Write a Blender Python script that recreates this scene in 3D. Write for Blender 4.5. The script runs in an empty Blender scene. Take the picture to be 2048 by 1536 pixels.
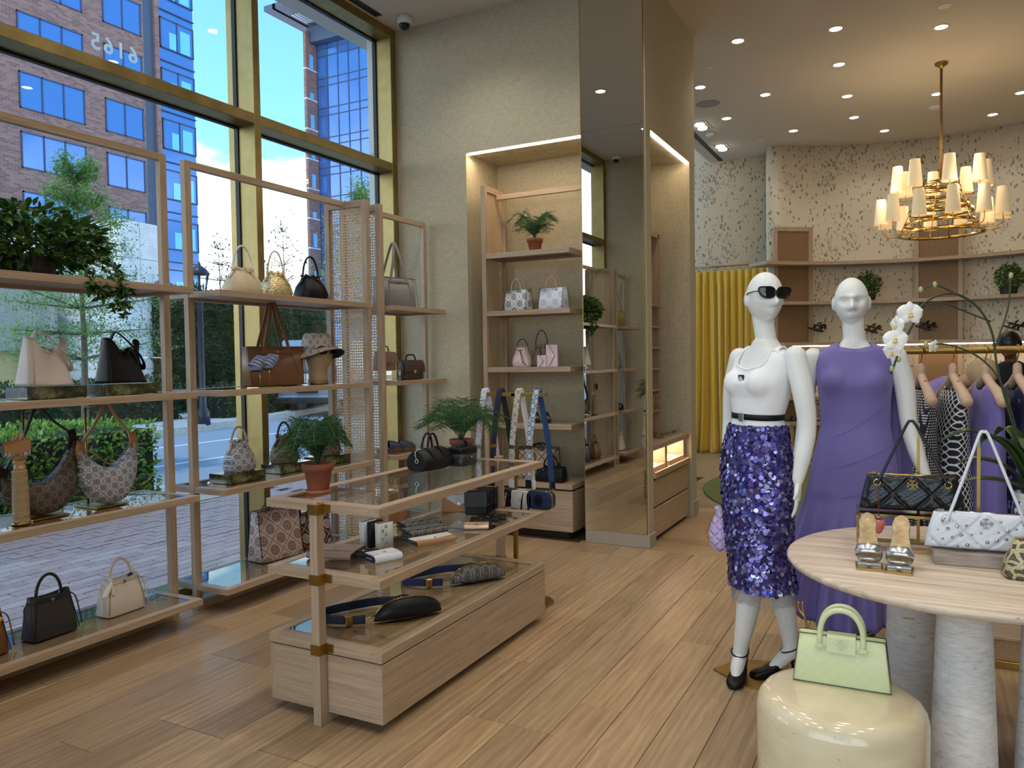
import bpy, bmesh, math, random
from mathutils import Vector, Matrix, Quaternion
SC = bpy.context.scene
COL = SC.collection
PI = math.pi
rnd = random.Random(7)
# ---------------------------------------------------------------- camera
cam_d = bpy.data.cameras.new('camera'); cam = bpy.data.objects.new('camera', cam_d); COL.objects.link(cam)
cam_d.sensor_width = 36.0; cam_d.sensor_fit = 'HORIZONTAL'; cam_d.lens = 27.035; cam_d.clip_start = 0.05; cam_d.clip_end = 600
R_ = ((0.8847680, 0.4657863, -0.0151233), (-0.0019012, 0.0360584, 0.9993479), (-0.4660278, 0.8841623, -0.0327889))
cam.matrix_world = Matrix(((R_[0][0], R_[1][0], -R_[2][0], 0), (R_[0][1], R_[1][1], -R_[2][1], 0), (R_[0][2], R_[1][2], -R_[2][2], 1.48), (0, 0, 0, 1)))
SC.camera = cam
SC.cycles.transparent_max_bounces = 32
# ---------------------------------------------------------------- exposure
vs = SC.view_settings
vs.view_transform = 'Standard'; vs.look = 'None'; vs.gamma = 1.0; vs.exposure = 0.55
try: vs.use_curve_mapping = False
except Exception: pass
# ---------------------------------------------------------------- sky: blue gradient with drifting cloud banks
w = bpy.data.worlds.new('sky'); SC.world = w; w.use_nodes = True
nt = w.node_tree; nt.nodes.clear()
def wn(t, **k):
    n = nt.nodes.new(t)
    for a, b in k.items(): setattr(n, a, b)
    return n
tc = wn('ShaderNodeTexCoord'); sep = wn('ShaderNodeSeparateXYZ'); nt.links.new(tc.outputs['Generated'], sep.inputs[0])
gr = wn('ShaderNodeValToRGB'); nt.links.new(sep.outputs['Z'], gr.inputs[0])
gr.color_ramp.elements[0].position = 0.0; gr.color_ramp.elements[0].color = (0.30, 0.44, 0.53, 1)
gr.color_ramp.elements[1].position = 0.62; gr.color_ramp.elements[1].color = (0.045, 0.17, 0.37, 1)
e = gr.color_ramp.elements.new(0.28); e.color = (0.13, 0.31, 0.43, 1)
mp = wn('ShaderNodeMapping'); nt.links.new(tc.outputs['Generated'], mp.inputs[0]); mp.inputs['Scale'].default_value = (1.0, 1.0, 1.9); mp.inputs['Location'].default_value = (0.35, 0.1, 0.12)
no = wn('ShaderNodeTexNoise'); nt.links.new(mp.outputs[0], no.inputs['Vector']); no.inputs['Scale'].default_value = 2.3; no.inputs['Detail'].default_value = 6; no.inputs['Roughness'].default_value = 0.52
ad = wn('ShaderNodeMath', operation='MULTIPLY_ADD'); nt.links.new(sep.outputs['Z'], ad.inputs[0]); ad.inputs[1].default_value = -0.75; nt.links.new(no.outputs[0], ad.inputs[2])
cr = wn('ShaderNodeValToRGB'); nt.links.new(ad.outputs[0], cr.inputs[0])
cr.color_ramp.elements[0].position = 0.26; cr.color_ramp.elements[0].color = (0, 0, 0, 1)
cr.color_ramp.elements[1].position = 0.38; cr.color_ramp.elements[1].color = (1, 1, 1, 1)
mx = wn('ShaderNodeMix', data_type='RGBA'); nt.links.new(cr.outputs[0], mx.inputs[0]); nt.links.new(gr.outputs[0], mx.inputs[6]); mx.inputs[7].default_value = (1.0, 1.0, 1.0, 1)
bg = wn('ShaderNodeBackground'); nt.links.new(mx.outputs[2], bg.inputs[0]); bg.inputs[1].default_value = 2.5
wo = wn('ShaderNodeOutputWorld'); nt.links.new(bg.outputs[0], wo.inputs[0])
# ---------------------------------------------------------------- sun: high, from behind the shop
sd = bpy.data.lights.new('sun', 'SUN'); sd.energy = 1.1; sd.angle = 0.01; sd.color = (1, 0.95, 0.86)
so = bpy.data.objects.new('sun', sd); COL.objects.link(so)
so.rotation_euler = Vector((0.085, 0.30, -0.95)).to_track_quat('-Z', 'Y').to_euler()
# ---------------------------------------------------------------- downlights of the shop (spots sit in their ceiling fittings, built further down)
SPOT_W = 8.5; SPOT_W_FRONT = 29.0; SPOT_COL = (1.0, 0.92, 0.82)
CEIL = 4.42
# ================================================================ materials
def c3(r, g, b):
    f = lambda v: (v/255/12.92) if v/255 <= 0.04045 else ((v/255+0.055)/1.055)**2.4
    return (f(r), f(g), f(b), 1.0)
class S:
    """small wrapper for building a node material"""
    def __init__(s, name, **kw):
        s.mat = bpy.data.materials.new(name); s.mat.use_nodes = True
        s.nt = s.mat.node_tree; s.b = s.nt.nodes['Principled BSDF']; s.set(**kw)
    def put(s, sock, v):
        if isinstance(v, bpy.types.NodeSocket): s.nt.links.new(v, sock)
        elif isinstance(v, (tuple, list)) and len(v) == 3 and len(sock.default_value) == 4: sock.default_value = (*v, 1)
        else: sock.default_value = v
    def set(s, **kw):
        al = dict(col='Base Color', rough='Roughness', metal='Metallic', emit='Emission Color', estr='Emission Strength', alpha='Alpha', normal='Normal', trans='Transmission Weight', ior='IOR', coat='Coat Weight', sheen='Sheen Weight', spec='Specular IOR Level', crough='Coat Roughness')
        for k, v in kw.items(): s.put(s.b.inputs[al[k]], v)
        return s
    def n(s, t, out=0, _in=(), **kw):
        n = s.nt.nodes.new('ShaderNode'+t)
        for k, v in kw.items(): setattr(n, k, v)
        for k, v in (_in.items() if isinstance(_in, dict) else enumerate(_in)):
            if v is not None: s.put(n.inputs[k], v)
        return n.outputs[out]
    def co(s, kind='Object', scale=(1, 1, 1), rot=(0, 0, 0), loc=(0, 0, 0)):
        return s.n('Mapping', _in={'Vector': s.n('TexCoord', kind), 'Scale': scale, 'Rotation': rot, 'Location': loc})
    def m(s, op, a, b=0.0, c=0.0): return s.n('Math', _in=(a, b, c), operation=op)
    def mul(s, a, b): return s.m('MULTIPLY', a, b)
    def add(s, a, b): return s.m('ADD', a, b)
    def sub(s, a, b): return s.m('SUBTRACT', a, b)
    def lt(s, a, b): return s.m('LESS_THAN', a, b)
    def gt(s, a, b): return s.m('GREATER_THAN', a, b)
    def mx(s, a, b): return s.m('MAXIMUM', a, b)
    def mn(s, a, b): return s.m('MINIMUM', a, b)
    def ab(s, a): return s.m('ABSOLUTE', a)
    def xyz(s, v): return [s.n('SeparateXYZ', i, (v,)) for i in range(3)]
    def comb(s, x, y, z=0.0): return s.n('CombineXYZ', _in=(x, y, z))
    def noise(s, v, scale, detail=3, rough=0.5, out=0): return s.n('TexNoise', out, {'Vector': v, 'Scale': scale, 'Detail': detail, 'Roughness': rough})
    def voro(s, v, scale, out=0, **k): return s.n('TexVoronoi', out, {'Vector': v, 'Scale': scale}, **k)
    def mix(s, f, a, b, blend='MIX'):
        n = s.nt.nodes.new('ShaderNodeMix'); n.data_type = 'RGBA'; n.blend_type = blend
        for i, v in ((0, f), (6, a), (7, b)): s.put(n.inputs[i], v)
        return n.outputs[2]
    def ramp(s, f, st):
        n = s.nt.nodes.new('ShaderNodeValToRGB'); s.put(n.inputs[0], f); el = n.color_ramp.elements
        while len(el) < len(st): el.new(0.5)
        for e, (p, c) in zip(el, st): e.position = p; e.color = c if len(c) == 4 else (*c, 1)
        return n.outputs[0]
    def bump(s, h, dist=0.002, strength=0.5):
        return s.set(normal=s.n('Bump', _in={'Height': h, 'Distance': dist, 'Strength': strength}))
    def rand(s): return s.n('ObjectInfo', 'Random')
def plain(name, rgb, rough=0.5, metal=0.0, **kw): return S(name, col=c3(*rgb), rough=rough, metal=metal, **kw).mat
def leather(name, rgb, rough=0.45, grain=260, amt=0.0009):
    s = S(name, rough=rough, spec=0.5 if sum(rgb) > 200 else 0.25); v = s.co()
    s.set(col=s.mix(s.noise(v, 9, 2), c3(*[x*0.9 for x in rgb]), c3(*[min(255, x*1.06) for x in rgb])))
    s.bump(s.voro(v, grain), amt, 0.35); return s.mat
def wood(name, a, b, axis=1, rough=0.42, rot=None):
    """fine straight-grained oak, grain along one local axis"""
    s = S(name); sc = [26.0, 26.0, 26.0]; sc[axis] = 0.9
    v = s.n('VectorMath', _in=(s.co(scale=sc), s.n('CombineXYZ', _in=(s.mul(s.rand(), 37.0), s.mul(s.rand(), 11.0), 0.0))), operation='ADD')
    g = s.noise(v, 3.0, 5, 0.6); f = s.noise(v, 14.0, 3, 0.6)
    h = s.add(s.mul(g, 0.75), s.mul(f, 0.35))
    s.set(col=s.ramp(h, [(0.32, c3(*a)), (0.72, c3(*b))]), rough=rough); s.bump(h, 0.0006, 0.3); return s.mat
def gold(name, rgb=(150, 122, 66), rough=0.32, vary=0.35):
    s = S(name, metal=1.0); v = s.co(scale=(3, 3, 3))
    n_ = s.noise(v, 2.2, 6, 0.62)
    s.set(col=s.mix(s.mul(n_, 1.0), c3(*[x*(1-vary*0.6) for x in rgb]), c3(*[min(255, x*(1+vary*0.6)) for x in rgb])), rough=s.add(s.mul(n_, 0.25), rough-0.1)); return s.mat
def emblem(s, u, v, R):
    """ring with a cross of two mirrored T shapes, centred at u=v=0; returns a 0..1 mask"""
    r = s.m('SQRT', s.add(s.mul(u, u), s.mul(v, v)))
    ring = s.lt(s.ab(s.sub(r, 0.86*R)), 0.09*R)
    au, av = s.ab(u), s.ab(v)
    bar = s.mul(s.lt(au, 0.10*R), s.lt(av, 0.62*R)); bar2 = s.mul(s.lt(av, 0.10*R), s.lt(au, 0.62*R))
    t1 = s.mul(s.lt(s.ab(s.sub(av, 0.55*R)), 0.10*R), s.lt(au, 0.34*R)); t2 = s.mul(s.lt(s.ab(s.sub(au, 0.55*R)), 0.10*R), s.lt(av, 0.34*R))
    dg = s.mul(s.lt(s.ab(s.sub(au, av)), 0.12*R), s.lt(s.ab(s.sub(r, 0.55*R)), 0.16*R))
    return s.mx(ring, s.mx(s.mx(bar, bar2), s.mx(s.mx(t1, t2), dg)))
def monogram(name, ground, ink, cell=0.07, rough=0.55, mode='sum', line=0.05):
    """diamond lattice with an emblem in every diamond; u = x + y so front and side panels both read"""
    s = S(name, rough=rough); x, y, z = s.xyz(s.co())
    u = s.add(x, y) if mode == 'sum' else x; z = y if mode == 'xy' else z; k = 1.0/cell
    p = s.mul(s.add(u, z), k*0.7071); q = s.mul(s.sub(u, z), k*0.7071)
    fp = s.sub(s.m('FRACT', p), 0.5); fq = s.sub(s.m('FRACT', q), 0.5)
    uu = s.mul(s.add(fp, fq), 0.7071); vv = s.mul(s.sub(fp, fq), 0.7071)
    e = emblem(s, uu, vv, 0.36)
    edge = s.mx(s.gt(s.ab(fp), 0.5-line), s.gt(s.ab(fq), 0.5-line))
    dash = s.gt(s.m('SINE', s.mul(s.add(s.mul(p, s.gt(s.ab(fq), 0.5-line)), s.mul(q, s.gt(s.ab(fp), 0.5-line))), 40.0)), -0.55)
    msk = s.mx(e, s.mul(edge, dash))
    wv = s.noise(s.co(), 220, 2)
    s.set(col=s.mix(msk, s.mix(wv, c3(*[t*0.93 for t in ground]), c3(*[min(255, t*1.05) for t in ground])), c3(*ink)))
    s.bump(s.add(s.mul(msk, 0.6), wv), 0.0006, 0.3); return s.mat
# ================================================================ geometry
class MB:
    """gathers shapes into ONE mesh"""
    def __init__(s): s.v = []; s.f = []; s.sm = []
    def add(s, vs, fs, smooth=False):
        o = len(s.v); s.v += [tuple(p) for p in vs]; s.f += [tuple(i+o for i in f) for f in fs]; s.sm += [smooth]*len(fs); return s
    def box(s, x0, x1, y0, y1, z0, z1, bev=0.0):
        if bev <= 0:
            v = [(x, y, z) for z in (z0, z1) for y in (y0, y1) for x in (x0, x1)]
            return s.add(v, [(0, 2, 3, 1), (4, 5, 7, 6), (0, 1, 5, 4), (2, 6, 7, 3), (0, 4, 6, 2), (1, 3, 7, 5)])
        b = bev; rings = []
        def ring(x0, x1, y0, y1, z): return [(x0, y0, z), (x1, y0, z), (x1, y1, z), (x0, y1, z)]
        def oct_(d, z): 
            X0, X1, Y0, Y1 = x0+d, x1-d, y0+d, y1-d; c = b
            return [(X0+c-d, Y0, z), (X1-c+d, Y0, z), (X1, Y0+c-d, z), (X1, Y1-c+d, z), (X1-c+d, Y1, z), (X0+c-d, Y1, z), (X0, Y1-c+d, z), (X0, Y0+c-d, z)]
        return s.loft([oct_(b*0.99, z0), oct_(0, z0+b), oct_(0, z1-b), oct_(b*0.99, z1)], smooth=False)
    def loft(s, rings, caps=True, smooth=True, closed=True):
        n = len(rings[0]); vs = [p for r in rings for p in r]; fs = []
        for i in range(len(rings)-1):
            for j in range(n if closed else n-1):
                a = i*n+j; b = i*n+(j+1) % n; fs.append((a, b, b+n, a+n))
        s.add(vs, fs, smooth)
        if caps and closed:
            o = len(s.v)-len(vs)
            s.f.append(tuple(o+j for j in reversed(range(n)))); s.f.append(tuple(o+(len(rings)-1)*n+j for j in range(n))); s.sm += [False, False]
        return s
    def tube(s, pts, r, n=8, caps=True, flat=None, closed=False):
        """swept tube through pts; r a number or list; flat=(a,b) makes a strap cross-section of half sizes a (sideways) and b"""
        P = [Vector(p) for p in pts]; N = len(P); rings = []; up = None
        for i, p in enumerate(P):
            t = (P[(i+1) % N]-P[i-1]) if closed else (P[min(i+1, N-1)]-P[max(i-1, 0)])
            t = t.normalized() if t.length > 1e-9 else Vector((0, 0, 1))
            if up is None:
                up = Vector((0, 1, 0)) if abs(t.y) < 0.9 else Vector((1, 0, 0))
            up = (up-t*up.dot(t)); up = up.normalized() if up.length > 1e-6 else t.orthogonal().normalized()
            sd_ = t.cross(up)
            R = r[i] if isinstance(r, (list, tuple)) else r
            if flat: a, b = flat; ring = [p+up*(a*sx)+sd_*(b*sy) for sx, sy in ((1, .7), (1, -.7), (.9, -1), (-.9, -1), (-1, -.7), (-1, .7), (-.9, 1), (.9, 1))]
            else: ring = [p+up*(R*math.cos(2*PI*k/n))+sd_*(R*math.sin(2*PI*k/n)) for k in range(n)]
            rings.append(ring)
        if closed: rings.append(rings[0])
        return s.loft(rings, caps=caps and not closed)
    def cyl(s, p0, p1, r0, r1=None, n=16, caps=True):
        return s.tube([p0, p1], [r0, r0 if r1 is None else r1], n, caps)
    def lathe(s, prof, n=24, cx=0, cy=0, smooth=True, caps=True):
        return s.loft([[(cx+r*math.cos(2*PI*k/n), cy+r*math.sin(2*PI*k/n), z) for k in range(n)] for r, z in prof], caps=caps, smooth=smooth)
    def ball(s, c, r, n=12, m=8):
        r = (r, r, r) if not isinstance(r, (tuple, list)) else r
        return s.loft([[(c[0]+r[0]*math.sin(a)*math.cos(2*PI*k/n), c[1]+r[1]*math.sin(a)*math.sin(2*PI*k/n), c[2]-r[2]*math.cos(a)) for k in range(n)] for a in [0.02+(PI-0.04)*i/m for i in range(m+1)]])
    def prism(s, poly, axis, a, b, smooth=False):
        """extrude a 2D polygon along an axis ('x','y','z') from a to b"""
        f = {'x': lambda u, v, t: (t, u, v), 'y': lambda u, v, t: (u, t, v), 'z': lambda u, v, t: (u, v, t)}[axis]
        return s.loft([[f(u, v, a) for u, v in poly], [f(u, v, b) for u, v in poly]], smooth=smooth)
    def grid(s, fn, nu, nv, smooth=True, closed_u=False):
        vs = [fn(i/nu, j/nv) for j in range(nv+1) for i in range(nu+1)]
        fs = [(j*(nu+1)+i, j*(nu+1)+i+1, (j+1)*(nu+1)+i+1, (j+1)*(nu+1)+i) for j in range(nv) for i in range(nu)]
        return s.add(vs, fs, smooth)
    def warp(s, fn): s.v = [tuple(fn(*p)) for p in s.v]; return s
    def mesh(s, name, mat=None):
        me = bpy.data.meshes.new(name); me.from_pydata(s.v, [], s.f)
        me.polygons.foreach_set('use_smooth', s.sm)
        if mat: me.materials.append(mat)
        me.validate(); me.update(); return me
    def build(s, name, mat, parent=None, **kw): return link(name, s.mesh(name, mat), parent, **kw)
def link(name, me, parent=None, **kw):
    o = bpy.data.objects.new(name, me); COL.objects.link(o)
    if parent is not None: o.parent = parent
    for k, v in kw.items(): o[k] = v
    return o
def text_mesh(name, body, size, mat, parent, off=0.0):
    fc = bpy.data.curves.new(name, 'FONT'); fc.body = body; fc.size = size; fc.extrude = 0.001; fc.align_x = 'CENTER'; fc.offset = off; o = bpy.data.objects.new(name+'_src', fc); COL.objects.link(o)
    me = bpy.data.meshes.new_from_object(o.evaluated_get(bpy.context.evaluated_depsgraph_get())); bpy.data.objects.remove(o); me.name = name; me.materials.clear(); me.materials.append(mat); return link(name, me, parent)
def flipfix(o):
    bm = bmesh.new(); bm.from_mesh(o.data); bmesh.ops.recalc_face_normals(bm, faces=bm.faces); bm.to_mesh(o.data); bm.free(); return o
def thing(name, label, cat, loc=(0, 0, 0), rz=0.0, group=None, rot=None):
    o = bpy.data.objects.new(name, None); COL.objects.link(o); o.empty_display_size = 0.1
    o.location = loc; o.rotation_euler = rot if rot else (0, 0, rz); return tag(o, label, cat, group)
def tag(o, label, cat, group=None):
    o['label'] = label; o['category'] = cat
    if group: o['group'] = group
    return o
def dup(root, loc, rz=0.0, label=None, group=None, scale=None):
    r = root.copy(); COL.objects.link(r); r.location = loc; r.rotation_euler = (0, 0, rz)
    if label: r['label'] = label
    if group: r['group'] = group
    if scale: r.scale = (scale,)*3
    for ch in list(root.children):
        c = ch.copy(); COL.objects.link(c); c.parent = r
        for g in ch.children:
            d = g.copy(); COL.objects.link(d); d.parent = c
    return r
def struct(name, mb, mat, parent=None):
    o = mb.build(name, mat, parent)
    if parent is None: o['kind'] = 'structure'
    return o
def sring(cx, cy, z, a, b, e=2.0, n=32):
    """superellipse ring"""
    out = []
    for k in range(n):
        t = 2*PI*k/n; c, s_ = math.cos(t), math.sin(t)
        out.append((cx+a*math.copysign(abs(c)**(2/e), c), cy+b*math.copysign(abs(s_)**(2/e), s_), z))
    return out
def arc(x0, x1, y, z, h, n=14, lean=0.0, e=2.0):
    """arch of points from (x0,z) up h and down to (x1,z)"""
    cx, a = (x0+x1)/2, (x1-x0)/2; P = []
    for i in range(n+1):
        t = PI*(1-i/n); c, s_ = math.cos(t), math.sin(t)
        P.append((cx+a*math.copysign(abs(c)**(2/e), c), y+lean*s_, z+h*abs(s_)**(2/e)))
    return P
def spline(pts, n=8):
    """Catmull-Rom through pts"""
    P = [Vector(p) for p in pts]; P = [P[0]*2-P[1]]+P+[P[-1]*2-P[-2]]; out = []
    for i in range(1, len(P)-2):
        for k in range(n):
            t = k/n; a, b, c, d = P[i-1:i+3]
            out.append(tuple(0.5*((2*b)+(c-a)*t+(2*a-5*b+4*c-d)*t*t+(3*b-a-3*c+d)*t**3)))
    out.append(tuple(P[-2])); return out
# ================================================================ shell materials
def m_floor():
    s = S('oak plank'); r = s.rand()
    v = s.n('VectorMath', _in=(s.co(scale=(22, 1.0, 5)), s.comb(s.mul(r, 91.0), s.mul(r, 37.0), 0.0)), operation='ADD')
    g = s.noise(v, 2.4, 6, 0.62); f = s.noise(v, 11.0, 3, 0.6)
    v2 = s.n('VectorMath', _in=(s.co(scale=(7, 0.9, 1)), s.comb(s.mul(r, 53.0), s.mul(r, 17.0), 0.0)), operation='ADD')
    wv = s.n('TexWave', 1, {'Vector': v2, 'Scale': 1.1, 'Distortion': 9.0, 'Detail': 3.0, 'Detail Scale': 1.2})
    h = s.add(s.mul(g, 0.65), s.add(s.mul(f, 0.22), s.mul(wv, 0.10)))
    base = s.ramp(h, [(0.25, c3(140, 114, 86)), (0.5, c3(174, 147, 113)), (0.8, c3(204, 179, 145))])
    tone = s.ramp(s.m('FRACT', s.mul(r, 7.31)), [(0.0, (0.74, 0.72, 0.70)), (0.5, (0.95, 0.94, 0.93)), (1.0, (1.10, 1.06, 1.0))])
    s.set(col=s.mix(1.0, base, tone, 'MULTIPLY'), rough=s.add(0.26, s.mul(g, 0.2))); s.bump(h, 0.0008, 0.35); return s.mat
def m_linen():
    s = S('linen wallcovering', rough=0.85, sheen=0.0)
    a = s.noise(s.co(scale=(330, 330, 16)), 1.0, 4, 0.6); b = s.noise(s.co(scale=(18, 18, 420)), 1.0, 4, 0.6); c = s.noise(s.co(), 1.4, 3)
    h = s.add(s.mul(a, 0.5), s.mul(b, 0.5))
    col = s.ramp(h, [(0.36, c3(152, 142, 116)), (0.5, c3(184, 174, 148)), (0.64, c3(206, 198, 174))])
    s.set(col=s.mix(s.mul(c, 0.35), col, c3(174, 162, 132))); s.bump(h, 0.001, 0.4); return s.mat
def m_wallpaper():
    """pale paper printed with sprays of flowers and leaves; uses the wall's own uv (metres)"""
    s = S('floral wallpaper', rough=0.8); P = s.n('UVMap')
    col = c3(218, 206, 182)
    pd = s.n('VectorMath', _in=(P, s.n('VectorMath', 0, (s.noise(P, 6.0, 2, out=1), (0.08, 0.08, 0)), operation='MULTIPLY')), operation='ADD')
    def layer(col, scale, thr, c, loc, stretch=(1, 1, 1), rot=0.0, keep=0.5, clump=None):
        v = s.n('Mapping', _in={'Vector': pd, 'Location': loc, 'Rotation': (0, 0, rot), 'Scale': stretch})
        d = s.voro(v, scale, 0); cc = s.voro(v, scale, 1); k = s.n('SeparateColor', 0, (cc,))
        msk = s.mul(s.lt(d, thr), s.lt(k, keep))
        if clump is not None: msk = s.mul(msk, clump)
        return s.mix(msk, col, c)
    vb = s.voro(s.n('Mapping', _in={'Vector': P, 'Location': (0.3, 0.7, 0)}), 2.5, 0); bq = s.lt(s.add(vb, s.mul(s.sub(s.noise(P, 9, 2), 0.5), 0.35)), 0.34)
    vb2 = s.voro(s.n('Mapping', _in={'Vector': P, 'Location': (5.3, 2.7, 0)}), 2.1, 0); bq2 = s.lt(s.add(vb2, s.mul(s.sub(s.noise(P, 8, 2), 0.5), 0.4)), 0.34)
    col = layer(col, 34, 0.34, c3(196, 196, 178), (0.3, 0.9, 0), (1, 1, 1), 0, 0.7, bq)
    col = layer(col, 30, 0.30, c3(214, 190, 186), (0.4, 0.2, 0), (1, 1, 1), 0.4, 0.5, bq2)
    for i, (rt, st, ink, kp, cm) in enumerate(((0.5, (2.6, 1.0, 1), (112, 128, 104), 0.55, bq), (-0.6, (2.6, 1.0, 1), (134, 146, 116), 0.50, bq2), (1.5, (2.4, 1.0, 1), (90, 110, 94), 0.45, bq), (2.3, (2.6, 1.0, 1), (150, 150, 130), 0.45, bq2), (0.1, (5.0, 1.0, 1), (140, 140, 118), 0.35, bq), (1.1, (5.0, 1.0, 1), (150, 146, 126), 0.35, bq2))):
        col = layer(col, 15, 0.30, c3(*ink), (1.7*i+0.4, 2.9*i, 0), st, rt, kp, cm)
    for i, (rt, ink, kp) in enumerate(((0.7, (66, 88, 74), 0.16), (-0.9, (78, 98, 78), 0.16), (2.1, (104, 120, 92), 0.14), (1.4, (140, 138, 116), 0.2))):
        col = layer(col, 13, 0.29, c3(*ink), (7.4+i, 3.2*i, 0), (1.9, 0.9, 1), rt, kp)
    col = layer(col, 10, 0.17, c3(206, 142, 134), (2.0, 5.0, 0), (1, 1.2, 1), 0, 0.24)
    col = layer(col, 13, 0.15, c3(172, 72, 66), (9.0, 5.0, 0), (1, 1, 1), 0, 0.15)
    col = layer(col, 10, 0.15, c3(220, 198, 112), (4.0, 8.0, 0), (1, 1.5, 1), 0.3, 0.13)
    col = layer(col, 16, 0.18, c3(166, 158, 180), (6.0, 2.5, 0), (1, 1.6, 1), 0.9, 0.20)
    s.set(col=s.mix(0.22, col, c3(226, 214, 192))); return s.mat
WOODC = ((148, 126, 102), (190, 166, 140))
MAT = dict(
    plank=m_floor(), linen=m_linen(), paper=m_wallpaper(),
    ceil=plain('matte ceiling paint', (214, 206, 192), 0.9), white=plain('white paint', (226, 224, 218), 0.5),
    dark=plain('black gasket', (14, 15, 16), 0.5), sub=plain('dark subfloor', (62, 46, 32), 0.9),
    wood_x=wood('pale oak, grain along x', *WOODC, axis=0), wood_y=wood('pale oak, grain along y', *WOODC, axis=1), wood_z=wood('pale oak, grain upright', *WOODC, axis=2),
    gold=gold('aged gold leaf', (160, 142, 96), 0.45, 0.45), brass=gold('brushed brass', (168, 136, 74), 0.3, 0.15), brass2=gold('polished brass', (196, 164, 100), 0.16, 0.1),
    steel=plain('polished steel', (205, 205, 205), 0.15, 1.0), silver=plain('silver leather', (190, 194, 198), 0.25, 0.85),
    mirror=plain('mirror', (222, 222, 214), 0.0, 1.0), base=plain('greige baseboard', (168, 158, 142), 0.5),
)
def m_glass(name, tint=(0.86, 0.95, 1.0), k=1.0):
    s = S(name); nt = s.nt; nt.nodes.remove(s.b)
    tr = s.n('BsdfTransparent', _in=((*tint, 1),)); gl = s.n('BsdfGlossy', _in={'Roughness': 0.0, 'Color': (1, 1, 1, 1)})
    fr = s.n('Fresnel', _in={'IOR': 1.5}); mixn = nt.nodes.new('ShaderNodeMixShader')
    s.put(mixn.inputs[0], s.mul(fr, k)); nt.links.new(tr, mixn.inputs[1]); nt.links.new(gl, mixn.inputs[2])
    nt.links.new(mixn.outputs[0], nt.nodes['Material Output'].inputs[0]); return s.mat
MAT['glass'] = m_glass('window glass', (0.90, 0.965, 1.0), 1.5)
MAT['shelf_glass'] = m_glass('shelf glass', (0.96, 0.98, 0.97), 1.25)
MAT['vitrine'] = m_glass('clear acrylic', (0.95, 0.97, 0.98), 1.5)
def emit(name, rgb, st): return S(name, col=(0.8, 0.8, 0.8, 1), emit=(*rgb, 1), estr=st).mat
MAT['lamp'] = emit('lit downlight lens', (1.0, 0.88, 0.72), 9.0); MAT['strip'] = emit('lit led strip', (1.0, 0.80, 0.58), 8.0)
M = MAT
# ================================================================ floor: every plank its own piece
floor = struct('floor', MB().box(-4.32, 4.3, -3.3, 12.6, -0.06, -0.004), M['sub'])
plank_me = {}
def plank(x0, x1, y0, y1, along):
    L, Wd = ((y1-y0), (x1-x0)) if along == 'y' else ((x1-x0), (y1-y0))
    key = (round(L, 2), round(Wd, 3))
    if key not in plank_me:
        h, w_ = L/2-0.0012, Wd/2-0.0012
        plank_me[key] = MB().box(-w_, w_, -h, h, -0.012, 0, 0.0016).mesh('plank', M['plank'])
    o = link('plank', plank_me[key], floor); o.location = ((x0+x1)/2, (y0+y1)/2, rnd.uniform(-0.0006, 0.0))
    if along == 'x': o.rotation_euler.z = PI/2
def rows(a0, a1, b0, b1, wd, along):
    a = a0; i = 0
    while a < a1-0.01:
        b = b0; first = True; w1 = min(wd, a1-a)
        while b < b1-0.01:
            L = rnd.choice((0.9, 1.2, 1.5, 1.8)) if not first else rnd.choice((0.3, 0.6, 0.9, 1.2))
            L = min(L, b1-b); 
            if b1-b-L < 0.25: L = b1-b
            if along == 'y': plank(a, a+w1, b, b+L, 'y')
            else: plank(b, b+L, a, a+w1, 'x')
            b += L; first = False
        a += wd; i += 1
rows(-4.13, 1.55, 0.9, 5.655, 0.19, 'y')
plank(-2.4, 2.6, 5.655, 5.745, 'x'); 
rows(5.745, 9.355, -2.3, 1.9, 0.19, 'x')
struct('floor_far', MB().box(-4.2, 4.2, 9.355, 12.4, -0.004, 0.0).box(1.55, 4.2, -3.2, 5.745, -0.004, 0.0).box(-4.13, 1.55, -3.2, 0.9, -0.004, 0.0), M['plank'])
# ================================================================ walls, ceiling
YW = 5.706
struct('ceiling', MB().box(-4.33, 4.3, -3.3, 7.2, CEIL, CEIL+0.12).box(-2.785, 4.3, 7.2, 12.6, CEIL, CEIL+0.12).box(-4.4, -2.785, 7.05, 12.6, 6.2, 6.32).box(-2.80, -2.785, 7.2, 12.6, CEIL, 6.2).box(-4.36, -2.785, 7.16, 7.2, CEIL, 6.2), M['ceil'])
wb = MB().box(-4.131, -3.42, YW, 6.36, 0, CEIL).box(-3.42, -2.353, YW, 6.36, 3.243, CEIL).box(-3.42, -2.353, 6.261, 6.36, 0, 3.243)
wb.box(-2.353, -2.25, YW, 7.16, 0, CEIL).box(-2.25, -1.83, YW, 5.83, 0, CEIL).box(-2.25, -1.83, 6.98, 7.16, 0, CEIL).box(-2.25, -1.83, 5.83, 6.98, 3.235, CEIL).box(-4.131, -2.353, 6.36, 7.16, 0, CEIL)
struct('wall_back', wb, M['linen'])
struct('wall_front', MB().box(-4.36, -2.9, 0.30, 0.455, 0, CEIL).box(-4.36, -4.2, -3.3, 0.30, 0, CEIL), M['linen'])
struct('wall_right', MB().box(4.2, 4.35, -3.3, 12.6, 0, CEIL), M['linen'])
struct('wall_left', MB().box(-4.36, -4.131, 5.70, 7.5, 0, 5.0).box(-4.36, -4.131, 11.9, 12.6, 0, 6.2).box(-4.36, -4.131, 7.0, 7.5, 5.0, 6.2), M['linen'])
struct('baseboard_back', MB().box(-4.131, -3.42, YW-0.014, YW, 0, 0.135, 0.003).box(-2.353, -1.818, YW-0.016, YW+0.15, 0, 0.102, 0.003).box(-1.90, -1.816, 6.99, 7.172, 0, 0.135, 0.003), M['base'])
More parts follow.
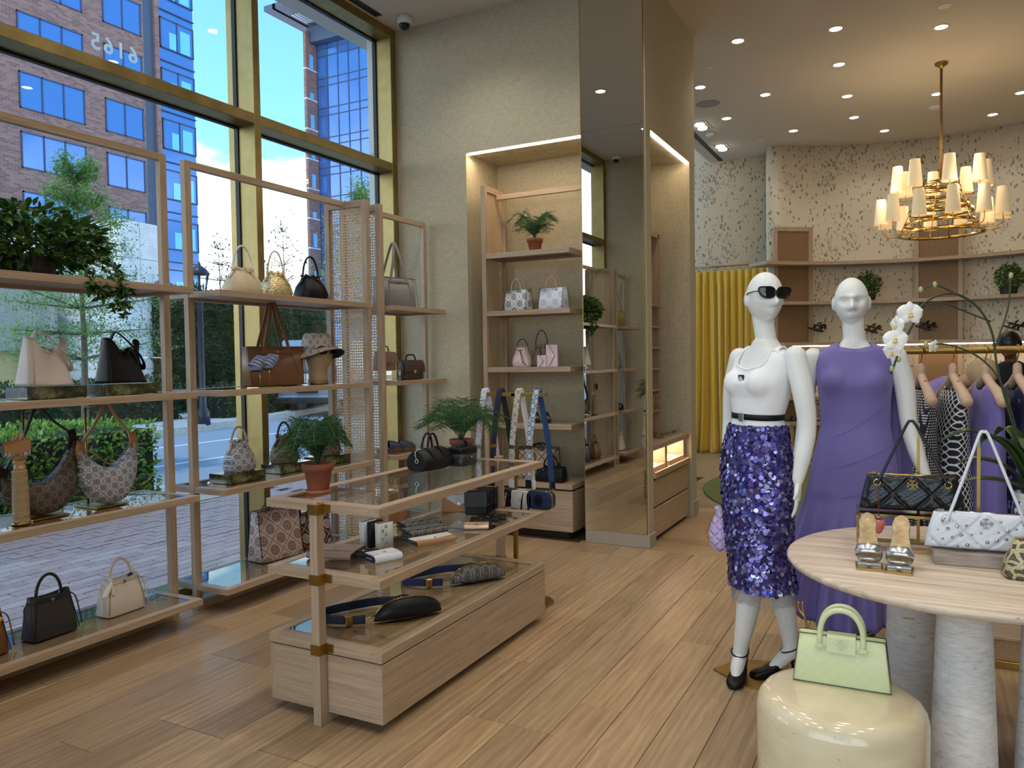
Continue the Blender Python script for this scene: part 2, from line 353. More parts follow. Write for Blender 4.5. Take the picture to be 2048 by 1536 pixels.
# wallpapered walls: flat return wall and the curved wall of the round salon
SCX, SCY, SR = 0.2, 9.06, 3.10
def paper_wall(name, pts, z0, z1):
    nz = 6; mb = MB(); n = len(pts); L = [0]
    for a, b in zip(pts, pts[1:]): L.append(L[-1]+math.dist(a, b))
    for j in range(nz+1):
        for p in pts: mb.v.append((p[0], p[1], z0+(z1-z0)*j/nz))
    for j in range(nz):
        for i in range(n-1): mb.f.append((j*n+i, j*n+i+1, (j+1)*n+i+1, (j+1)*n+i)); mb.sm.append(True)
    o = mb.build(name, M['paper']); o['kind'] = 'structure'; uv = o.data.uv_layers.new(name='UVMap')
    for lp in o.data.loops:
        vi = lp.vertex_index; uv.data[lp.index].uv = (L[vi % n], z0+(z1-z0)*(vi//n)/nz)
    sm = o.modifiers.new('thickness', 'SOLIDIFY'); sm.thickness = 0.06; sm.offset = 1.0
    return o
paper_wall('wall_far', [(-4.2, 11.93), (-1.93, 11.93)], 0, 6.2)
A0, A1 = 131.2, -35.0
cw = [(-1.93, 11.93)]+[(SCX+SR*math.cos(math.radians(A0+(A1-A0)*i/60)), SCY+SR*math.sin(math.radians(A0+(A1-A0)*i/60))) for i in range(61)]
paper_wall('wall_curved', cw, 0, CEIL)
# unseen roof, added to block the sun, and the pale stone column outside
struct('roof', MB().box(-4.75, 5.5, -4.2, 7.0, 5.14, 5.6).box(-2.7, 5.5, 7.0, 13.2, 5.14, 5.6).box(-4.45, -2.7, 7.0, 13.2, 6.34, 6.7).box(-4.75, -4.34, -4.2, 7.0, 4.5, 5.14), plain('stone fascia', (196, 194, 188), 0.8))
struct('column_outside', MB().box(-4.535, -4.365, 5.80, 6.6, 0, 3.30, 0.01).box(-4.515, -4.365, 5.82, 6.6, 3.30, 3.40).box(-4.535, -4.365, 5.80, 6.6, 3.40, 5.1, 0.01), plain('pale stone column', (205, 205, 198), 0.8))
# ================================================================ gold framed window wall
XF, XG = -4.131, -4.305
win = struct('window_1', MB().box(XG-0.01, XF, 0.455, 5.70, 0.0, 0.05), M['gold'])
ys = [4.01, 2.09]
for i, y in enumerate(ys):
    MB().box(XG-0.02, XF, y, y+0.062, 0, CEIL, 0.003).box(XG-0.075, XG-0.02, y-0.006, y+0.068, 0, CEIL).build('mullion', M['gold'], win)
    MB().box(XG-0.02, XG+0.016, y-0.010, y, 0, CEIL).build('gasket', M['dark'], win)
MB().box(XG-0.02, XF, 5.625, 5.70, 0, CEIL, 0.003).build('jamb', M['gold'], win); MB().box(XG-0.02, XF, 0.455, 0.53, 0, CEIL, 0.003).build('jamb', M['gold'], win); MB().box(XG-0.02, XG+0.016, 5.612, 5.625, 0, CEIL).build('gasket', M['dark'], win)
edges = [0.53]+[v for y in reversed(ys) for v in (y, y+0.062)]+[5.625]
for i in range(0, len(edges), 2):
    a, b = edges[i], edges[i+1]
    MB().box(XG-0.02, XF, a, b, 3.163, 3.235, 0.003).build('transom', M['gold'], win); MB().box(XG-0.02, XG+0.016, a, b, 3.15, 3.163).build('gasket', M['dark'], win)
    MB().box(XG-0.02, XF, a, b, CEIL-0.075, CEIL, 0.003).build('header', M['gold'], win); MB().box(XG-0.02, XG+0.016, a, b, CEIL-0.088, CEIL-0.075).build('gasket', M['dark'], win)
    for z0, z1 in ((0.05, 3.163), (3.235, CEIL-0.075)):
        MB().add([(XG, a, z0), (XG, b, z0), (XG, b, z1), (XG, a, z1)], [(0, 1, 2, 3)]).build('pane', M['glass'], win)
# painted street number, read from outside
vn = S('white vinyl', col=c3(236, 240, 240), rough=0.6); vt = vn.n('BsdfTranslucent', _in={'Color': (0.95, 0.97, 0.97, 1)}); vm = vn.nt.nodes.new('ShaderNodeMixShader'); vm.inputs[0].default_value = 0.7
vn.nt.links.new(vn.b.outputs[0], vm.inputs[1]); vn.nt.links.new(vt, vm.inputs[2]); vn.nt.links.new(vm.outputs[0], vn.nt.nodes['Material Output'].inputs[0])
for k, (g_, dx) in enumerate(zip('6165', (-0.123, -0.041, 0.041, 0.123))):
    fo = text_mesh('numeral', g_, 0.135, vn.mat, win, off=0.0018); fo.rotation_euler = (PI/2, 0, -PI/2); fo.location = (XG-0.004, 3.075-dx, 3.352); fo['label'] = 'white vinyl street numeral on the upper pane, read from outside'
# salon's own window to the street and the shopfront behind the viewer
w2 = struct('window_2', MB().box(XG, XF, 7.5, 11.9, 0, 0.12).box(XG, XF, 7.5, 7.58, 0, 6.2).box(XG, XF, 11.82, 11.9, 0, 6.2).box(XG, XF, 7.5, 11.9, 6.12, 6.2), M['gold'])
MB().add([(XG, 7.58, 0.12), (XG, 11.82, 0.12), (XG, 11.82, 6.12), (XG, 7.58, 6.12)], [(0, 1, 2, 3)]).build('pane', M['glass'], w2)
w3 = struct('window_3', MB().box(-4.3, 4.3, -3.3, -3.2, 4.2, CEIL).box(-4.3, 4.3, -3.3, -3.2, 0, 0.12).box(-1.5, -1.4, -3.3, -3.2, 0, CEIL).box(1.4, 1.5, -3.3, -3.2, 0, CEIL).box(-4.3, -4.2, -3.3, -3.2, 0, CEIL).box(4.2, 4.3, -3.3, -3.2, 0, CEIL), M['gold'])
MB().add([(-4.2, -3.25, 0.12), (4.2, -3.25, 0.12), (4.2, -3.25, 4.2), (-4.2, -3.25, 4.2)], [(0, 1, 2, 3)]).build('pane', M['glass'], w3)
# ================================================================ ceiling fittings
lens = MB().lathe([(0.052, -0.004), (0.05, -0.0055)], 20).mesh('lens', M['lamp']); trimm = MB().lathe([(0.053, -0.001), (0.064, -0.001), (0.064, -0.006), (0.056, -0.008), (0.053, -0.004)], 24, caps=False).mesh('trim_ring', M['white'])
def downlight(x, y, label, grp, W):
    t = thing('ceiling_downlight', label, 'downlight', (x, y, CEIL), 0, grp)
    link('lens', lens, t); link('trim_ring', trimm, t)
    l = bpy.data.lights.new('downlight beam', 'SPOT'); l.energy = W; l.color = SPOT_COL; l.spot_size = math.radians(125); l.spot_blend = 0.8; l.shadow_soft_size = 0.05
    o = bpy.data.objects.new('beam', l); COL.objects.link(o); o.parent = t; o.location = (0, 0, -0.03)
DL = ('nearest the pier corner', 'above the first mannequin, near the top of view', 'below the topmost pair, left of the chandelier rod', 'hard against the pier above the round speaker', 'midway along the ceiling, left of the centre row', 'in the centre row, level with the chandelier rod', 'above the chandelier rosette', 'directly behind the chandelier rod', 'at the right edge of view behind the rod', 'left, below the round speaker', 'in the row nearest the curved wall, left end', 'centre row, one before the curved wall', 'closest to the curved wall, left of the chandelier', 'closest to the curved wall, right of the chandelier')
for (x, y), lab in zip(((-1.488, 7.456), (-0.656, 7.626), (-0.708, 8.57), (-2.105, 8.513), (-1.523, 9.129), (-0.712, 9.659), (0.187, 8.065), (0.195, 10.105), (1.039, 10.549), (-2.096, 9.783), (-1.444, 10.772), (-0.70, 10.565), (-0.387, 11.4), (0.823, 11.33)), DL):
    downlight(x, y, 'round salon downlight '+lab, 'salon downlights', SPOT_W)
for x in (-3.1, -1.7, -0.3, 1.1):
    for y in (4.9, 3.3, 1.7, 0.1): downlight(x, y, 'round lit downlight in the ceiling above the shop floor, out of the frame', 'shop floor downlights', SPOT_W_FRONT)
# ================================================================ the street outside
def m_leaf(name, a, b, rough=0.5, glow=0.25):
    s = S(name, rough=rough, spec=0.35); r = s.n('NewGeometry', 'Random Per Island')
    col = s.ramp(r, [(0.0, c3(*a)), (1.0, c3(*b))]); s.set(col=col)
    tl = s.n('BsdfTranslucent', _in={'Color': col}); ms = s.nt.nodes.new('ShaderNodeMixShader'); ms.inputs[0].default_value = glow
    s.nt.links.new(s.b.outputs[0], ms.inputs[1]); s.nt.links.new(tl, ms.inputs[2]); s.nt.links.new(ms.outputs[0], s.nt.nodes['Material Output'].inputs[0]); return s.mat
def m_noise(name, a, b, scale=3.0, rough=0.85, bump=0.0, sc3=(1, 1, 1), metal=0.0):
    s = S(name, rough=rough, metal=metal); v = s.co(scale=sc3); h = s.noise(v, scale, 6, 0.6)
    s.set(col=s.ramp(h, [(0.3, c3(*a)), (0.7, c3(*b))]))
    if bump: s.bump(h, bump, 0.5)
    return s.mat
def m_brick():
    s = S('dark red brickwork', rough=0.85); x, y, z = s.xyz(s.co())
    n = s.nt.nodes.new('ShaderNodeTexBrick'); s.nt.links.new(s.comb(s.add(x, y), z, 0.0), n.inputs['Vector'])
    n.inputs['Color1'].default_value = c3(112, 84, 82); n.inputs['Color2'].default_value = c3(150, 116, 110); n.inputs['Mortar'].default_value = c3(150, 140, 138)
    for k, v in (('Scale', 1.0), ('Mortar Size', 0.010), ('Brick Width', 0.44), ('Row Height', 0.15), ('Bias', -0.1)): n.inputs[k].default_value = v
    s.set(col=n.outputs[0]); return s.mat
M.update(brickwork=m_brick(), facade_glass=S('blue facade glass', col=c3(70, 124, 196), rough=0.06, metal=0.35, spec=0.9).mat, pane_lit=S('painted sky reflection', col=c3(120, 205, 250), rough=0.05, metal=0.2).mat,
    mull=plain('dark blue mullion', (40, 66, 108), 0.5), slate=plain('slate blue cladding', (62, 84, 112), 0.6), concrete=m_noise('white cast concrete', (206, 208, 210), (236, 238, 240), 1.6),
    grey=m_noise('grey stucco', (150, 150, 146), (172, 170, 164), 2.0), asphalt=m_noise('asphalt', (132, 140, 152), (156, 164, 176), 30), kerbm=m_noise('kerb concrete', (168, 168, 162), (200, 198, 190), 8),
    mulch=m_noise('bark mulch', (44, 34, 28), (92, 74, 62), 18, 0.95, 0.03), paving=m_noise('grey paving stone', (150, 150, 152), (182, 182, 182), 9, 0.7, 0.003),
    mortar=plain('sand joints', (96, 90, 86), 0.95), agg=m_noise('exposed aggregate', (128, 120, 108), (196, 190, 178), 90, 0.9, 0.004),
    leaf_hedge=m_leaf('hedge leaf', (70, 112, 40), (164, 204, 88), 0.5, 0.4), leaf_dark=m_leaf('dark hedge leaf', (30, 50, 26), (78, 104, 52)), leaf_tree=m_leaf('feathery tree leaf', (92, 140, 66), (164, 200, 120), 0.5, 0.4),
    bark=m_noise('bark', (92, 84, 76), (128, 118, 108), 14))
def m_paver():
    s = S('clay paver', rough=0.6); r = s.rand(); v = s.co(); h = s.noise(v, 26, 4)
    s.set(col=s.mix(s.mul(h, 0.6), s.ramp(r, [(0, c3(128, 98, 92)), (0.5, c3(150, 122, 116)), (1, c3(164, 144, 138))]), c3(184, 174, 170))); s.bump(h, 0.003, 0.4); return s.mat
M['paver'] = m_paver()
GZ = 0.0
# ground planes
ground = struct('ground_outside', MB().box(-130, 130, -60, 160, -0.5, -0.14), M['asphalt'])
side = struct('sidewalk', MB().box(-7.95, -4.33, -5, 40, -0.14, -0.035), M['mortar'])
MB().box(-8.12, -7.95, -5, 40, -0.14, 0.0, 0.02).build('kerb', M['kerbm'], side)
MB().box(-7.10, -6.85, -5, 40, -0.04, 0.0).build('aggregate_band', M['agg'], side)
pv = MB().box(-0.052, 0.052, -0.105, 0.105, -0.035, 0.0, 0.006).mesh('brick', M['paver']); cands = []
j = 0; x = -4.40
while x > -6.82:
    y = -0.2+(0.109 if j % 2 else 0)
    while y < 6.6: cands.append((x, y)); y += 0.218
    x -= 0.112; j += 1
cands = [c for c in cands if c[1] > 1.2]
cands.sort(key=lambda c: c[0]**2+c[1]**2)
for x, y in cands[:300]:
    o = link('brick', pv, side); o.location = (x, y, rnd.uniform(-0.004, 0.001))
far = MB()
for x, y in cands[300:]: far.box(x-0.052, x+0.052, y-0.105, y+0.105, -0.035, rnd.uniform(-0.004, 0.001))
for i in range(22):
    for k in range(150):
        y = 6.75+k*0.218
        if k < 40: far.box(-4.40-0.112*i-0.052, -4.40-0.112*i+0.052, y-0.105+(0.109 if i % 2 else 0), y+0.105+(0.109 if i % 2 else 0), -0.035, 0)
far.build('distant_bricks', M['paver'], side, kind='stuff')
sl = MB().box(-0.19, 0.19, -0.29, 0.29, -0.03, 0.0, 0.006).mesh('paving_stone', M['paving'])
for i in range(2):
    for k in range(16):
        o = link('paving_stone', sl, side); o.location = (-7.31-0.39*i, 5.9+0.595*k+(0.3 if i else 0), rnd.uniform(-0.004, 0.002))
# road markings and far kerb
struct('road_marking', MB().box(-10.64, -10.54, -10, 60, -0.139, -0.134).box(-12.98, -12.86, -10, 60, -0.139, -0.134), plain('road paint', (226, 232, 236), 0.7))
kb = MB(); kp = [(-13.9, -4), (-14.2, 6), (-14.8, 11.9), (-15.9, 16), (-17.4, 20.2), (-20, 27), (-24, 36)]
for (xa, ya), (xb, yb) in zip(kp, kp[1:]):
    kb.add([(xa, ya, -0.14), (xb, yb, -0.14), (xb, yb, 0.03), (xa, ya, 0.03), (xa-0.3, ya, 0.03), (xb-0.3, yb, 0.03)], [(0, 1, 2, 3), (3, 2, 5, 4)])
    kb.add([(xa-0.3, ya, 0.0), (xb-0.3, yb, 0.0), (xb-9, yb, 0.0), (xa-9, ya, 0.0)], [(0, 1, 2, 3)])
struct('kerb_far', kb, M['kerbm'])
# leaf clouds
def leaf(mb, p, d, up, L, W):
    s_ = d.cross(up); s_ = s_.normalized() if s_.length > 1e-6 else d.orthogonal().normalized(); n_ = s_.cross(d)
    mb.add([p, p+d*(L*0.45)+s_*W+n_*(W*0.35), p+d*L, p+d*(L*0.45)-s_*W+n_*(W*0.35)], [(0, 1, 2), (0, 2, 3)], True)
def rvec(): 
    while True:
        v = Vector((rnd.uniform(-1, 1), rnd.uniform(-1, 1), rnd.uniform(-1, 1)))
        if 0.05 < v.length < 1: return v.normalized()
def hedge_mb(P0, P1, z0, z1, n, L, thick, lump=0.06, top=0.3):
    """clipped hedge between two ground points, thick towards the far side; leaves over its top and both faces"""
    mb = MB(); a, b = Vector((*P0, 0)), Vector((*P1, 0)); t = (b-a).normalized(); nrm = Vector((t.y, -t.x, 0)); nrm = nrm if nrm.x > 0 else -nrm; ln = (b-a).length
    for i in range(n):
        u = rnd.random()*ln
        if rnd.random() < top: p = a+t*u-nrm*(rnd.random()*thick)+Vector((0, 0, z1)); out = Vector((0, 0, 1))
        elif rnd.random() < 0.12: p = (a if rnd.random() < .5 else b)-nrm*(rnd.random()*thick)+Vector((0, 0, z0+(z1-z0)*rnd.random())); out = rvec()
        else: p = a+t*u+Vector((0, 0, z0+(z1-z0)*rnd.random())); out = nrm
        lm = lump*math.sin(u*2.3+p.z*1.7)*math.sin(p.z*5+u*5.1)
        p = p+out*(lm+rnd.uniform(-0.5, 0.6)*L); d = (out*0.8+rvec()*0.9+Vector((0, 0, 0.35))).normalized()
        leaf(mb, p, d, rvec(), L*rnd.uniform(0.7, 1.3), L*0.28)
    return mb
def core_box(P0, P1, z0, z1, thick, inset):
    a, b = Vector((*P0, 0)), Vector((*P1, 0)); t = (b-a).normalized(); nrm = Vector((t.y, -t.x, 0)); nrm = nrm if nrm.x > 0 else -nrm
    q = [a+t*inset-nrm*inset, b-t*inset-nrm*inset, b-t*inset-nrm*(thick-inset), a+t*inset-nrm*(thick-inset)]
    return MB().loft([[(p.x, p.y, z0) for p in q], [(p.x, p.y, z1-inset) for p in q]], smooth=False)
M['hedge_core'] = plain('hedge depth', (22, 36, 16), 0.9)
def hedge(name, label, P0, P1, z0, z1, n, L, thick, mat, lump=0.06, top=0.3):
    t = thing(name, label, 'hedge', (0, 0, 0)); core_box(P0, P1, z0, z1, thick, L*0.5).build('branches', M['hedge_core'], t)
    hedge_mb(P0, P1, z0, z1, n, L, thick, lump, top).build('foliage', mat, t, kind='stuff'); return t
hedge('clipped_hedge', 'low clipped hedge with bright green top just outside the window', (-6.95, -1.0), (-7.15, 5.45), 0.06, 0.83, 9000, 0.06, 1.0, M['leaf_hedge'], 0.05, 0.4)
struct('planting_bed', MB().loft([[(-6.9, -3, 0.0), (-6.9, 5.75, 0.0), (-8.0, 5.75, 0.0), (-8.0, -3, 0.0)], [(-7.0, -3, 0.07), (-7.0, 5.6, 0.07), (-7.9, 5.6, 0.07), (-7.9, -3, 0.07)]]), M['mulch'])
hedge('tall_hedge', 'tall clipped green hedge wall across the street behind the lamp post', (-19.4, 15.0), (-22.4, 25.5), 0.0, 3.75, 26000, 0.11, 1.5, M['leaf_dark'], 0.10, 0.15)
hedge('dark_shrubs', 'row of dark shrubs along the far kerb below the white wall', (-15.0, 2.0), (-17.6, 14.2), 0.0, 0.95, 7000, 0.10, 1.2, M['leaf_dark'], 0.16, 0.4)
hedge('dark_shrubs', 'dark shrub strip at the foot of the tall hedge wall', (-16.4, 14.6), (-19.0, 24.0), 0.0, 0.72, 6000, 0.10, 1.2, M['leaf_dark'], 0.12, 0.4)
def tree(name, label, base, h, spread, n, L, mat, trunk=0.07, tiers=7, lo=0.35, layered=True, seed=1, group=None):
    r0 = random.Random(seed); t = thing(name, label, 'tree', base, 0, group); tb = MB(); fo_ = MB()
    tb.tube([(0, 0, 0), (0.04*h/4, 0.02, h*0.4), (0, 0, h*0.95)], [trunk, trunk*0.7, trunk*0.15], 8)
    per = n//(tiers*5)
    for k in range(tiers):
        f = k/(tiers-1); z = h*(lo+(1-lo)*f*0.95); R = spread*(1-0.78*f**1.4)*r0.uniform(0.8, 1.1)
        for b in range(5):
            a = 2*PI*(b/5+k*0.37)+r0.uniform(-.3, .3); e_ = Vector((R*math.cos(a), R*math.sin(a), h*r0.uniform(0.0, 0.07))); tb.tube([(0, 0, z), tuple(Vector((0, 0, z))+e_*0.6), tuple(Vector((0, 0, z))+e_)], [trunk*0.3, trunk*0.2, trunk*0.06], 5)
            for i in range(per):
                q = r0.random()**0.6; p = Vector((0, 0, z))+e_*q+Vector((r0.gauss(0, 1)*R*0.17, r0.gauss(0, 1)*R*0.17, r0.gauss(0, 1)*h*(0.022 if layered else 0.05)))
                d = (Vector((r0.gauss(0, 1), r0.gauss(0, 1), r0.gauss(0, 0.5)-0.1))).normalized(); leaf(fo_, p, d, Vector((0, 0, 1))+d*0.1, L*r0.uniform(0.6, 1.3), L*0.17)
    tb.build('trunk', M['bark'], t); fo_.build('foliage', mat, t, kind='stuff'); return t
tree('street_tree', 'feathery light green tree in front of the pale wall outside the window', (-11.0, 7.15, 0), 4.35, 1.25, 17000, 0.075, M['leaf_tree'], 0.06, 8, 0.36, True, 3)
tree('street_tree', 'loose green tree standing in front of the glass tower', (-30.0, 37.5, 0), 11.6, 3.2, 5200, 0.34, M['leaf_tree'], 0.16, 7, 0.35, False, 8)
tree('bare_tree', 'thin sparsely leaved tree above the tall hedge near the lamp post', (-30.0, 26.6, 0), 7.2, 2.6, 520, 0.26, M['leaf_dark'], 0.09, 6, 0.45, False, 11)
tree('bare_tree', 'thin sparsely leaved tree above the tall hedge, nearer the tower', (-33.0, 34.0, 0), 9.4, 2.2, 460, 0.28, M['leaf_dark'], 0.09, 6, 0.45, False, 12)
tree('street_tree', 'young green tree beside the stone column outside', (-13.0, 19.6, 0), 6.1, 0.8, 900, 0.16, M['leaf_tree'], 0.05, 6, 0.45, False, 15)
# pale concrete block and grey shopfront across the street
t = thing('concrete_block', 'pale concrete tower block wall with recessed joints beyond the feathery tree', 'wall block', (-19.6, 14.0, 0))
for i in range(2):
    for k in range(5):
        MB().box(-6, 0, -0.02+i*0.66, -0.02+i*0.66+0.645, 0.0 if k == 0 else 0.3+k*1.05, 1.335 if k == 0 else 1.335+k*1.05, 0.01).build('panel', M['concrete'], t)
MB().box(-6, -0.02, -0.01, 1.29, 0, 5.55).build('core', M['grey'], t)
t.rotation_euler = (0, 0, 0.10)
t = thing('grey_shopfront', 'grey stucco shopfront with a yellow window display across the street', 'building', (-21.5, 6.0, 0))
MB().box(-4, 0, 0, 7.3, 1.9, 4.3).build('wall', M['grey'], t); MB().box(-4, 0.02, 0, 7.3, 0, 0.45).build('plinth', M['grey'], t)
MB().box(-3, -0.3, 0, 7.3, 0.45, 1.9).build('display', plain('warm display', (196, 180, 130), 0.8), t)
for y in (0.0, 1.6, 3.2, 4.8, 6.4): MB().box(-0.1, 0.03, y, y+0.08, 0.4, 1.95).build('post', M['mull'], t)
# lamp post
t = thing('street_lamp', 'black street lamp with glass lantern by the tall hedge', 'street lamp', (-15.2, 12.87, 0)); LPM = plain('black lamp paint', (34, 40, 52), 0.4)
MB().lathe([(0.17, 0), (0.16, 0.3), (0.09, 0.42), (0.075, 0.9), (0.06, 2.9), (0.10, 2.96), (0.06, 3.02), (0.12, 3.1), (0.13, 3.14)], 14).build('post', LPM, t)
lm = MB().lathe([(0.12, 3.14), (0.21, 3.62)], 8, smooth=False).build('lantern_glass', m_glass('lantern glass', (0.8, 0.85, 0.85), 1.5), t)
for k in range(4):
    a = PI/4+k*PI/2; MB().cyl((0.125*math.cos(a), 0.125*math.sin(a), 3.14), (0.215*math.cos(a), 0.215*math.sin(a), 3.62), 0.014, n=6).build('lantern_bar', LPM, t)
MB().lathe([(0.24, 3.60), (0.25, 3.64), (0.15, 3.76), (0.05, 3.82), (0.02, 3.92), (0.001, 3.93)], 14).build('lantern_cap', LPM, t)
# silver van, seen from behind
t = thing('van', 'silver van parked by the far kerb, rear end behind the cane panel', 'van', (-15.9, 17.2, -0.14), 0.22)
VP = S('silver van paint', col=c3(150, 156, 164), rough=0.25, metal=0.3, coat=0.6).mat; BK = plain('black plastic trim', (22, 24, 28), 0.5)
prof = [(0.0, 0.48), (0.05, 0.62), (0.02, 1.1), (0.10, 2.05), (0.4, 2.28), (3.6, 2.28), (4.4, 1.35), (5.1, 1.1), (5.25, 0.5)]
rg = []
for y, z in prof: pass
bd = MB(); W_ = 0.98
sec = [(y, z) for y, z in prof]
bd.prism([(p[0], p[1]) for p in sec], 'x', -W_, W_); bd.build('body', VP, t)
MB().box(-0.80, 0.80, -0.02, 0.07, 1.28, 1.95, 0.02).build('rear_window', S('dark van glass', col=c3(60, 78, 96), rough=0.05).mat, t)
MB().box(-0.98, 0.98, -0.16, 0.10, 0.40, 0.58, 0.03).build('bumper', BK, t)
MB().box(-0.34, 0.34, -0.03, 0.04, 0.70, 0.80, 0.01).build('step_plate', BK, t)
pl = MB().box(-0.24, 0.04, -0.035, 0.03, 0.92, 1.07, 0.008).build('number_plate', plain('plate white', (226, 230, 232), 0.4), t)
MB().box(-0.19, -0.01, -0.04, -0.034, 0.96, 1.03).build('plate_print', plain('plate print', (70, 90, 110), 0.5), pl)
vo = text_mesh('lettering', 'L549', 0.24, plain('van lettering', (232, 236, 240), 0.5), t); vo.location = (0.62, -0.02, 0.92); vo.rotation_euler = (PI/2, 0, 0); vo['label'] = 'white fleet number L549'
for sx in (-1, 1):
    for y in (0.95, 4.2):
        wh = MB().lathe([(0.2, -0.11), (0.345, -0.10), (0.36, -0.06), (0.36, 0.06), (0.345, 0.10), (0.2, 0.11)], 24).warp(lambda x, y_, z: (z, y_, x)).build('wheel', BK, t); wh.location = (sx*0.86, y, 0.36)
    MB().box(sx*0.93-0.05, sx*0.93+0.05, -0.03, 0.06, 0.85, 1.5, 0.02).build('tail_lamp', plain('tail lamp red', (150, 30, 34), 0.3), t)
# brick office building
t = thing('brick_office_building', 'dark red brick office building with rows of blue windows', 'building', (-51, 0, 0))
MB().box(-16, 0, 14, 38.75, 0, 40).box(-16, 0, 39.75, 40.15, 0, 40).build('brick_wall', M['brickwork'], t)
MB().box(-16, -0.25, 38.75, 39.75, 0, 40).build('pilaster', M['slate'], t)
wf3, wf2, pn, br = MB().box(-0.05, 0.06, 0, 0.12, 0, 2.37), None, {}, None
def far_window(z, y0, wid, h, npan, parent, x=0.0, lit=()):
    f = MB().box(x-0.1, x+0.07, y0, y0+wid, z, z+0.08).box(x-0.1, x+0.07, y0, y0+wid, z+h-0.1, z+h)
    for i in range(npan+1): f.box(x-0.1, x+0.07, y0+(wid-0.09)*i/npan, y0+(wid-0.09)*i/npan+0.09, z, z+h)
    fo_ = f.build('window', M['mull'], parent)
    for i in range(npan):
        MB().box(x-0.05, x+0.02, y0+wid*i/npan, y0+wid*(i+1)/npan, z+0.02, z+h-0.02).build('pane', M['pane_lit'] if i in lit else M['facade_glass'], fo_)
for k in range(-5, 5):
    z = 18.08+3.83*k
    for y0, wid, npan in ((29.55, 4.42, 3), (35.5, 3.05, 2), (23.6, 4.42, 3)):
        if z > 0: far_window(z, y0, wid, 2.37, npan, t)
# corner bay of glass
MB().box(-16, -0.08, 40.15, 43.3, 0, 40).build('corner_bay', M['facade_glass'], t)
for k in range(-5, 5):
    z = 18.08+3.83*k
    if z <= 0: continue
    far_window(z-0.1, 40.2, 3.05, 2.3, 2, t, -0.02)
    MB().box(-0.06, 0.04, 41.0, 41.62, z, z+1.25).build('painted_reflection', M['pane_lit'], t); MB().box(-0.06, 0.04, 42.0, 42.9, z, z+1.7).build('painted_reflection', M['pane_lit'], t)  # pale boxes paint the sky's reflection onto the bay glass
    MB().box(-0.08, 0.06, 40.15, 43.32, z+2.75, z+2.82).build('ledge', M['mull'], t)
# glass tower
t = thing('glass_tower', 'blue glass office tower with brick corner and overhanging roof seen past the mullion', 'building', (-75.6, 85, 0))
MB().box(0.3, 12, 0, 16, 0, 46.2).build('curtain_wall', M['facade_glass'], t)
MB().box(-0.1, 0.35, -2.2, 0.0, 0, 47.5).box(-14, -0.1, -2.2, -2.0, 0, 1).build('corner_pier', M['brickwork'], t)
MB().box(-0.1, 10, -2.2, 6, 0, 46.0).warp(lambda x, y, z: (x*0.98, max(y, -2.1), z)).build('side_wing', M['brickwork'], t) if False else None
for k in range(10):
    z = 46.6-4.15*(k+1)-0.0
    if z > 0:
        MB().box(-0.16, 0.30, -2.15, -0.05, z, z+2.85).build('window', M['facade_glass'], t); MB().box(-0.2, 0.36, -1.5, -0.75, z+0.1, z+(0.9 if k % 2 else 2.0)).build('pane', M['pane_lit'], t)  # the pale box paints a patch of reflected sky on each window
        MB().box(-0.24, 0.4, -2.25, 0.0, z-0.18, z).build('ledge', M['concrete'], t)
    for dz in (0.0, 1.05):
        if z+dz > 0: MB().box(0.3, 12, -0.07, 0.0, z+dz+1.9, z+dz+2.02).build('transom', M['mull'], t)
for i in range(7): MB().box(0.35+1.86*i, 0.47+1.86*i, -0.08, 0.0, 0, 46.2).build('mullion', M['mull'], t)
MB().box(0.0, 14, -8, 1, 48.2, 48.9).box(-1.5, 0.5, -8, 1, 48.2, 48.9).build('roof_overhang', M['slate'], t); MB().box(0, 12, -1.5, 3, 46.0, 48.3).build('penthouse', M['slate'], t)
for i in range(9): MB().box(1.0+0.5*i, 1.25+0.5*i, -5.5, -2.6, 48.12, 48.2).build('louvre', M['concrete'], t)
# ================================================================ oak display fixtures
def m_cane(name, dark=(136, 108, 78), cell=0.0125, plane='xy', rough=0.5, tone=1.0):
    s = S(name, rough=rough); x, y, z = s.xyz(s.co()); u, v = (x, y) if plane == 'xy' else ((x, z) if plane == 'xz' else (y, z))
    fu = s.sub(s.m('FRACT', s.mul(u, 1/cell)), 0.5); fv = s.sub(s.m('FRACT', s.mul(v, 1/cell)), 0.5)
    d = s.m('SQRT', s.add(s.mul(fu, fu), s.mul(fv, fv))); hole = s.lt(d, 0.27)
    ln = s.mx(s.lt(s.ab(s.sub(s.ab(fu), 0.42)), 0.03), s.lt(s.ab(s.sub(s.ab(fv), 0.42)), 0.03))
    base = s.mix(s.noise(s.co(), 60, 2), c3(186*tone, 158*tone**1.3, 122*tone**1.8), c3(214*tone, 190*tone**1.3, 154*tone**1.8))
    s.set(col=s.mix(hole, s.mix(s.mul(ln, 0.4), base, c3(150, 120, 88)), c3(*dark))); s.bump(s.sub(1.0, hole), 0.001, 0.6); return s.mat
M.update(cane=m_cane('woven cane backing'), cane_xz=m_cane('woven cane upright', plane='xz', cell=0.021, dark=(92, 58, 34), tone=0.72), cane_yz=m_cane('woven cane upright side', plane='yz', cell=0.021, dark=(92, 58, 34), tone=0.72),  # upright salon cane toned darker in its colour, standing in for dim light
    cane_strand=S('cane strand', col=c3(206, 178, 142), rough=0.45).mat)
def m_marble():
    s = S('dark green marble', rough=0.16, coat=0.3); v = s.co(); n1 = s.noise(v, 14, 8, 0.7)
    s.set(col=s.ramp(n1, [(0.35, c3(26, 28, 16)), (0.52, c3(62, 64, 36)), (0.62, c3(120, 118, 78)), (0.75, c3(150, 150, 112))])); return s.mat
M['marble'] = m_marble()
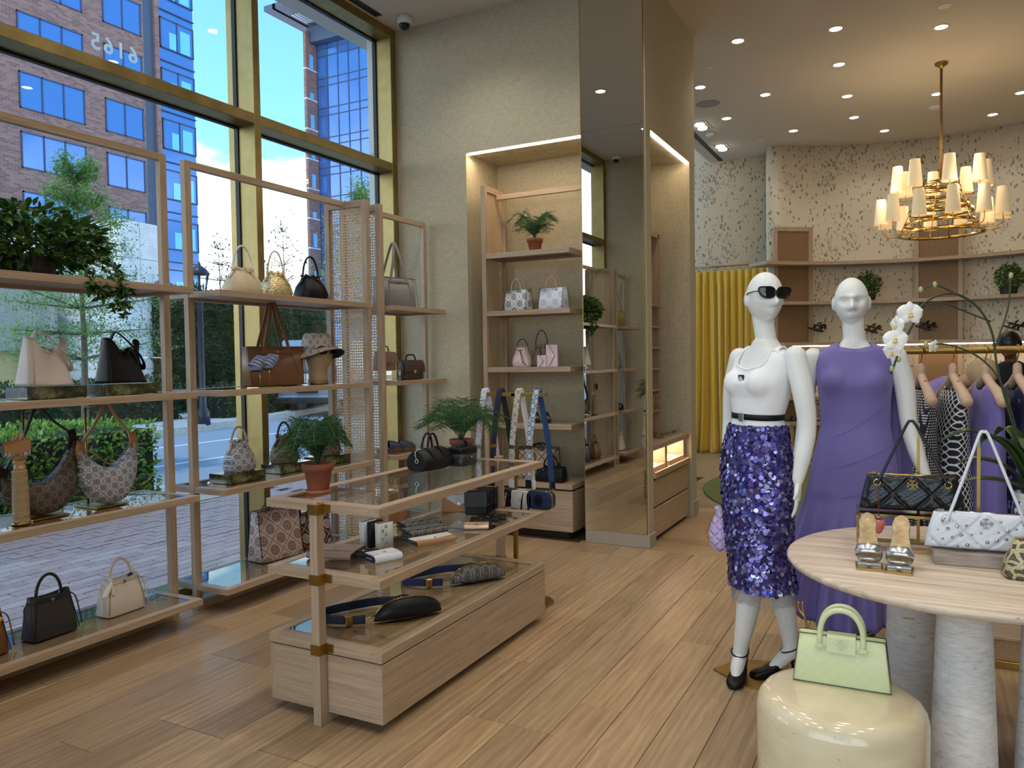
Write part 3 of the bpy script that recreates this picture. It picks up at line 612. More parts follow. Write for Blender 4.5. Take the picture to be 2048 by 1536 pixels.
def cane_geo(w_, h, cell):
    mb = MB(); nu, nv = int(w_/cell), int(h/cell); r = cell*0.35; c = cell/2
    o8 = [(-c, -c), (0, -c), (c, -c), (c, 0), (c, c), (0, c), (-c, c), (-c, 0)]; i8 = [(r*math.cos(a), r*math.sin(a)) for a in [math.radians(225+45*k) for k in range(8)]]
    for j in range(nv):
        for i in range(nu):
            x, z = -w_/2+(i+.5)*w_/nu, (j+.5)*h/nv; o = len(mb.v)
            mb.v += [(x+a, 0, z+b) for a, b in o8]+[(x+a, 0.0012*((i+j) % 2), z+b) for a, b in i8]
            mb.f += [(o+k, o+(k+1) % 8, o+8+(k+1) % 8, o+8+k) for k in range(8)]; mb.sm += [False]*8
    return mb.mesh('cane_weave', M['cane_strand'])
CANE = cane_geo(0.31, 2.56, 0.0212)
def shelf_part(t, x0, x1, y0, y1, z, b=0.045, th=0.036, name='shelf'):
    """a framed shelf as a part of fixture t: oak frame, woven panel, glass top"""
    f = MB().box(x1-b, x1, y0, y1, z-th, z, 0.001).build(name, M['wood_y'], t); MB().box(x0, x0+b, y0, y1, z-th, z, 0.001).build('back_rail', M['wood_y'], f)
    MB().box(x0+b, x1-b, y0, y0+b, z-th, z, 0.001).build('end_rail', M['wood_x'], f); MB().box(x0+b, x1-b, y1-b, y1, z-th, z, 0.001).build('end_rail', M['wood_x'], f)
    MB().box(x0+b, x1-b, y0+b, y1-b, z-0.018, z-0.010).build('cane_panel', M['cane'], f)
    MB().add([(x0+b, y0+b, z-0.0015), (x1-b, y0+b, z-0.0015), (x1-b, y1-b, z-0.0015), (x0+b, y1-b, z-0.0015)], [(0, 1, 2, 3)]).build('glass_top', M['shelf_glass'], f); return f
def cane_screen(t, x, y, h, dx=0.40):
    """upright cane screen, face towards -y, centred at x"""
    f = MB().box(x-dx/2, x-dx/2+0.045, y, y+0.04, 0, h, 0.001).build('screen_post', M['wood_z'], t); MB().box(x+dx/2-0.045, x+dx/2, y, y+0.04, 0, h, 0.001).build('screen_post', M['wood_z'], t)
    MB().box(x-dx/2+0.045, x+dx/2-0.045, y, y+0.04, h-0.05, h, 0.001).build('screen_rail', M['wood_x'], f); MB().box(x-dx/2+0.045, x+dx/2-0.045, y, y+0.04, 0, 0.05, 0.001).build('screen_rail', M['wood_x'], f)
    o = link('cane_weave', CANE, f); o['kind'] = 'stuff'; o.location = (x, y+0.02, 0.05); o.scale = (1, 1, (h-0.1)/2.56); return f
XP0, XP1 = -3.852, -3.814           # the upright frames
SX0, SX1 = -4.03, -3.555            # shelf depth
SZ = (0.157, 0.742, 1.322, 1.905)
HT = 2.68
def frame_part(t, y0, y1, at0=True, at1=True):
    if at0: MB().box(XP0, XP1, y0, y0+0.044, 0, HT, 0.001).build('post', M['wood_z'], t)
    if at1: MB().box(XP0, XP1, y1-0.044, y1, 0, HT, 0.001).build('post', M['wood_z'], t)
    MB().box(XP0, XP1, y0+(0.044 if at0 else 0), y1-(0.044 if at1 else 0), HT-0.04, HT, 0.001).build('top_rail', M['wood_y'], t)
    MB().box(XP0, XP1, y0+(0.044 if at0 else 0), y1-(0.044 if at1 else 0), 0.0, 0.05, 0.001).build('floor_rail', M['wood_y'], t)
t = thing('shelving_bay', 'oak window shelving bay by the near linen wall, seen only in the pier mirror', 'shelving', (0, 0, 0))
frame_part(t, 0.50, 1.345, True, False); cane_screen(t, -3.835, 1.345, HT)
for z in SZ: shelf_part(t, SX0, SX1, 0.60, 1.33, z)
t = thing('shelving_bay', 'oak framed window shelving bay nearest the viewer, carrying the trailing plant', 'shelving', (0, 0, 0))
frame_part(t, 1.585, 3.022, False, True); cane_screen(t, -3.815, 1.545, HT)
for z in SZ: shelf_part(t, SX0, SX1, 1.61, 2.975, z)
t = thing('shelving_bay', 'oak framed window shelving bay in the middle, with three bucket bags on its top shelf', 'shelving', (0, 0, 0))
frame_part(t, 3.146, 4.575, True, False); cane_screen(t, -3.815, 4.575, HT)
for z in SZ: shelf_part(t, SX0, SX1, 3.150, 4.545, z)
t = thing('shelving_bay', 'oak window shelving bay beside the alcove, with the grey tote on top', 'shelving', (0, 0, 0))
frame_part(t, 4.81, 5.662, False, True); cane_screen(t, -3.835, 4.77, HT)
for z in SZ: shelf_part(t, SX0, SX1, 4.83, 5.56, z)
# ---------------------------------------------------------------- central display table
t = thing('display_table', 'two tier oak and glass display table in the middle of the floor', 'table', (0, 0, 0))
TX0, TX1, TY0, TY1 = -2.452, -1.857, 2.390, 3.886
for z, nm in ((0.903, 'top_shelf'), (0.617, 'middle_shelf')):
    f = MB().box(TX1-0.05, TX1, TY0, TY1, z-0.036, z, 0.001).build(nm, M['wood_y'], t); MB().box(TX0, TX0+0.05, TY0, TY1, z-0.036, z, 0.001).build('side_rail', M['wood_y'], f)
    for ya, yb in ((TY0, TY0+0.06), (TY1-0.06, TY1)): MB().box(TX0+0.05, TX1-0.05, ya, yb, z-0.036, z, 0.001).build('end_rail', M['wood_x'], f)
    MB().add([(TX0+0.05, TY0+0.06, z-0.002), (TX1-0.05, TY0+0.06, z-0.002), (TX1-0.05, TY1-0.06, z-0.002), (TX0+0.05, TY1-0.06, z-0.002)], [(0, 1, 2, 3)]).build('glass_top', M['shelf_glass'], f)
z = 0.330
f = MB().box(TX1-0.05, TX1, TY0, TY1, z-0.042, z, 0.001).build('base_lid', M['wood_y'], t); MB().box(TX0, TX0+0.05, TY0, TY1, z-0.042, z, 0.001).build('side_rail', M['wood_y'], f)
for ya, yb in ((TY0, TY0+0.06), (TY1-0.06, TY1)): MB().box(TX0+0.05, TX1-0.05, ya, yb, z-0.042, z, 0.001).build('end_rail', M['wood_x'], f)
MB().box(TX0+0.05, TX1-0.05, TY0+0.06, TY1-0.06, z-0.018, z-0.008).build('cane_panel', M['cane'], f)
MB().add([(TX0+0.05, TY0+0.06, z-0.002), (TX1-0.05, TY0+0.06, z-0.002), (TX1-0.05, TY1-0.06, z-0.002), (TX0+0.05, TY1-0.06, z-0.002)], [(0, 1, 2, 3)]).build('glass_top', M['shelf_glass'], f)
MB().box(TX0+0.01, TX1-0.006, TY0+0.012, TY1-0.012, 0.28, 0.290).build('shadow_gap', M['dark'], t)
MB().box(TX0+0.03, TX1, TY0+0.003, TY1-0.003, 0.043, 0.282, 0.0015).build('drawer_base', M['wood_y'], t); MB().box(TX0, TX0+0.028, TY0+0.003, TY1-0.003, 0.043, 0.282, 0.0015).build('side_panel', M['wood_z'], t)
for ya, yb in ((TY0+0.0015, TY0+0.004), (TY1-0.004, TY1-0.0015)): MB().box(TX0+0.03, TX1-0.0005, ya, yb, 0.044, 0.281).build('end_panel', M['wood_x'], t)
for y0, y1, s_ in ((2.345, 2.388, -1), (3.888, 3.931, 1)):
    p = MB().box(-2.173, -2.133, y0, y1, 0, 0.916, 0.0015).build('post', M['wood_z'], t)
    for z in (0.903, 0.617, 0.330):
        c = MB().box(-2.178, -2.128, y0-0.005 if s_ < 0 else y0, y1 if s_ < 0 else y1+0.005, z-0.040, z+0.002, 0.001).build('brass_clamp', M['brass'], p)
        ya, yb = (2.383, 2.389) if s_ < 0 else (3.887, 3.893)
        MB().box(-2.202, -2.098, ya, yb, z-0.036, z-0.001, 0.001).cyl((-2.113, ya-0.001, z-0.018), (-2.113, yb+0.001, z-0.018), 0.003, n=8).build('brass_clamp', M['brass'], p)
MB().box(-2.173, -2.133, 2.392, 3.884, 0.0, 0.04, 0.001).build('runner', M['wood_y'], t)
# ---------------------------------------------------------------- alcove shelving
t = thing('alcove_shelving', 'oak shelving with a cane side screen and drawer base in the lit wall alcove', 'shelving', (0, 0, 0))
NX0, NX1, NY0, NY1 = -3.270, -2.470, 5.700, 6.05
s_ = MB().box(NX0-0.005, NX0+0.035, 5.695, 5.735, 0.46, 2.95, 0.001).build('side_screen', M['wood_z'], t); MB().box(NX0-0.005, NX0+0.035, 6.05, 6.09, 0.46, 2.95, 0.001).build('screen_post', M['wood_z'], s_)
MB().box(NX0-0.005, NX0+0.035, 5.735, 6.05, 2.90, 2.95, 0.001).build('screen_rail', M['wood_y'], s_)
o = link('cane_weave', CANE, s_); o['kind'] = 'stuff'; o.rotation_euler.z = PI/2; o.location = (NX0+0.015, 5.892, 0.46); o.scale = (1, 1, 2.44/2.56)
MB().box(NX0+0.035, -2.36, 5.90, 5.935, 2.86, 2.90, 0.001).build('top_rail', M['wood_x'], t)
for z in (2.371, 1.885, 1.410, 0.939):
    f = MB().box(NX0, NX1, NY0, NY0+0.05, z-0.042, z, 0.001).build('shelf', M['wood_x'], t); MB().box(NX0, NX1, NY1-0.05, NY1, z-0.042, z, 0.001).build('back_rail', M['wood_x'], f)
    for xa in (NX0, NX1-0.05): MB().box(xa, xa+0.05, NY0+0.05, NY1-0.05, z-0.042, z, 0.001).build('end_rail', M['wood_y'], f)
    MB().box(NX0+0.05, NX1-0.05, NY0+0.05, NY1-0.05, z-0.016, z-0.002).build('shelf_panel', M['wood_y'], f)
MB().box(NX0-0.01, NX1+0.004, 5.695, 6.20, 0.41, 0.452, 0.001).build('base_top', M['wood_x'], t); MB().box(NX0, NX1-0.01, 5.72, 6.2, 0.395, 0.41).build('shadow_gap', M['dark'], t)
MB().box(NX0-0.01, NX1+0.004, 5.70, 6.20, 0.062, 0.395, 0.0015).build('drawer', M['wood_x'], t); MB().box(NX0+0.05, NX1-0.06, 5.76, 6.2, 0, 0.062).build('plinth', M['sub'], t)
struct('trim_1', MB().box(-3.405, -2.36, 5.712, 5.735, 3.228, 3.243), M['strip']); struct('trim_2', MB().box(-1.862, -1.838, 5.85, 6.965, 3.218, 3.235), M['strip'])
for nm, loc, sz, rz in (('alcove led glow', (-2.89, 5.76, 3.22), (1.0, 0.03), 0), ('side alcove led glow', (-1.90, 6.4, 3.21), (0.03, 1.0), 0)):
    l = bpy.data.lights.new(nm, 'AREA'); l.shape = 'RECTANGLE'; l.size, l.size_y = sz; l.energy = 3.0 if 'side' not in nm else 1.2; l.color = (1, 0.78, 0.52); o = bpy.data.objects.new(nm, l); COL.objects.link(o); o.location = loc
# ---------------------------------------------------------------- tall mirror on the pier
t = thing('pier_mirror', 'tall two part mirror covering the front of the pier', 'mirror', (0, 0, 0))
MB().box(-2.350, -1.843, 5.690, 5.7045, 3.2565, 4.415).build('upper_glass', M['mirror'], t); MB().box(-2.350, -1.843, 5.690, 5.7045, 0.104, 3.2535).build('lower_glass', M['mirror'], t)
MB().box(-2.354, -2.350, 5.688, 5.705, 0.104, 4.415).box(-1.843, -1.839, 5.688, 5.705, 0.104, 4.415).build('edge_trim', M['brass'], t)
# ---------------------------------------------------------------- jewellery fixture in the side alcove of the pier
t = thing('jewellery_cabinet', 'oak jewellery cabinet with lit pull out trays in the side alcove of the pier', 'cabinet', (0, 0, 0))
for i, (ya, yb) in enumerate(((5.885, 6.348), (6.356, 6.925))):
    MB().box(-2.22, -1.845, ya, yb, 0.036, 0.268, 0.004).build('drawer', M['wood_y'], t); MB().box(-2.22, -1.845, ya, yb, 0.282, 0.495, 0.004).build('drawer', M['wood_y'], t)
    MB().box(-2.22, -1.86, ya, yb, 0.03, 0.52).build('carcass', M['dark'], t)
    tr = MB().box(-2.22, -1.825, ya, yb, 0.512, 0.530, 0.001).box(-1.84, -1.825, ya, yb, 0.53, 0.560).box(-2.2, -1.84, yb-0.012, yb, 0.53, 0.56).build('tray', M['wood_y'], t)
    MB().box(-2.15, -1.87, ya+0.05, yb-0.05, 0.53, 0.588, 0.003).build('cushion', plain('peach suede', (222, 176, 146), 0.9), t)
    MB().box(-2.22, -1.84, ya, yb+(0.004 if i else 0), 0.735, 0.778, 0.001).build('top_board', M['wood_y'], t)
    MB().box(-2.22, -2.20, ya, yb, 0.53, 0.735).box(-2.2, -1.88, yb-0.03, yb, 0.53, 0.735).box(-2.2, -1.88, ya, ya+0.02, 0.53, 0.735).build('light_box', M['wood_y'], t)
    MB().box(-2.1, -1.9, ya+0.05, yb-0.05, 0.728, 0.734).build('led', M['strip'], t)
    l = bpy.data.lights.new('jewellery tray lamp', 'AREA'); l.size = 0.2; l.energy = 0.22; l.color = (1, 0.66, 0.42); o = bpy.data.objects.new('tray_lamp', l); COL.objects.link(o); o.location = (-2.0, (ya+yb)/2, 0.722)
    for k in range(5):
        j = MB().tube([(0.012*math.cos(a), 0.012*math.sin(a), 0.004) for a in [2*PI*q/12 for q in range(12)]], 0.003, 6, closed=True).ball((0, 0.013, 0.006), 0.005, 8, 5).build('ring', M['brass2']); j.location = (-1.93-0.05*(k % 2), ya+0.10+(yb-ya-0.2)*k/4, 0.588)
        tag(j, 'gold ring resting on the peach cushion of the lit jewellery tray', 'ring', 'rings on the jewellery trays')
p = MB().box(-2.245, -2.225, 5.86, 6.96, 0.78, 2.60).build('peg_board', M['wood_z'], t)
for y in (5.87, 6.30, 6.90): MB().box(-2.225, -2.10, y, y+0.03, 0.80, 2.60 if y > 6.5 else 1.9, 0.001).build('upright', M['wood_z'], p)
MB().box(-2.225, -2.10, 5.87, 6.93, 2.56, 2.60, 0.001).build('top_rail', M['wood_y'], t)
for k in range(6): MB().box(-2.225, -2.08, 6.33, 6.90, 0.98+0.19*k, 0.995+0.19*k).build('small_shelf', M['wood_y'], t)
gc = MB().box(-2.16, -1.90, 6.36, 6.86, 0.779, 0.83).build('tray_case', M['vitrine']); tag(gc, 'clear low display case of jewellery on top of the jewellery cabinet', 'display case')
for k in range(4):
    q = MB().tube(spline([(0, -0.03, 0.012), (0.03, 0, 0.006), (0, 0.03, 0.012), (-0.03, 0, 0.006)], 5), 0.004, 6).build('bracelet', M['brass2']); q.location = (-2.02+0.03*(k % 2), 6.42+0.11*k, 0.783); tag(q, 'gold bracelet lying in the clear case on the jewellery cabinet', 'bracelet', 'bracelets in the clear case')
for k in range(4):
    q = MB().tube(spline([(0, -0.02, 0.09), (0.01, -0.025, 0.0), (0.015, 0, -0.05), (0.01, 0.025, 0.0), (0, 0.02, 0.09)], 5), 0.0035, 6).build('hanging_necklace', M['brass2']); q.location = (-2.08, 6.50+0.09*k, 1.05); tag(q, 'gold necklace hanging in the pier side alcove', 'necklace', 'necklaces in the side alcove')
# ---------------------------------------------------------------- the round salon
t = thing('round_rug', 'olive green round rug in the salon behind the mannequins', 'rug', (SCX, SCY, 0))
MB().lathe([(2.36, 0.001), (2.37, 0.006), (2.35, 0.012), (0.01, 0.012)], 96).build('pile', m_noise('olive rug', (92, 96, 30), (124, 126, 50), 60, 0.95, 0.004), t)
def arc_board(r0, r1, a0, a1, z0, z1, n=40):
    mb = MB(); rg = []
    for i in range(n+1):
        a = math.radians(a0+(a1-a0)*i/n); c, s_ = math.cos(a), math.sin(a); rg.append([(SCX+r0*c, SCY+r0*s_, z0), (SCX+r1*c, SCY+r1*s_, z0), (SCX+r1*c, SCY+r1*s_, z1), (SCX+r0*c, SCY+r0*s_, z1)])
    return mb.loft(rg, smooth=False)
t = thing('curved_shelving', 'long curved oak shelving with cane panels against the flowered wall', 'shelving', (0, 0, 0))
for z, a in ((2.755, 138), (2.21, 132), (1.645, 132), (0.895, 131)): arc_board(2.70, 3.07, a, -30, z-0.045, z).build('shelf', M['wood_x'], t)
led = arc_board(2.715, 2.73, 129, -30, 1.585, 1.60).build('led_strip', M['strip'], t)
for a in (122, 108, 88, 70):
    c = math.radians(a); l = bpy.data.lights.new('shelf led glow', 'AREA'); l.shape = 'RECTANGLE'; l.size, l.size_y = 0.7, 0.03; l.energy = 0.5; l.color = (1, 0.72, 0.48); o = bpy.data.objects.new('shelf_glow', l); COL.objects.link(o); o.location = (SCX+2.74*math.cos(c), SCY+2.74*math.sin(c), 1.575); o.rotation_euler.z = c+PI/2
for ac in (126.5, 89.0, 50.0):
    c = math.radians(ac); ex, ey = SCX+2.93*math.cos(c), SCY+2.93*math.sin(c); Rz = c-PI/2
    f = MB().box(-0.29, -0.235, -0.02, 0.02, 0, 3.26, 0.001).box(0.235, 0.29, -0.02, 0.02, 0, 3.26, 0.001).box(-0.235, 0.235, -0.02, 0.02, 3.2, 3.26, 0.001).build('cane_panel', M['wood_z'], t); f.location = (ex, ey, 0); f.rotation_euler.z = Rz
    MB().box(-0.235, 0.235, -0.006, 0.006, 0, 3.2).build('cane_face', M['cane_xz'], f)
arc_board(2.66, 3.07, 131, -30, 0.50, 0.545).build('cabinet_top', M['wood_x'], t); arc_board(2.66, 3.07, 131, -30, 0.04, 0.12).build('cabinet_plinth', M['wood_x'], t)
for i in range(12):
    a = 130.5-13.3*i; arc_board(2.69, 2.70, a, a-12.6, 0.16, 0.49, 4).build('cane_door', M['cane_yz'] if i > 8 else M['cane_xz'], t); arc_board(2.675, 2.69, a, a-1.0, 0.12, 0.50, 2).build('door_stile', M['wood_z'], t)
# curtain
t = thing('curtain', 'mustard velvet curtain with pinch pleats on a brass rod', 'curtain', (0, 0, 0))
def cur(u, v):
    x = -3.25+1.30*u; z = 2.755*v+0.004; a = 0.055*(0.45+0.55*(1-v))+0.012; ph = 2*PI*u*12.5
    y = 11.78+a*math.sin(ph+0.7*math.sin(3*u*PI))+0.25*a*math.sin(2.3*ph+1)
    if v > 0.93: y = 11.78+0.028*math.copysign(abs(math.sin(ph))**0.5, math.sin(ph))
    return (x+0.012*math.sin(ph*2+v*3)+0.05*(1-v)**3*math.sin(u*17), y-0.05*(1-v)**6, z)
vel = S('mustard velvet', col=c3(222, 182, 52), rough=0.55, sheen=0.6); cw_ = MB().grid(cur, 260, 40).build('velvet', vel.mat, t); cw_.modifiers.new('thickness', 'SOLIDIFY').thickness = 0.004
MB().cyl((-3.4, 11.74, 2.82), (-1.97, 11.74, 2.82), 0.011, n=10).ball((-1.96, 11.74, 2.82), 0.02).build('rod', M['brass'], t)
for k in range(12):
    x = -3.2+0.108*k; MB().tube([(x, 11.74+0.02*math.cos(a), 2.815+0.02*math.sin(a)) for a in [2*PI*q/14 for q in range(14)]], 0.003, 6, closed=True).build('ring', M['brass2'], t)
# chandelier
t = thing('chandelier', 'tiered brass chandelier with cream cone shades above the round salon', 'chandelier', (SCX+0.012, SCY, 0))
MB().lathe([(0.001, CEIL), (0.062, CEIL-0.001), (0.06, CEIL-0.02), (0.022, CEIL-0.045), (0.014, CEIL-0.06)], 24).build('canopy', M['brass'], t)
MB().cyl((0, 0, CEIL-0.05), (0, 0, 3.25), 0.013, n=12).ball((0, 0, 3.24), 0.022).build('rod', gold('rope wrapped rod', (150, 122, 84), 0.6), t)
def hoop(r, z0, z1, name):
    n = 48; MB().loft([[(r*math.cos(2*PI*k/n), r*math.sin(2*PI*k/n), z) for k in range(n)] for z in (z0, z1)]+[[((r-0.008)*math.cos(2*PI*k/n), (r-0.008)*math.sin(2*PI*k/n), z) for k in range(n)] for z in (z1, z0)]+[[(r*math.cos(2*PI*k/n), r*math.sin(2*PI*k/n), z0) for k in range(n)]], caps=False).build(name, M['brass2'], t)
for r, z in ((0.395, 2.70), (0.34, 2.80), (0.30, 2.92), (0.26, 2.98), (0.19, 3.10), (0.17, 3.20)): hoop(r, z-0.016, z+0.016, 'ring')
for k in range(6):
    a = 2*PI*k/6+0.3; c, s_ = math.cos(a), math.sin(a)
    MB().tube([(0.39*c, 0.39*s_, 2.69), (0.335*c, 0.335*s_, 2.82), (0.255*c, 0.255*s_, 3.0), (0.165*c, 0.165*s_, 3.22)], 0.008, 4, flat=(0.012, 0.004)).build('strap', M['brass2'], t)
for k in range(3): 
    a = 2*PI*k/3+0.3; MB().cyl((0.17*math.cos(a), 0.17*math.sin(a), 3.20), (0, 0, 3.235), 0.006, n=6).build('spoke', M['brass2'], t)
SHM = S('cream linen shade', col=c3(244, 228, 196), rough=0.8); SHM.set(emit=SHM.n('RGB'), estr=0.15); SHM.nt.nodes['RGB'].outputs[0].default_value = (1.0, 0.72, 0.34, 1)
sh_me = MB().lathe([(0.070, 0.0), (0.047, 0.262)], 24, caps=False).mesh('shade', SHM.mat); bulb_me = MB().ball((0, 0, 0.1), 0.02, 10, 6).mesh('bulb', emit('lit bulb', (1, 0.75, 0.42), 3.0))
for tier, (n, R, zb, r0) in enumerate(((12, 0.555, 2.815, 0.395), (8, 0.40, 3.145, 0.26))):
    for k in range(n):
        a = 2*PI*k/n+0.16; c, s_ = math.cos(a), math.sin(a)
        ar = MB().tube(spline([(r0*c, r0*s_, zb-0.10), ((R-0.04)*c, (R-0.04)*s_, zb-0.10), (R*c, R*s_, zb-0.06), (R*c, R*s_, zb+0.06)], 5), 0.0045, 6).build('arm', M['brass2'], t)
        o = link('shade', sh_me, ar); o.location = (R*c, R*s_, zb); o = link('bulb', bulb_me, ar); o.location = (R*c, R*s_, zb)
    for k in range(4):
        a = 2*PI*k/4+0.4; l = bpy.data.lights.new('chandelier glow', 'POINT'); l.energy = 2.2; l.color = (1, 0.74, 0.44); l.shadow_soft_size = 0.06; o = bpy.data.objects.new('chandelier_glow', l); COL.objects.link(o); o.parent = t; o.location = (R*math.cos(a)*1.0, R*math.sin(a), zb+0.30)
# ---------------------------------------------------------------- things fixed to the ceiling
def slot(name, label, x0, x1, y0, y1):
    o = MB().box(x0, x1, y0, y1, CEIL-0.004, CEIL-0.001).build(name, M['dark']); return tag(o, label, 'air vent')
slot('slot_diffuser', 'black linear slot diffuser in the ceiling beside the window wall', -4.10, -4.03, 3.6, 5.38); slot('slot_diffuser', 'black linear slot diffuser in the salon ceiling by the curtain', -2.66, -2.59, 9.9, 11.85)
for cx_, cy_, lab in ((-3.885, 5.50, 'white dome security camera on the ceiling by the window corner'), (-3.885, 0.66, 'white dome security camera seen only in the pier mirror')):
  t = thing('dome_camera', lab, 'camera', (cx_, cy_, CEIL))
  MB().lathe([(0.001, -0.001), (0.062, -0.001), (0.062, -0.05), (0.05, -0.068)], 24).build('housing', M['white'], t); MB().lathe([(0.047, -0.066), (0.046, -0.085), (0.03, -0.108), (0.001, -0.116)], 20).build('dome', S('smoked dome', col=c3(20, 22, 26), rough=0.08).mat, t)
for x, y, r, nm, lab, cat in ((-1.883, 7.991, 0.042, 'cover_disc', 'small white round cap in the salon ceiling near the pier', 'ceiling cap'), (0.202, 7.606, 0.06, 'cover_disc', 'white round cap in the ceiling above the chandelier', 'ceiling cap'), (-1.912, 11.032, 0.05, 'cover_disc', 'small white round cap in the salon ceiling by the curved wall end', 'ceiling cap'), (-2.168, 9.124, 0.14, 'ceiling_speaker', 'large round grey ceiling speaker beside the pier', 'speaker'), (-2.436, 10.362, 0.06, 'smoke_detector', 'white smoke detector between the two twin spotlights', 'detector'), (0.186, 10.605, 0.075, 'smoke_detector', 'white smoke detector behind the chandelier rod', 'detector')):
    d = 0.035 if 'smoke' in nm else 0.006
    tag(MB().lathe([(0.001, CEIL-0.001), (r, CEIL-0.001), (r*0.96, CEIL-d*0.6), (r*0.7, CEIL-d), (0.001, CEIL-d)], 28, x, y).build(nm, plain('speaker grille', (150, 150, 152), 0.7) if 'speaker' in nm else M['white']), lab, cat)
for y, lab in ((9.921, 'recessed twin spotlight in the salon ceiling nearer the pier'), (11.081, 'recessed twin spotlight in the salon ceiling nearer the curtain'), (3.1, 'recessed twin spotlight above the shop floor, seen in the pier mirror')):
    x = -2.447 if y > 4 else -2.25
    t = thing('twin_spotlight', lab, 'spotlight', (x, y, CEIL)); MB().box(-0.10, 0.10, -0.18, 0.18, -0.006, -0.001).build('trim_plate', M['white'], t); MB().box(-0.08, 0.08, -0.16, 0.16, -0.009, -0.005).build('recess', plain('spot recess', (60, 58, 54), 0.6), t)
    for s_ in (-1, 1): MB().ball((0, s_*0.078, -0.018), (0.062, 0.062, 0.02), 16, 6).build('lamp', emit('lit spot lens', (1, 0.95, 0.86), 12), t)
# ================================================================ bag and accessory builders (local frame: x across the bag, front towards -y, z up)
def shell(t, prof, mat, nm='body', lip=0.02, warp=None, n=40, th=0.004):
    """prof: (z, half width, half depth, squareness); open top with an inner lip"""
    rg = [sring(0, 0, z, a, b, e, n) for z, a, b, e in prof]; z, a, b, e = prof[-1]
    if lip: rg += [sring(0, 0, z, a-th, b-th, e, n), sring(0, 0, z-lip, a-th*1.2, b-th*1.2, e, n)]
    rg = [sring(0, 0, prof[0][0]+0.0, prof[0][1]*0.94, prof[0][2]*0.9, prof[0][3], n)]+[sring(0, 0, prof[0][0]+0.006, prof[0][1], prof[0][2], prof[0][3], n)]+rg[1:]
    mb = MB().loft(rg); 
    if warp: mb.warp(warp)
    return mb.build(nm, mat, t)
def handle(t, mat, x0, x1, y, z, h, r=0.006, flat=None, lean=0.0, e=2.0, nm='handle'):
    return MB().tube(arc(x0, x1, y, z, h, 18, lean, e), r, 8, flat=flat).build(nm, mat, t)
def emb_mb(r, th=0.003, ring=False):
    m = MB(); w_ = r*0.16
    m.box(-w_, w_, -th, th, -r, r).box(-r, r, -th, th, -w_, w_)
    for s_ in (-1, 1):
        m.box(-r*0.55, r*0.55, -th, th, s_*r*0.86-w_, s_*r*0.86+w_); m.box(s_*r*0.86-w_, s_*r*0.86+w_, -th, th, -r*0.55, r*0.55)
    if ring: m.tube([(1.35*r*math.cos(a), 0, 1.35*r*math.sin(a)) for a in [2*PI*k/24 for k in range(24)]], r*0.1, 6, closed=True)
    return m
LE = {}
def lea(rgb, rough=0.42):
    k = (rgb, rough)
    if k not in LE: LE[k] = leather('leather %d %d %d' % rgb, rgb, rough)
    return LE[k]
def cord(t, mat, pts, r=0.0025, nm='drawstring', knot=True):
    p = spline(pts, 6); m = MB().tube(p, r, 6)
    if knot: m.ball(p[-1], r*2.4, 8, 5)
    return m.build(nm, mat, t)
def bucket(label, loc, rz, w_, h, hh, mat, hmat, group=None, hr=0.007, metal=None, cordm=None, e=2.6, dk=0.78, taper=0.56, tab=True):
    t = thing('bucket_bag', label, 'handbag', loc, rz, group); a = w_/2; b = a*dk; metal = metal or M['brass2']
    def ruf(x, y, z):
        f = max(0.0, (z/h-0.62)/0.38); an = math.atan2(y, x); k = 1+0.10*f*f*math.cos(9*an); return (x*k, y*k, z+0.006*f*math.cos(9*an))
    shell(t, [(0, a*0.94, b*0.94, e), (h*0.25, a, b, e), (h*0.55, a*0.86, b*0.88, e), (h*0.80, a*(taper+0.06), b*(taper+0.08), 2.2), (h*0.90, a*taper, b*taper, 2.0), (h, a*(taper+0.05), b*(taper+0.05), 2.0)], mat, warp=ruf, n=54)
    tx = a*(taper+0.06)
    hd = handle(t, hmat, -tx, tx, 0, h*0.86, hh, hr)
    for s_ in (-1, 1):
        if tab: MB().tube([(s_*(a*0.86), 0, h*0.62), (s_*tx, 0, h*0.86), (s_*tx*1.0, 0, h*0.86+hh*0.22)], 0.004, 6, flat=(0.009, 0.003)).build('handle_tab', hmat, hd)
        MB().ball((s_*tx*1.03, -0.004, h*0.90), 0.006, 8, 5).build('stud', metal, hd)
    cm = cordm or hmat; zb = h*0.86
    cord(t, cm, [(-tx*0.5, -b*taper*1.05, zb), (0, -b*taper*1.2, zb-0.005), (a*0.25, -b*0.95, h*0.55), (a*0.45, -b*1.05, h*0.22)]); cord(t, cm, [(tx*0.5, -b*taper*1.05, zb), (0.004, -b*taper*1.22, zb-0.006), (a*0.42, -b*0.9, h*0.50), (a*0.66, -b*0.98, h*0.12)])
    MB().ball((0, -b*taper*1.25, zb-0.004), 0.008, 8, 6).build('cord_stop', metal, t); return t
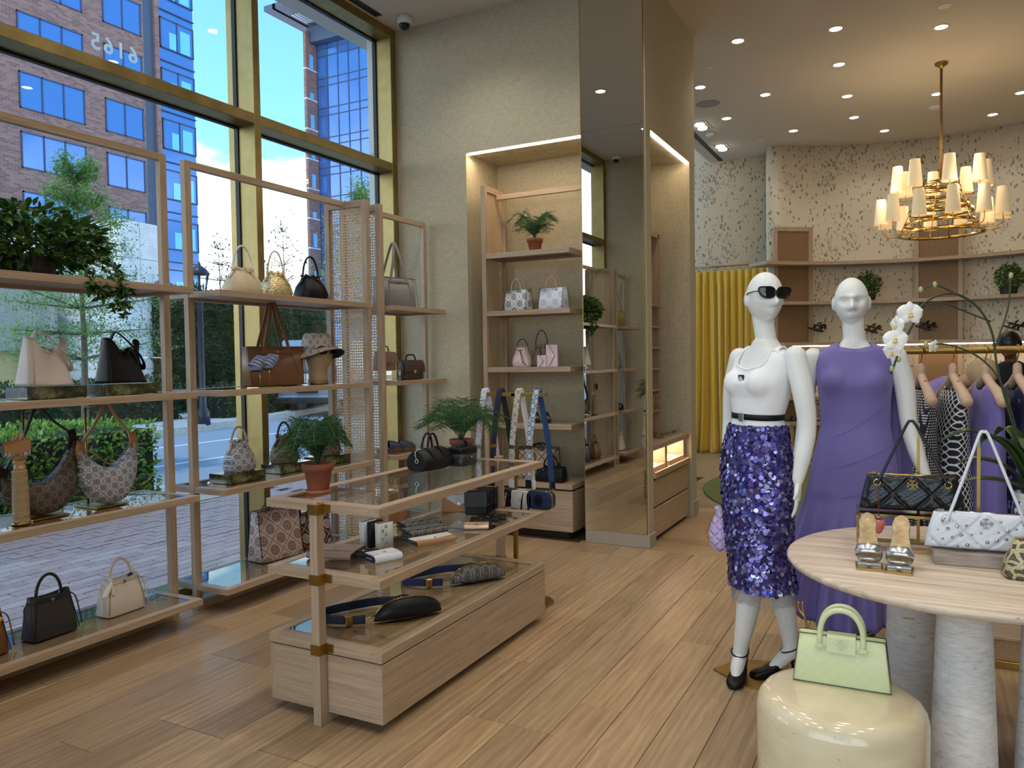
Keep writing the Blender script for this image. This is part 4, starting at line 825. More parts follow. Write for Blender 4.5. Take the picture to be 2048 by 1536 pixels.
def satchel(label, loc, rz, mat, rgb_dark, w_=0.235, d=0.125, h=0.215, hh=0.105, hmat=None, scarf=False, flower=False):
    t = thing('satchel', label, 'handbag', loc, rz); a, b = w_/2, d/2; hmat = hmat or mat
    def dip(x, y, z): 
        f = max(0, z/h-0.7)/0.3; return (x, y*(1-0.25*f*(abs(x)/a)), z-0.022*f*(1-(x/a)**2)+0.0)
    shell(t, [(0, a, b, 6), (h*0.5, a*0.95, b*0.80, 5), (h*0.85, a*0.88, b*0.58, 4.5), (h, a*0.86, b*0.5, 4)], mat, warp=dip)
    for s_ in (-1, 1):
        MB().tube(spline([(s_*a*0.98, -b*0.92, 0.01), (s_*a*0.84, -b*0.76, h*0.5), (s_*a*0.70, -b*0.58, h*0.9)], 6), 0.0022, 5).build('seam', rgb_dark, t)
        cord(t, hmat, [(s_*a*0.86, 0, h*0.86), (s_*a*1.12, -0.01, h*0.72), (s_*a*1.16, -b*0.5, h*0.38), (s_*a*1.22, -b*0.6, h*0.08)], 0.0032, 'side_tie', False)
    bl = MB().box(-a*0.60, a*0.55, -b*0.62-0.006, -b*0.62, h*0.78, h*0.86, 0.0015).build('belt', hmat, t); bl.rotation_euler.x = -0.10; bl.location = (0, -0.010, 0.004)
    MB().cyl((-0.005, -b*0.62-0.010, h*0.80), (-0.005, -b*0.62-0.003, h*0.80), 0.0085, n=16).build('turn_clasp', M['steel'], bl)
    handle(t, hmat, -a*0.55, a*0.55, 0.0, h*0.90, hh, 0.0075)
    for s_ in (-1, 1): MB().tube([(s_*a*0.55+0.012*math.cos(q), 0, h*0.88+0.012*math.sin(q)) for q in [2*PI*k/12 for k in range(12)]], 0.0025, 6, closed=True).build('ring', M['steel'], t)
    if scarf: 
        for s_ in (-1, 1): MB().tube(spline([(-a*0.55+s_*0.008, -0.004, h*0.95), (-a*0.75, -b*0.5, h*0.85), (-a*(0.9-0.2*s_), -b*0.7, h*0.55)], 6), 0.004, 6, flat=(0.018, 0.003)).build('ribbon', plain('cream silk', (232, 224, 212), 0.5), t)
        MB().ball((a*0.52, -0.005, h*0.90), (0.016, 0.016, 0.014), 10, 6).ball((-a*0.52, -0.005, h*0.88), (0.012, 0.012, 0.012), 10, 6).build('knot', plain('navy silk', (36, 40, 56), 0.5), t)
    if flower:
        for k in range(5):
            q = 2*PI*k/5; MB().ball((a*0.55+0.016*math.cos(q), -b*0.72, h*0.74+0.016*math.sin(q)), (0.011, 0.006, 0.011), 8, 5).build('petal', plain('yellow enamel', (226, 184, 40), 0.35), t)
        MB().ball((a*0.55, -b*0.78, h*0.74), 0.007, 8, 5).build('flower_centre', M['brass2'], t)
    return t
def tote(label, loc, rz, w_, d, h, mat, edge, hk='arch', hh=0.1, hm=None, top=(0.97, 0.62), e=9, group=None, side=None, hx=0.42, hr=0.006, flat=None, ties=None, belt=False):
    t = thing('tote_bag', label, 'handbag', loc, rz, group); a, b = w_/2, d/2; hm = hm or edge
    shell(t, [(0, a, b, e), (h*0.5, a*(1+top[0])/2, b*(1+top[1])/2, e), (h, a*top[0], b*top[1], e)], mat)
    A, B = a*top[0], b*top[1]
    for sy in (-1, 1):
        for sx in (-1, 1): MB().tube([(sx*a*0.985, sy*b*0.97, 0.004), (sx*(a+A)/2*0.985, sy*(b+B)/2*0.97, h*0.5), (sx*A*0.985, sy*B*0.97, h)], 0.0026, 5).build('piping', edge, t)
        MB().tube([(-A*0.97, sy*B, h), (0, sy*B*1.01, h-0.001), (A*0.97, sy*B, h)], 0.0022, 5).build('rim_piping', edge, t)
        if hk == 'arch': handle(t, hm, -A*hx, A*hx, sy*(B-0.002), h-0.03, hh+0.03, hr, flat)
        elif hk == 'long':
            MB().tube(spline([(-A*hx, sy*(B+0.003), h*0.62), (-A*hx*0.98, sy*(B+0.003), h*0.98), (-A*hx*0.50, sy*B*0.8, h+hh*0.55), (-A*0.06, sy*B*0.3, h+hh), (A*0.06, sy*B*0.3, h+hh), (A*hx*0.50, sy*B*0.8, h+hh*0.55), (A*hx*0.98, sy*(B+0.003), h*0.98), (A*hx, sy*(B+0.003), h*0.62)], 6), 0.006, 8, flat=(0.003, 0.011)).build('shoulder_strap', hm, t)
        for sx in (-1, 1):
            if hk == 'arch': MB().ball((sx*A*hx, sy*(B+0.004), h-0.026), 0.0065, 8, 5).build('stud', M['brass2'], t)
    if ties:
        for s_ in (-1, 1): cord(t, ties, [(s_*a*0.55, -B-0.006, h*0.86), (s_*a*0.62, -b*0.9, h*0.6), (s_*a*0.75, -b*1.06, h*0.25)], 0.003, 'side_tie', False)
    if belt:
        MB().box(-A*0.55, A*0.55, -B-0.012, -B-0.006, h*0.83, h*0.90, 0.001).build('belt', hm, t); MB().cyl((0, -B-0.016, h*0.865), (0, -B-0.010, h*0.865), 0.009, n=14).build('turn_clasp', M['steel'], t)
    return t
def hobo(label, loc, rz, w_, hl, hr_, hm_, d, apex, mat, strap, edge):
    t = thing('hobo_bag', label, 'handbag', loc, rz); a = w_/2; mb = MB(); N = 34; rg = []
    for i in range(N+1):
        u = -1+2*i/N; x = a*math.sin(u*PI/2)*(1.0); q = min(1, abs(x)/a)
        zl = 0.64*hl*(1-math.sqrt(max(0, 1-q**2.2))); f = (u+1)/2
        zu = hm_+((hl if u < 0 else hr_)-hm_)*q**1.7
        dd = d/2*math.sqrt(max(0.02, 1-q**2.6)); rg.append([])
        for k in range(20):
            p = 2*PI*k/20; s_ = 0.5-0.5*math.cos(p); yy = math.copysign(1, math.sin(p))*abs(math.sin(p))**0.7 if abs(math.sin(p)) > 1e-6 else 0
            rg[-1].append((x+0.012*math.sin(s_*7)*(1-q), dd*yy*(1.0-0.45*s_)+0.004*math.sin(x*60+s_*5), zl+(zu-zl)*s_-0.02*(1-abs(yy))*(s_ > 0.9)))
    mb.loft(rg).build('body', mat, t)
    MB().tube(spline([(-a*0.99, 0, hl*0.99), (-a*0.55, -0.02, hl*0.5+hm_*0.5+0.01), (0, -0.028, hm_+0.004), (a*0.55, -0.02, hr_*0.5+hm_*0.5+0.0), (a*0.98, 0, hr_*0.99)], 6), 0.003, 5).build('rim_piping', edge, t)
    for s_, z in ((-1, hl), (1, hr_)):
        MB().tube([(s_*a*0.90, 0, z-0.085), (s_*a*0.93, 0, z-0.02), (s_*a*0.88, 0, z+0.02)], 0.01, 6, flat=(0.006, 0.020)).build('strap_tab', strap, t)
    MB().tube(spline([(-a*0.90, 0, hl), (-a*0.42, 0, (hl+apex)/2), (-0.012, 0, apex), (0.012, 0, apex), (a*0.42, 0, (hr_+apex)/2), (a*0.90, 0, hr_)], 8), 0.008, 8, flat=(0.012, 0.0035)).build('shoulder_strap', strap, t)
    return t
def flapbag(label, loc, rz, w_, d, h, mat, trim, hh=0.05, flap=0.58):
    t = thing('flap_bag', label, 'handbag', loc, rz); a, b = w_/2, d/2
    MB().loft([sring(0, 0, z, aa, bb, 5, 36) for z, aa, bb in ((0, a*0.96, b*0.9), (0.008, a, b), (h*0.7, a*0.98, b*0.95), (h*0.93, a*0.95, b*0.75), (h, a*0.92, b*0.55))]).build('body', mat, t)
    P = [(b*0.5, h+0.002), (0, h+0.006), (-b*0.62, h+0.001), (-b*0.98, h*0.80), (-b-0.004, h*0.6), (-b-0.006, h*(1-flap))]
    MB().prism(P+[(y+0.0045*(1 if i < 3 else 1), z-0.004) for i, (y, z) in reversed(list(enumerate(P)))], 'x', -a*0.97, a*0.97).build('flap', mat, t)
    k = MB().box(-0.016, 0.016, -b-0.012, -b-0.004, h*(1-flap)-0.016, h*(1-flap)+0.014, 0.002).build('lock_plate', M['brass2'], t); MB().cyl((0, -b-0.016, h*(1-flap)), (0, -b-0.010, h*(1-flap)), 0.006, n=12).build('turn_lock', M['brass2'], k)
    handle(t, trim, -a*0.45, a*0.45, 0, h, hh, 0.006, e=3.2)
    for s_ in (-1, 1):
        MB().box(s_*a*0.45-0.009, s_*a*0.45+0.009, -0.007, 0.007, h, h+0.010, 0.002).build('handle_tab', trim, t); MB().tube([(s_*a*0.99, -b*0.8, 0.006), (s_*a*0.99, -b*0.86, h*0.6), (s_*a*0.95, -b*0.6, h*0.95)], 0.0022, 5).build('piping', trim, t)
    return t
def wallet(label, loc, rz, w_, d, h, mat, trim, tri=True, cat='wallet', rot=None, group=None, cols=None, nm='wallet', stand=False):
    """folded flap wallet lying flat (or standing): w across x, d along y, thickness h"""
    t = thing(nm, label, cat, loc, rz, group, rot=rot); a, b = w_/2, d/2
    sec = [(b, 0.0), (-b+h*0.5, 0.0), (-b+h*0.15, h*0.14), (-b, h*0.5), (-b+h*0.15, h*0.86), (-b+h*0.5, h), (b, h*0.95), (b, h*0.60), (-b+h, h*0.62), (-b+h, h*0.38), (b, h*0.36)]
    MB().prism(sec, 'x', -a, a).build('body', mat, t)
    if tri: MB().prism([(-a, b), (-a, -b*0.2), (0, -b*0.75), (a, -b*0.2), (a, b)], 'z', h, h+0.003).build('flap', cols or mat, t); MB().cyl((0, -b*0.55, h+0.003), (0, -b*0.55, h+0.006), 0.006, n=12).build('snap', M['brass2'], t)
    else: MB().prism([(-a*0.98, b), (-a*0.98, -b*0.35), (a*0.98, -b*0.35), (a*0.98, b)], 'z', h, h+0.003).build('flap', cols or mat, t); MB().cyl((0, -b*0.12, h+0.003), (0, -b*0.12, h+0.006), 0.007, n=12).build('snap', M['steel'], t)
    for s_ in (-1, 1): MB().prism(sec, 'x', s_*a-0.0012, s_*a+0.0012).build('edge', trim, t)
    return t
def camera_bag(label, loc, rz, mat, dark, strapmat, backmat, strap_h, w_=0.155, d=0.07, h=0.11, dx=0.0, metal=None, swing=0.0):
    """small zip bag hanging by a wide webbing strap; loc is the top of the strap loop on the rail"""
    t = thing('camera_bag', label, 'handbag', loc, rz); a, c = w_/2, h/2; metal = metal or M['brass2']; Z = -strap_h
    MB().loft([[(x, y, z+Z-c) for x, _, z in [(p[0], 0, p[1]) for p in sring(0, 0, 0, k*a, k*c, 4.2, 40)]] for y, k in ((-d/2, 0.93), (-d/2+0.006, 1.0), (d/2-0.006, 1.0), (d/2, 0.93))]).build('body', mat, t)
    MB().tube([(p[0]*1.005, -d*0.25, p[1]*1.005+Z-c) for p in sring(0, 0, 0, a, c, 4.2, 40)], 0.0028, 5, closed=True).build('zip', metal, t)
    MB().loft([[(p[0], y, p[1]+Z-c) for p in sring(0, 0, 0, 0.030*k, 0.038*k, 2, 24)] for y, k in ((-d/2-0.003, 0.95), (-d/2+0.002, 1))]).build('oval_patch', dark, t)
    e_ = emb_mb(0.017, 0.001).build('emblem', dark, t); e_.location = (0, -d/2-0.004, Z-c)
    for s_ in (-1, 1): MB().tube([(s_*(a-0.01)+0.012*math.cos(q), 0, Z+0.004+0.012*math.sin(q)) for q in [2*PI*k/12 for k in range(12)]], 0.0025, 6, closed=True).build('ring', metal, t)
    for s_ in (-1, 1): MB().tube([(-a+0.002+s_*0.018, -d*0.45, Z-0.012), (-a+s_*0.022, -d*0.62, Z-0.06), (-a-0.004+s_*0.024, -d*0.6, Z-0.125)], [0.003, 0.0045, 0.0055], 6).build('tassel', strapmat if metal is M['steel'] else dark, t)
    f = MB().tube(spline([(-a+0.008, -0.008, Z+0.015), (-a*0.70, -0.020, Z*0.5), (-0.016, -0.012, -0.012), (-0.012, 0.0, 0.002)], 6), 0.01, 8, flat=(0.0026, 0.019)).build('strap', strapmat, t)
    MB().tube(spline([(-0.012, 0.0, 0.002), (-0.004, 0.012, -0.012), (a*0.55, 0.016, Z*0.5), (a-0.008, 0.004, Z+0.015)], 6), 0.01, 8, flat=(0.0026, 0.019)).build('strap', backmat, t)
    MB().box(-a*0.72-0.022, -a*0.72+0.022, -0.026, -0.016, Z*0.56-0.012, Z*0.56+0.012, 0.002).build('slider', metal, t)
    for x, y in ((-a+0.008, -0.010), (a-0.008, 0.004)): MB().box(x-0.019, x+0.019, y-0.004, y+0.004, Z+0.010, Z+0.060, 0.002).build('strap_end', dark, t)
    return t
def sole(L, W_, left=1):
    """foot outline, toe towards -y"""
    P = []
    for i in range(25):
        t = i/24; y = L/2-L*t; wv = W_/2*(0.60+0.40*math.sin(PI*min(1, max(0, (t-0.12)/0.88)))**1.0 if t > 0.12 else 0.60*math.sin(PI/2*(t/0.12))**0.5+0.001)
        wv = W_/2*max(0.02, (0.66+0.36*math.sin(PI*(t-0.25)/0.9)-0.14*math.exp(-((t-0.42)/0.16)**2))*(1-(max(0, t-0.72)/0.28)**2.6)*(1-(max(0, 0.10-t)/0.10)**2.2)); P.append((wv, y))
    o = [(left*0.02*W_*0+w_, y) for w_, y in P]+[(-w_*0.92, y) for w_, y in reversed(P)]; return o
def fern(seed, n=15, R=0.17, H=0.20, needles=330, droop=0.5, up=0.6):
    r0 = random.Random(seed); st, fl = MB(), MB()
    for k in range(n):
        a = 2*PI*k/n+r0.uniform(-.3, .3); rr = R*r0.uniform(0.6, 1.15); hh = H*r0.uniform(0.55, 1.1); c, s_ = math.cos(a), math.sin(a)
        P = [Vector(p) for p in spline([(0, 0, 0), (rr*0.22*c, rr*0.22*s_, hh*0.62), (rr*0.62*c, rr*0.62*s_, hh), (rr*1.05*c, rr*1.05*s_, hh*(1-droop*r0.uniform(.4, 1)))], 6)]
        st.tube(P, [0.0016]*len(P), 5)
        for i in range(4, len(P)):
            t = (P[i]-P[i-1]).normalized(); side = t.cross(Vector((0, 0, 1))).normalized(); ln = 0.075*(1-abs(i/len(P)-0.62)*1.1)*r0.uniform(0.7, 1.2)*R/0.17
            for sd_ in (-1, 1):
                d = (side*sd_+t*0.5+Vector((0, 0, r0.uniform(-0.2, 0.15)))).normalized(); e_ = P[i]+d*ln
                fl.add([P[i]+t*0.0012, e_, P[i]-t*0.0012], [(0, 1, 2)])
                for q in range(needles//(n*4)):
                    f = r0.random(); p = P[i]+d*ln*f; nd = (d*0.7+side*r0.uniform(-.6, .6)+t*r0.uniform(-1, 1)+Vector((0, 0, r0.uniform(-.5, .5)))).normalized(); L = 0.017*(1.1-f*0.6); wd = t.cross(nd)*0.0011
                    fl.add([p-wd, p+nd*L, p+wd], [(0, 1, 2)])
    return st, fl
TERRA = m_noise('terracotta', (120, 66, 46), (156, 92, 66), 9, 0.85, 0.002); SOIL = m_noise('potting soil', (34, 26, 20), (70, 54, 40), 60, 0.95, 0.01)
FERNL = m_leaf('fern needle', (26, 62, 30), (78, 122, 66), 0.55, 0.15)
def potted_fern(label, loc, s_=1.0, seed=1, saucer=True, rz=0.0, **kw):
    t = thing('potted_fern', label, 'plant', loc, rz); z0 = 0.012*s_ if saucer else 0
    if saucer: MB().lathe([(0.042*s_, 0), (0.052*s_, 0.002), (0.058*s_, 0.014*s_), (0.054*s_, 0.015*s_), (0.048*s_, 0.006*s_)], 28).build('saucer', plain('terracotta saucer', (176, 104, 72), 0.8), t)
    MB().lathe([(0.044*s_, z0), (0.046*s_, z0+0.002), (0.060*s_, z0+0.088*s_), (0.0675*s_, z0+0.088*s_), (0.070*s_, z0+0.118*s_), (0.064*s_, z0+0.119*s_), (0.058*s_, z0+0.102*s_)], 32).build('pot', TERRA, t)
    MB().lathe([(0.060*s_, z0+0.101*s_), (0.001, z0+0.108*s_)], 24, caps=False).build('soil', SOIL, t)
    a, b = fern(seed, **kw); k = a.build('stems', FERNL, t); k.location.z = z0+0.1*s_; k = b.build('fronds', FERNL, t, kind='stuff'); k.location.z = z0+0.1*s_; return t
# ================================================================ goods on the window shelves
FX = PI/2      # rotation that turns a bag's front (-y) towards the shop (+x)
S1, S2, S3, S4 = SZ
BLACK, WHITEL, CREAM, TAUPE, TAN, NAVY = lea((22, 23, 26)), lea((232, 228, 220)), lea((226, 216, 200)), lea((120, 100, 86)), lea((178, 132, 88)), lea((30, 36, 56))
ESP, BROWN, GREYL, LAV = lea((52, 42, 38)), lea((136, 94, 62)), lea((136, 138, 140)), lea((176, 160, 210))
MONO_L = monogram('light blue grey monogram weave', (190, 190, 196), (72, 78, 96), 0.046, mode='xz'); MONO_D = monogram('dark brown monogram weave', (112, 98, 86), (34, 28, 26), 0.046, mode='xz'); MONO_D2 = monogram('dark monogram weave small', (128, 108, 88), (36, 28, 28), 0.036)
MONO_PINK = monogram('pink beige monogram', (212, 190, 178), (120, 92, 86), 0.10, line=0.035); MONO_ESP = monogram('espresso monogram', (62, 38, 32), (214, 196, 182), 0.10, line=0.035)
MONO_W1 = monogram('white monogram with grey ink', (236, 236, 234), (84, 88, 98), 0.085, line=0.03); MONO_W2 = monogram('white monogram with pale blue ink', (236, 238, 242), (176, 184, 206), 0.085, line=0.03)
MONO_CH = monogram('charcoal monogram jacquard', (128, 124, 118), (30, 31, 36), 0.036, mode='xy'); MONO_BK = monogram('black on black monogram', (26, 26, 28), (38, 38, 40), 0.04, 0.4)
satchel('tan brown satchel with yellow flower charm cut by the left edge of view', (-3.78, 1.915, S1), FX, lea((122, 80, 48)), ESP, flower=True)
satchel('dark grey satchel with a silver turn clasp on the bottom window shelf', (-3.785, 2.25, S1), FX+0.06, lea((64, 60, 60)), BLACK, hmat=lea((58, 54, 54)))
satchel('cream white satchel with tied ribbons on the bottom window shelf', (-3.785, 2.632, S1), FX+0.06, CREAM, TAN, hmat=CREAM, scarf=True, h=0.20)
# wicker hand stand with a wristlet
WICK = S('pale wicker', rough=0.6); _x, _y, _z = WICK.xyz(WICK.co()); _a = WICK.m('ARCTAN2', _y, _x); _r = WICK.m('FLOOR', WICK.mul(_z, 150.0))
_wv = WICK.m('SINE', WICK.add(WICK.mul(_a, 14.0), WICK.mul(_r, PI))); _h = WICK.m('SINE', WICK.mul(_z, 150.0*2*PI)); WICK.set(col=WICK.mix(WICK.add(0.5, WICK.mul(_wv, 0.35)), c3(176, 146, 104), c3(226, 204, 164))); WICK.bump(WICK.add(_wv, WICK.mul(_h, 0.6)), 0.003, 0.8)
t = thing('hand_display', 'wicker wrapped wooden hand stand holding up a wristlet on the window shelf', 'display hand', (-3.70, 2.085, S2)); WH = wood('pale hand wood', (196, 150, 104), (222, 180, 132), 2)
MB().lathe([(0.040, 0), (0.040, 0.012), (0.034, 0.013)], 24).build('base_ring', M['brass'], t)
cl_ = []
for k in range(42): z = 0.013+k*0.0057; cl_ += [(0.0345-0.005*k/42, z), (0.0375-0.005*k/42, z+0.0028)]
MB().lathe(cl_+[(0.03, 0.254)], 30).build('wicker_sleeve', WICK.mat, t)
MB().lathe([(0.024, 0.252), (0.023, 0.275), (0.019, 0.277), (0.020, 0.284), (0.027, 0.29), (0.026, 0.30)], 20).build('wrist', WH, t)
MB().loft([sring(0, 0, z, a, b, 2.4, 20) for z, a, b in ((0.298, 0.022, 0.014), (0.315, 0.034, 0.018), (0.345, 0.038, 0.017), (0.368, 0.034, 0.013), (0.372, 0.02, 0.008))]).build('palm', WH, t)
for i, (x, l) in enumerate(((-0.027, 0.055), (-0.009, 0.066), (0.010, 0.062), (0.027, 0.048))):
    MB().tube([(x, 0, 0.365), (x*1.05, -0.006, 0.365+l*0.45), (x*1.05, -0.016, 0.365+l*0.8), (x, -0.022, 0.365+l)], [0.008, 0.0078, 0.007, 0.005], 8).build('finger', WH, t)
MB().tube([(-0.034, 0, 0.32), (-0.050, -0.012, 0.345), (-0.050, -0.026, 0.372)], [0.010, 0.009, 0.006], 8).build('thumb', WH, t)
t.rotation_euler.z = FX
w_ = wallet('small tan flap wristlet with monogram body held by the wooden hand', (-3.672, 2.055, S2+0.36), 0, 0.11, 0.075, 0.022, MONO_L, ESP, cols=TAN, nm='wristlet', rot=(PI/2, 0, FX-0.15))
hobo('dark brown monogram hobo bag hanging slouched behind the wicker hand', (-3.80, 2.235, S2+0.008), FX, 0.37, 0.23, 0.385, 0.175, 0.15, 0.525, MONO_D, ESP, ESP)
hobo('light blue grey monogram hobo bag with tan strap on the window shelf', (-3.77, 2.575, S2+0.008), FX, 0.325, 0.325, 0.345, 0.205, 0.14, 0.523, MONO_L, TAN, TAN)
for y, lab in ((2.235, 'brass bag stand behind the dark monogram hobo'), (2.555, 'brass bag stand behind the light monogram hobo')):
    t = thing('bag_stand', lab, 'stand', (-3.80, y, S2)); MB().box(-0.09, 0.09, -0.09, 0.09, 0, 0.007, 0.001).build('base_plate', M['brass'], t); MB().cyl((-0.085, -0.02, 0.006), (-0.085, -0.02, 0.515), 0.006, n=10).tube([(-0.085, -0.02, 0.51), (-0.02, 0, 0.525), (0.0, 0, 0.515)], 0.004, 6).build('pole', M['brass'], t)
blk = MB().box(-0.088, 0.088, -0.148, 0.148, 0, 0.057, 0.0015).mesh('marble_block', M['marble'])
def block(label, loc, rz=0.0):
    o = link('marble_block', blk); o.location = loc; o.rotation_euler.z = rz; return tag(o, label, 'display block', 'marble blocks')
block('dark green marble block under the white slouch bag', (-3.775, 2.272, S3)); block('dark green marble block under the black slouch bag', (-3.775, 2.675, S3))
def slouch(label, loc, mat, trim):
    t = thing('slouch_bag', label, 'handbag', loc, FX); a, b = 0.115, 0.085; n = 44; rg = []
    for j in range(15):
        v = j/14; ring = []
        for k in range(n):
            q = 2*PI*k/n; c, s_ = math.cos(q), math.sin(q); A = a*(1.0-0.34*v); B = b*(1.0-0.62*v); e = 5-1.5*v
            x = A*math.copysign(abs(c)**(2/e), c); y = B*math.copysign(abs(s_)**(2/e), s_); top = 0.245-0.085*math.exp(-((x-0.012)/0.05)**2)-0.045*max(0, (x+0.02)/a)
            ring.append((x-0.012*v, y, 0.004+top*v))
        rg.append(ring)
    rg += [[(x*0.94, y*0.86, z) for x, y, z in rg[-1]], [(x*0.92, y*0.84, z-0.03) for x, y, z in rg[-1]]]
    MB().loft(rg).build('body', mat, t)
    MB().tube(spline([(-0.08, -0.038, 0.235), (-0.055, -0.045, 0.272), (0.0, -0.05, 0.235), (0.06, -0.058, 0.17), (0.098, -0.055, 0.115), (0.112, -0.035, 0.085), (0.095, -0.02, 0.10), (0.088, -0.01, 0.16), (0.10, 0, 0.222), (0.082, 0.006, 0.222)], 7), 0.01, 8, flat=(0.014, 0.002)).build('strap', trim, t)
    for s_ in (-1, 1): MB().tube([(-a*0.82*1, s_*b*0.9, 0.01), (-a*0.72, s_*b*0.65, 0.13), (-a*0.70, s_*b*0.4, 0.23)], 0.0025, 5).build('seam', trim, t)
    return t
slouch('white leather slouch bag with looped strap on a marble block', (-3.775, 2.262, S3+0.057), lea((216, 204, 194)), lea((208, 192, 180)))
slouch('black leather slouch bag with looped strap on a marble block', (-3.775, 2.668, S3+0.057), lea((12, 13, 15)), lea((14, 15, 17)))
# trailing plant
LEAFM = m_leaf('glossy trailing leaf', (26, 58, 22), (86, 122, 46), 0.32, 0.22)
def leaf_mesh(L, W_): return MB().add([(0, 0, 0), (W_*0.8, L*0.3, 0.10*L), (W_, L*0.5, 0.10*L), (W_*0.5, L*0.8, 0.04*L), (0, L, -0.08*L), (-W_*0.5, L*0.8, 0.04*L), (-W_, L*0.5, 0.10*L), (-W_*0.8, L*0.3, 0.10*L), (0, L*0.4, 0.02*L), (0, L*0.75, 0)], [(0, 1, 8), (1, 2, 8), (2, 3, 9, 8), (3, 4, 9), (4, 5, 9), (5, 6, 8, 9), (6, 7, 8), (7, 0, 8)], True)
def leafy(label, loc, R, n, nparts, trails, L, seed, pot=True):
    r0 = random.Random(seed); t = thing('leafy_plant', label, 'plant', loc); LM = leaf_mesh(L, L*0.24).mesh('leaf', LEAFM); fo_ = MB(); base = leaf_mesh(L, L*0.24)
    if pot: MB().lathe([(R[0]*0.5, 0), (R[0]*0.62, 0.01), (R[0]*0.7, R[2]*0.3), (R[0]*0.64, R[2]*0.3), (R[0]*0.6, R[2]*0.26)], 24).build('pot', plain('dark planter', (58, 52, 44), 0.7), t)
    def place(p, d, k, sc):
        d = d.normalized(); q = d.to_track_quat('Y', 'Z') @ Quaternion((0, 1, 0), r0.uniform(-1.2, 1.2))
        if k < nparts: o = link('leaf', LM, t); o.location = p; o.rotation_mode = 'QUATERNION'; o.rotation_quaternion = q; o.scale = (sc,)*3
        else: fo_.add([p+q@(Vector(v)*sc) for v in base.v], base.f, True)
    for k in range(n):
        d = rvec(); d.z = d.z*0.85+0.15; f = 1.0 if k < nparts*0.8 else r0.random()**0.4
        if k < nparts and d.x < -0.2: d.x = -d.x
        p = Vector((d.x*R[0]*f, d.y*R[1]*f, R[2]*0.55+d.z*R[2]*0.62*f)); 
        if p.z < 0.01: p.z = 0.01+r0.random()*0.03
        place(p, Vector((d.x, d.y, d.z*0.7))+Vector((r0.gauss(0, .5), r0.gauss(0, .5), r0.gauss(-0.1, .4))), k, r0.uniform(0.65, 1.2))
    vs_ = MB()
    for (y, z, x) in trails:
        P = [Vector(p) for p in spline([(0.05, y*0.6, R[2]*0.5), (x*0.8, y*0.9, R[2]*0.35), (x, y, -0.02), (x+0.01, y+0.02, z*0.6), (x, y+0.015, z)], 7)]; vs_.tube(P, 0.0018, 5)
        for i in range(5, len(P)):
            for q in range(2): place(P[i], Vector((r0.gauss(0.2, .6), r0.gauss(0, .8), r0.gauss(-0.3, .5))), nparts-1 if r0.random() < .2 else nparts, r0.uniform(0.5, 0.9))
    vs_.build('vines', LEAFM, t); fo_.build('foliage', LEAFM, t, kind='stuff'); return t
leafy('large trailing green plant spilling over the top of the window shelving', (-3.80, 2.20, S4), (0.20, 0.40, 0.30), 1700, 200, [(0.22, -0.10, 0.22), (0.27, -0.16, 0.24), (0.31, -0.07, 0.22), (0.36, -0.19, 0.20), (0.16, -0.06, 0.24), (0.40, -0.05, 0.18), (0.33, -0.13, 0.25)], 0.058, 5)
# middle bay
GMESH = S('gold net', col=c3(206, 184, 130), rough=0.35, metal=0.55); _h = GMESH.voro(GMESH.co(), 95, 0); GMESH.set(col=GMESH.mix(GMESH.lt(_h, 0.35), c3(226, 210, 160), c3(150, 124, 70))); GMESH.bump(_h, 0.004, 0.8)
bucket('cream leather bucket bag on the top window shelf', (-3.79, 3.545, S4), FX, 0.255, 0.175, 0.165, lea((214, 196, 158)), WHITEL)
bucket('gold net bucket bag between the cream and black bucket bags', (-3.79, 3.83, S4), FX, 0.225, 0.175, 0.165, GMESH.mat, lea((196, 176, 128)), hr=0.005)
bucket('plain black leather bucket bag on the top window shelf beside the cane screen', (-3.79, 4.165, S4), FX, 0.25, 0.18, 0.16, BLACK, BLACK)
tote('large brown leather tote with long straps behind the blue sandals', (-3.90, 3.90, S3), FX-0.30, 0.40, 0.17, 0.265, BROWN, lea((120, 80, 52)), 'long', 0.29, BROWN, (1.06, 0.55), 7, ties=BROWN, belt=True)
t = thing('shoe_stand', 'brass stand holding the blue sandals on the window shelf', 'stand', (-3.68, 3.60, S3)); MB().box(-0.05, 0.05, -0.10, 0.10, 0, 0.004).build('base_plate', M['brass2'], t)
for y in (-0.035, 0.045): MB().cyl((0, y, 0.003), (0.0, y, 0.125+0.06*(y > 0)), 0.0028, n=8).build('post', M['brass2'], t)
BLUEL = lea((126, 136, 168)); 
def sandal(label, loc, rot, L=0.235, W_=0.085, bed=None, strapm=None, th=0.012, straps=((0.10, 0.03, 0.050), (0.02, 0.05, 0.052), (-0.055, 0.05, 0.040)), cat='sandal', group=None, nm='sandal', heel=0):
    t = thing(nm, label, cat, loc, 0, group, rot=rot); o = sole(L, W_); bed = bed or BLUEL; strapm = strapm or bed
    MB().loft([[(x, y, z) for x, y in o] for z in (0, th)], smooth=False).build('sole', lea((60, 52, 48)) if heel == 0 else heel, t); MB().loft([[(x*0.96, y*0.98, z) for x, y in o] for z in (th, th+0.003)], smooth=False).build('footbed', bed, t)
    for y, wy, h in straps: MB().tube([(W_*0.47*math.cos(a), -y+0.01*math.cos(2*a), th+h*math.sin(a)) for a in [PI*k/12 for k in range(13)]], 0.01, 8, flat=(wy*0.30, 0.0022)).build('strap', strapm, t)
    return t
for y, z, lab in ((3.535, 0.145, 'pale blue strappy leather sandal of the pair, nearer the viewer'), (3.635, 0.155, 'pale blue strappy leather sandal of the pair, in front of the tote')):
    sandal(lab, (-3.66, y, S3+z), (0.42, 0.38, 0.55), straps=((0.085, 0.028, 0.034), (0.055, 0.028, 0.040), (0.02, 0.028, 0.044), (-0.015, 0.028, 0.044)))
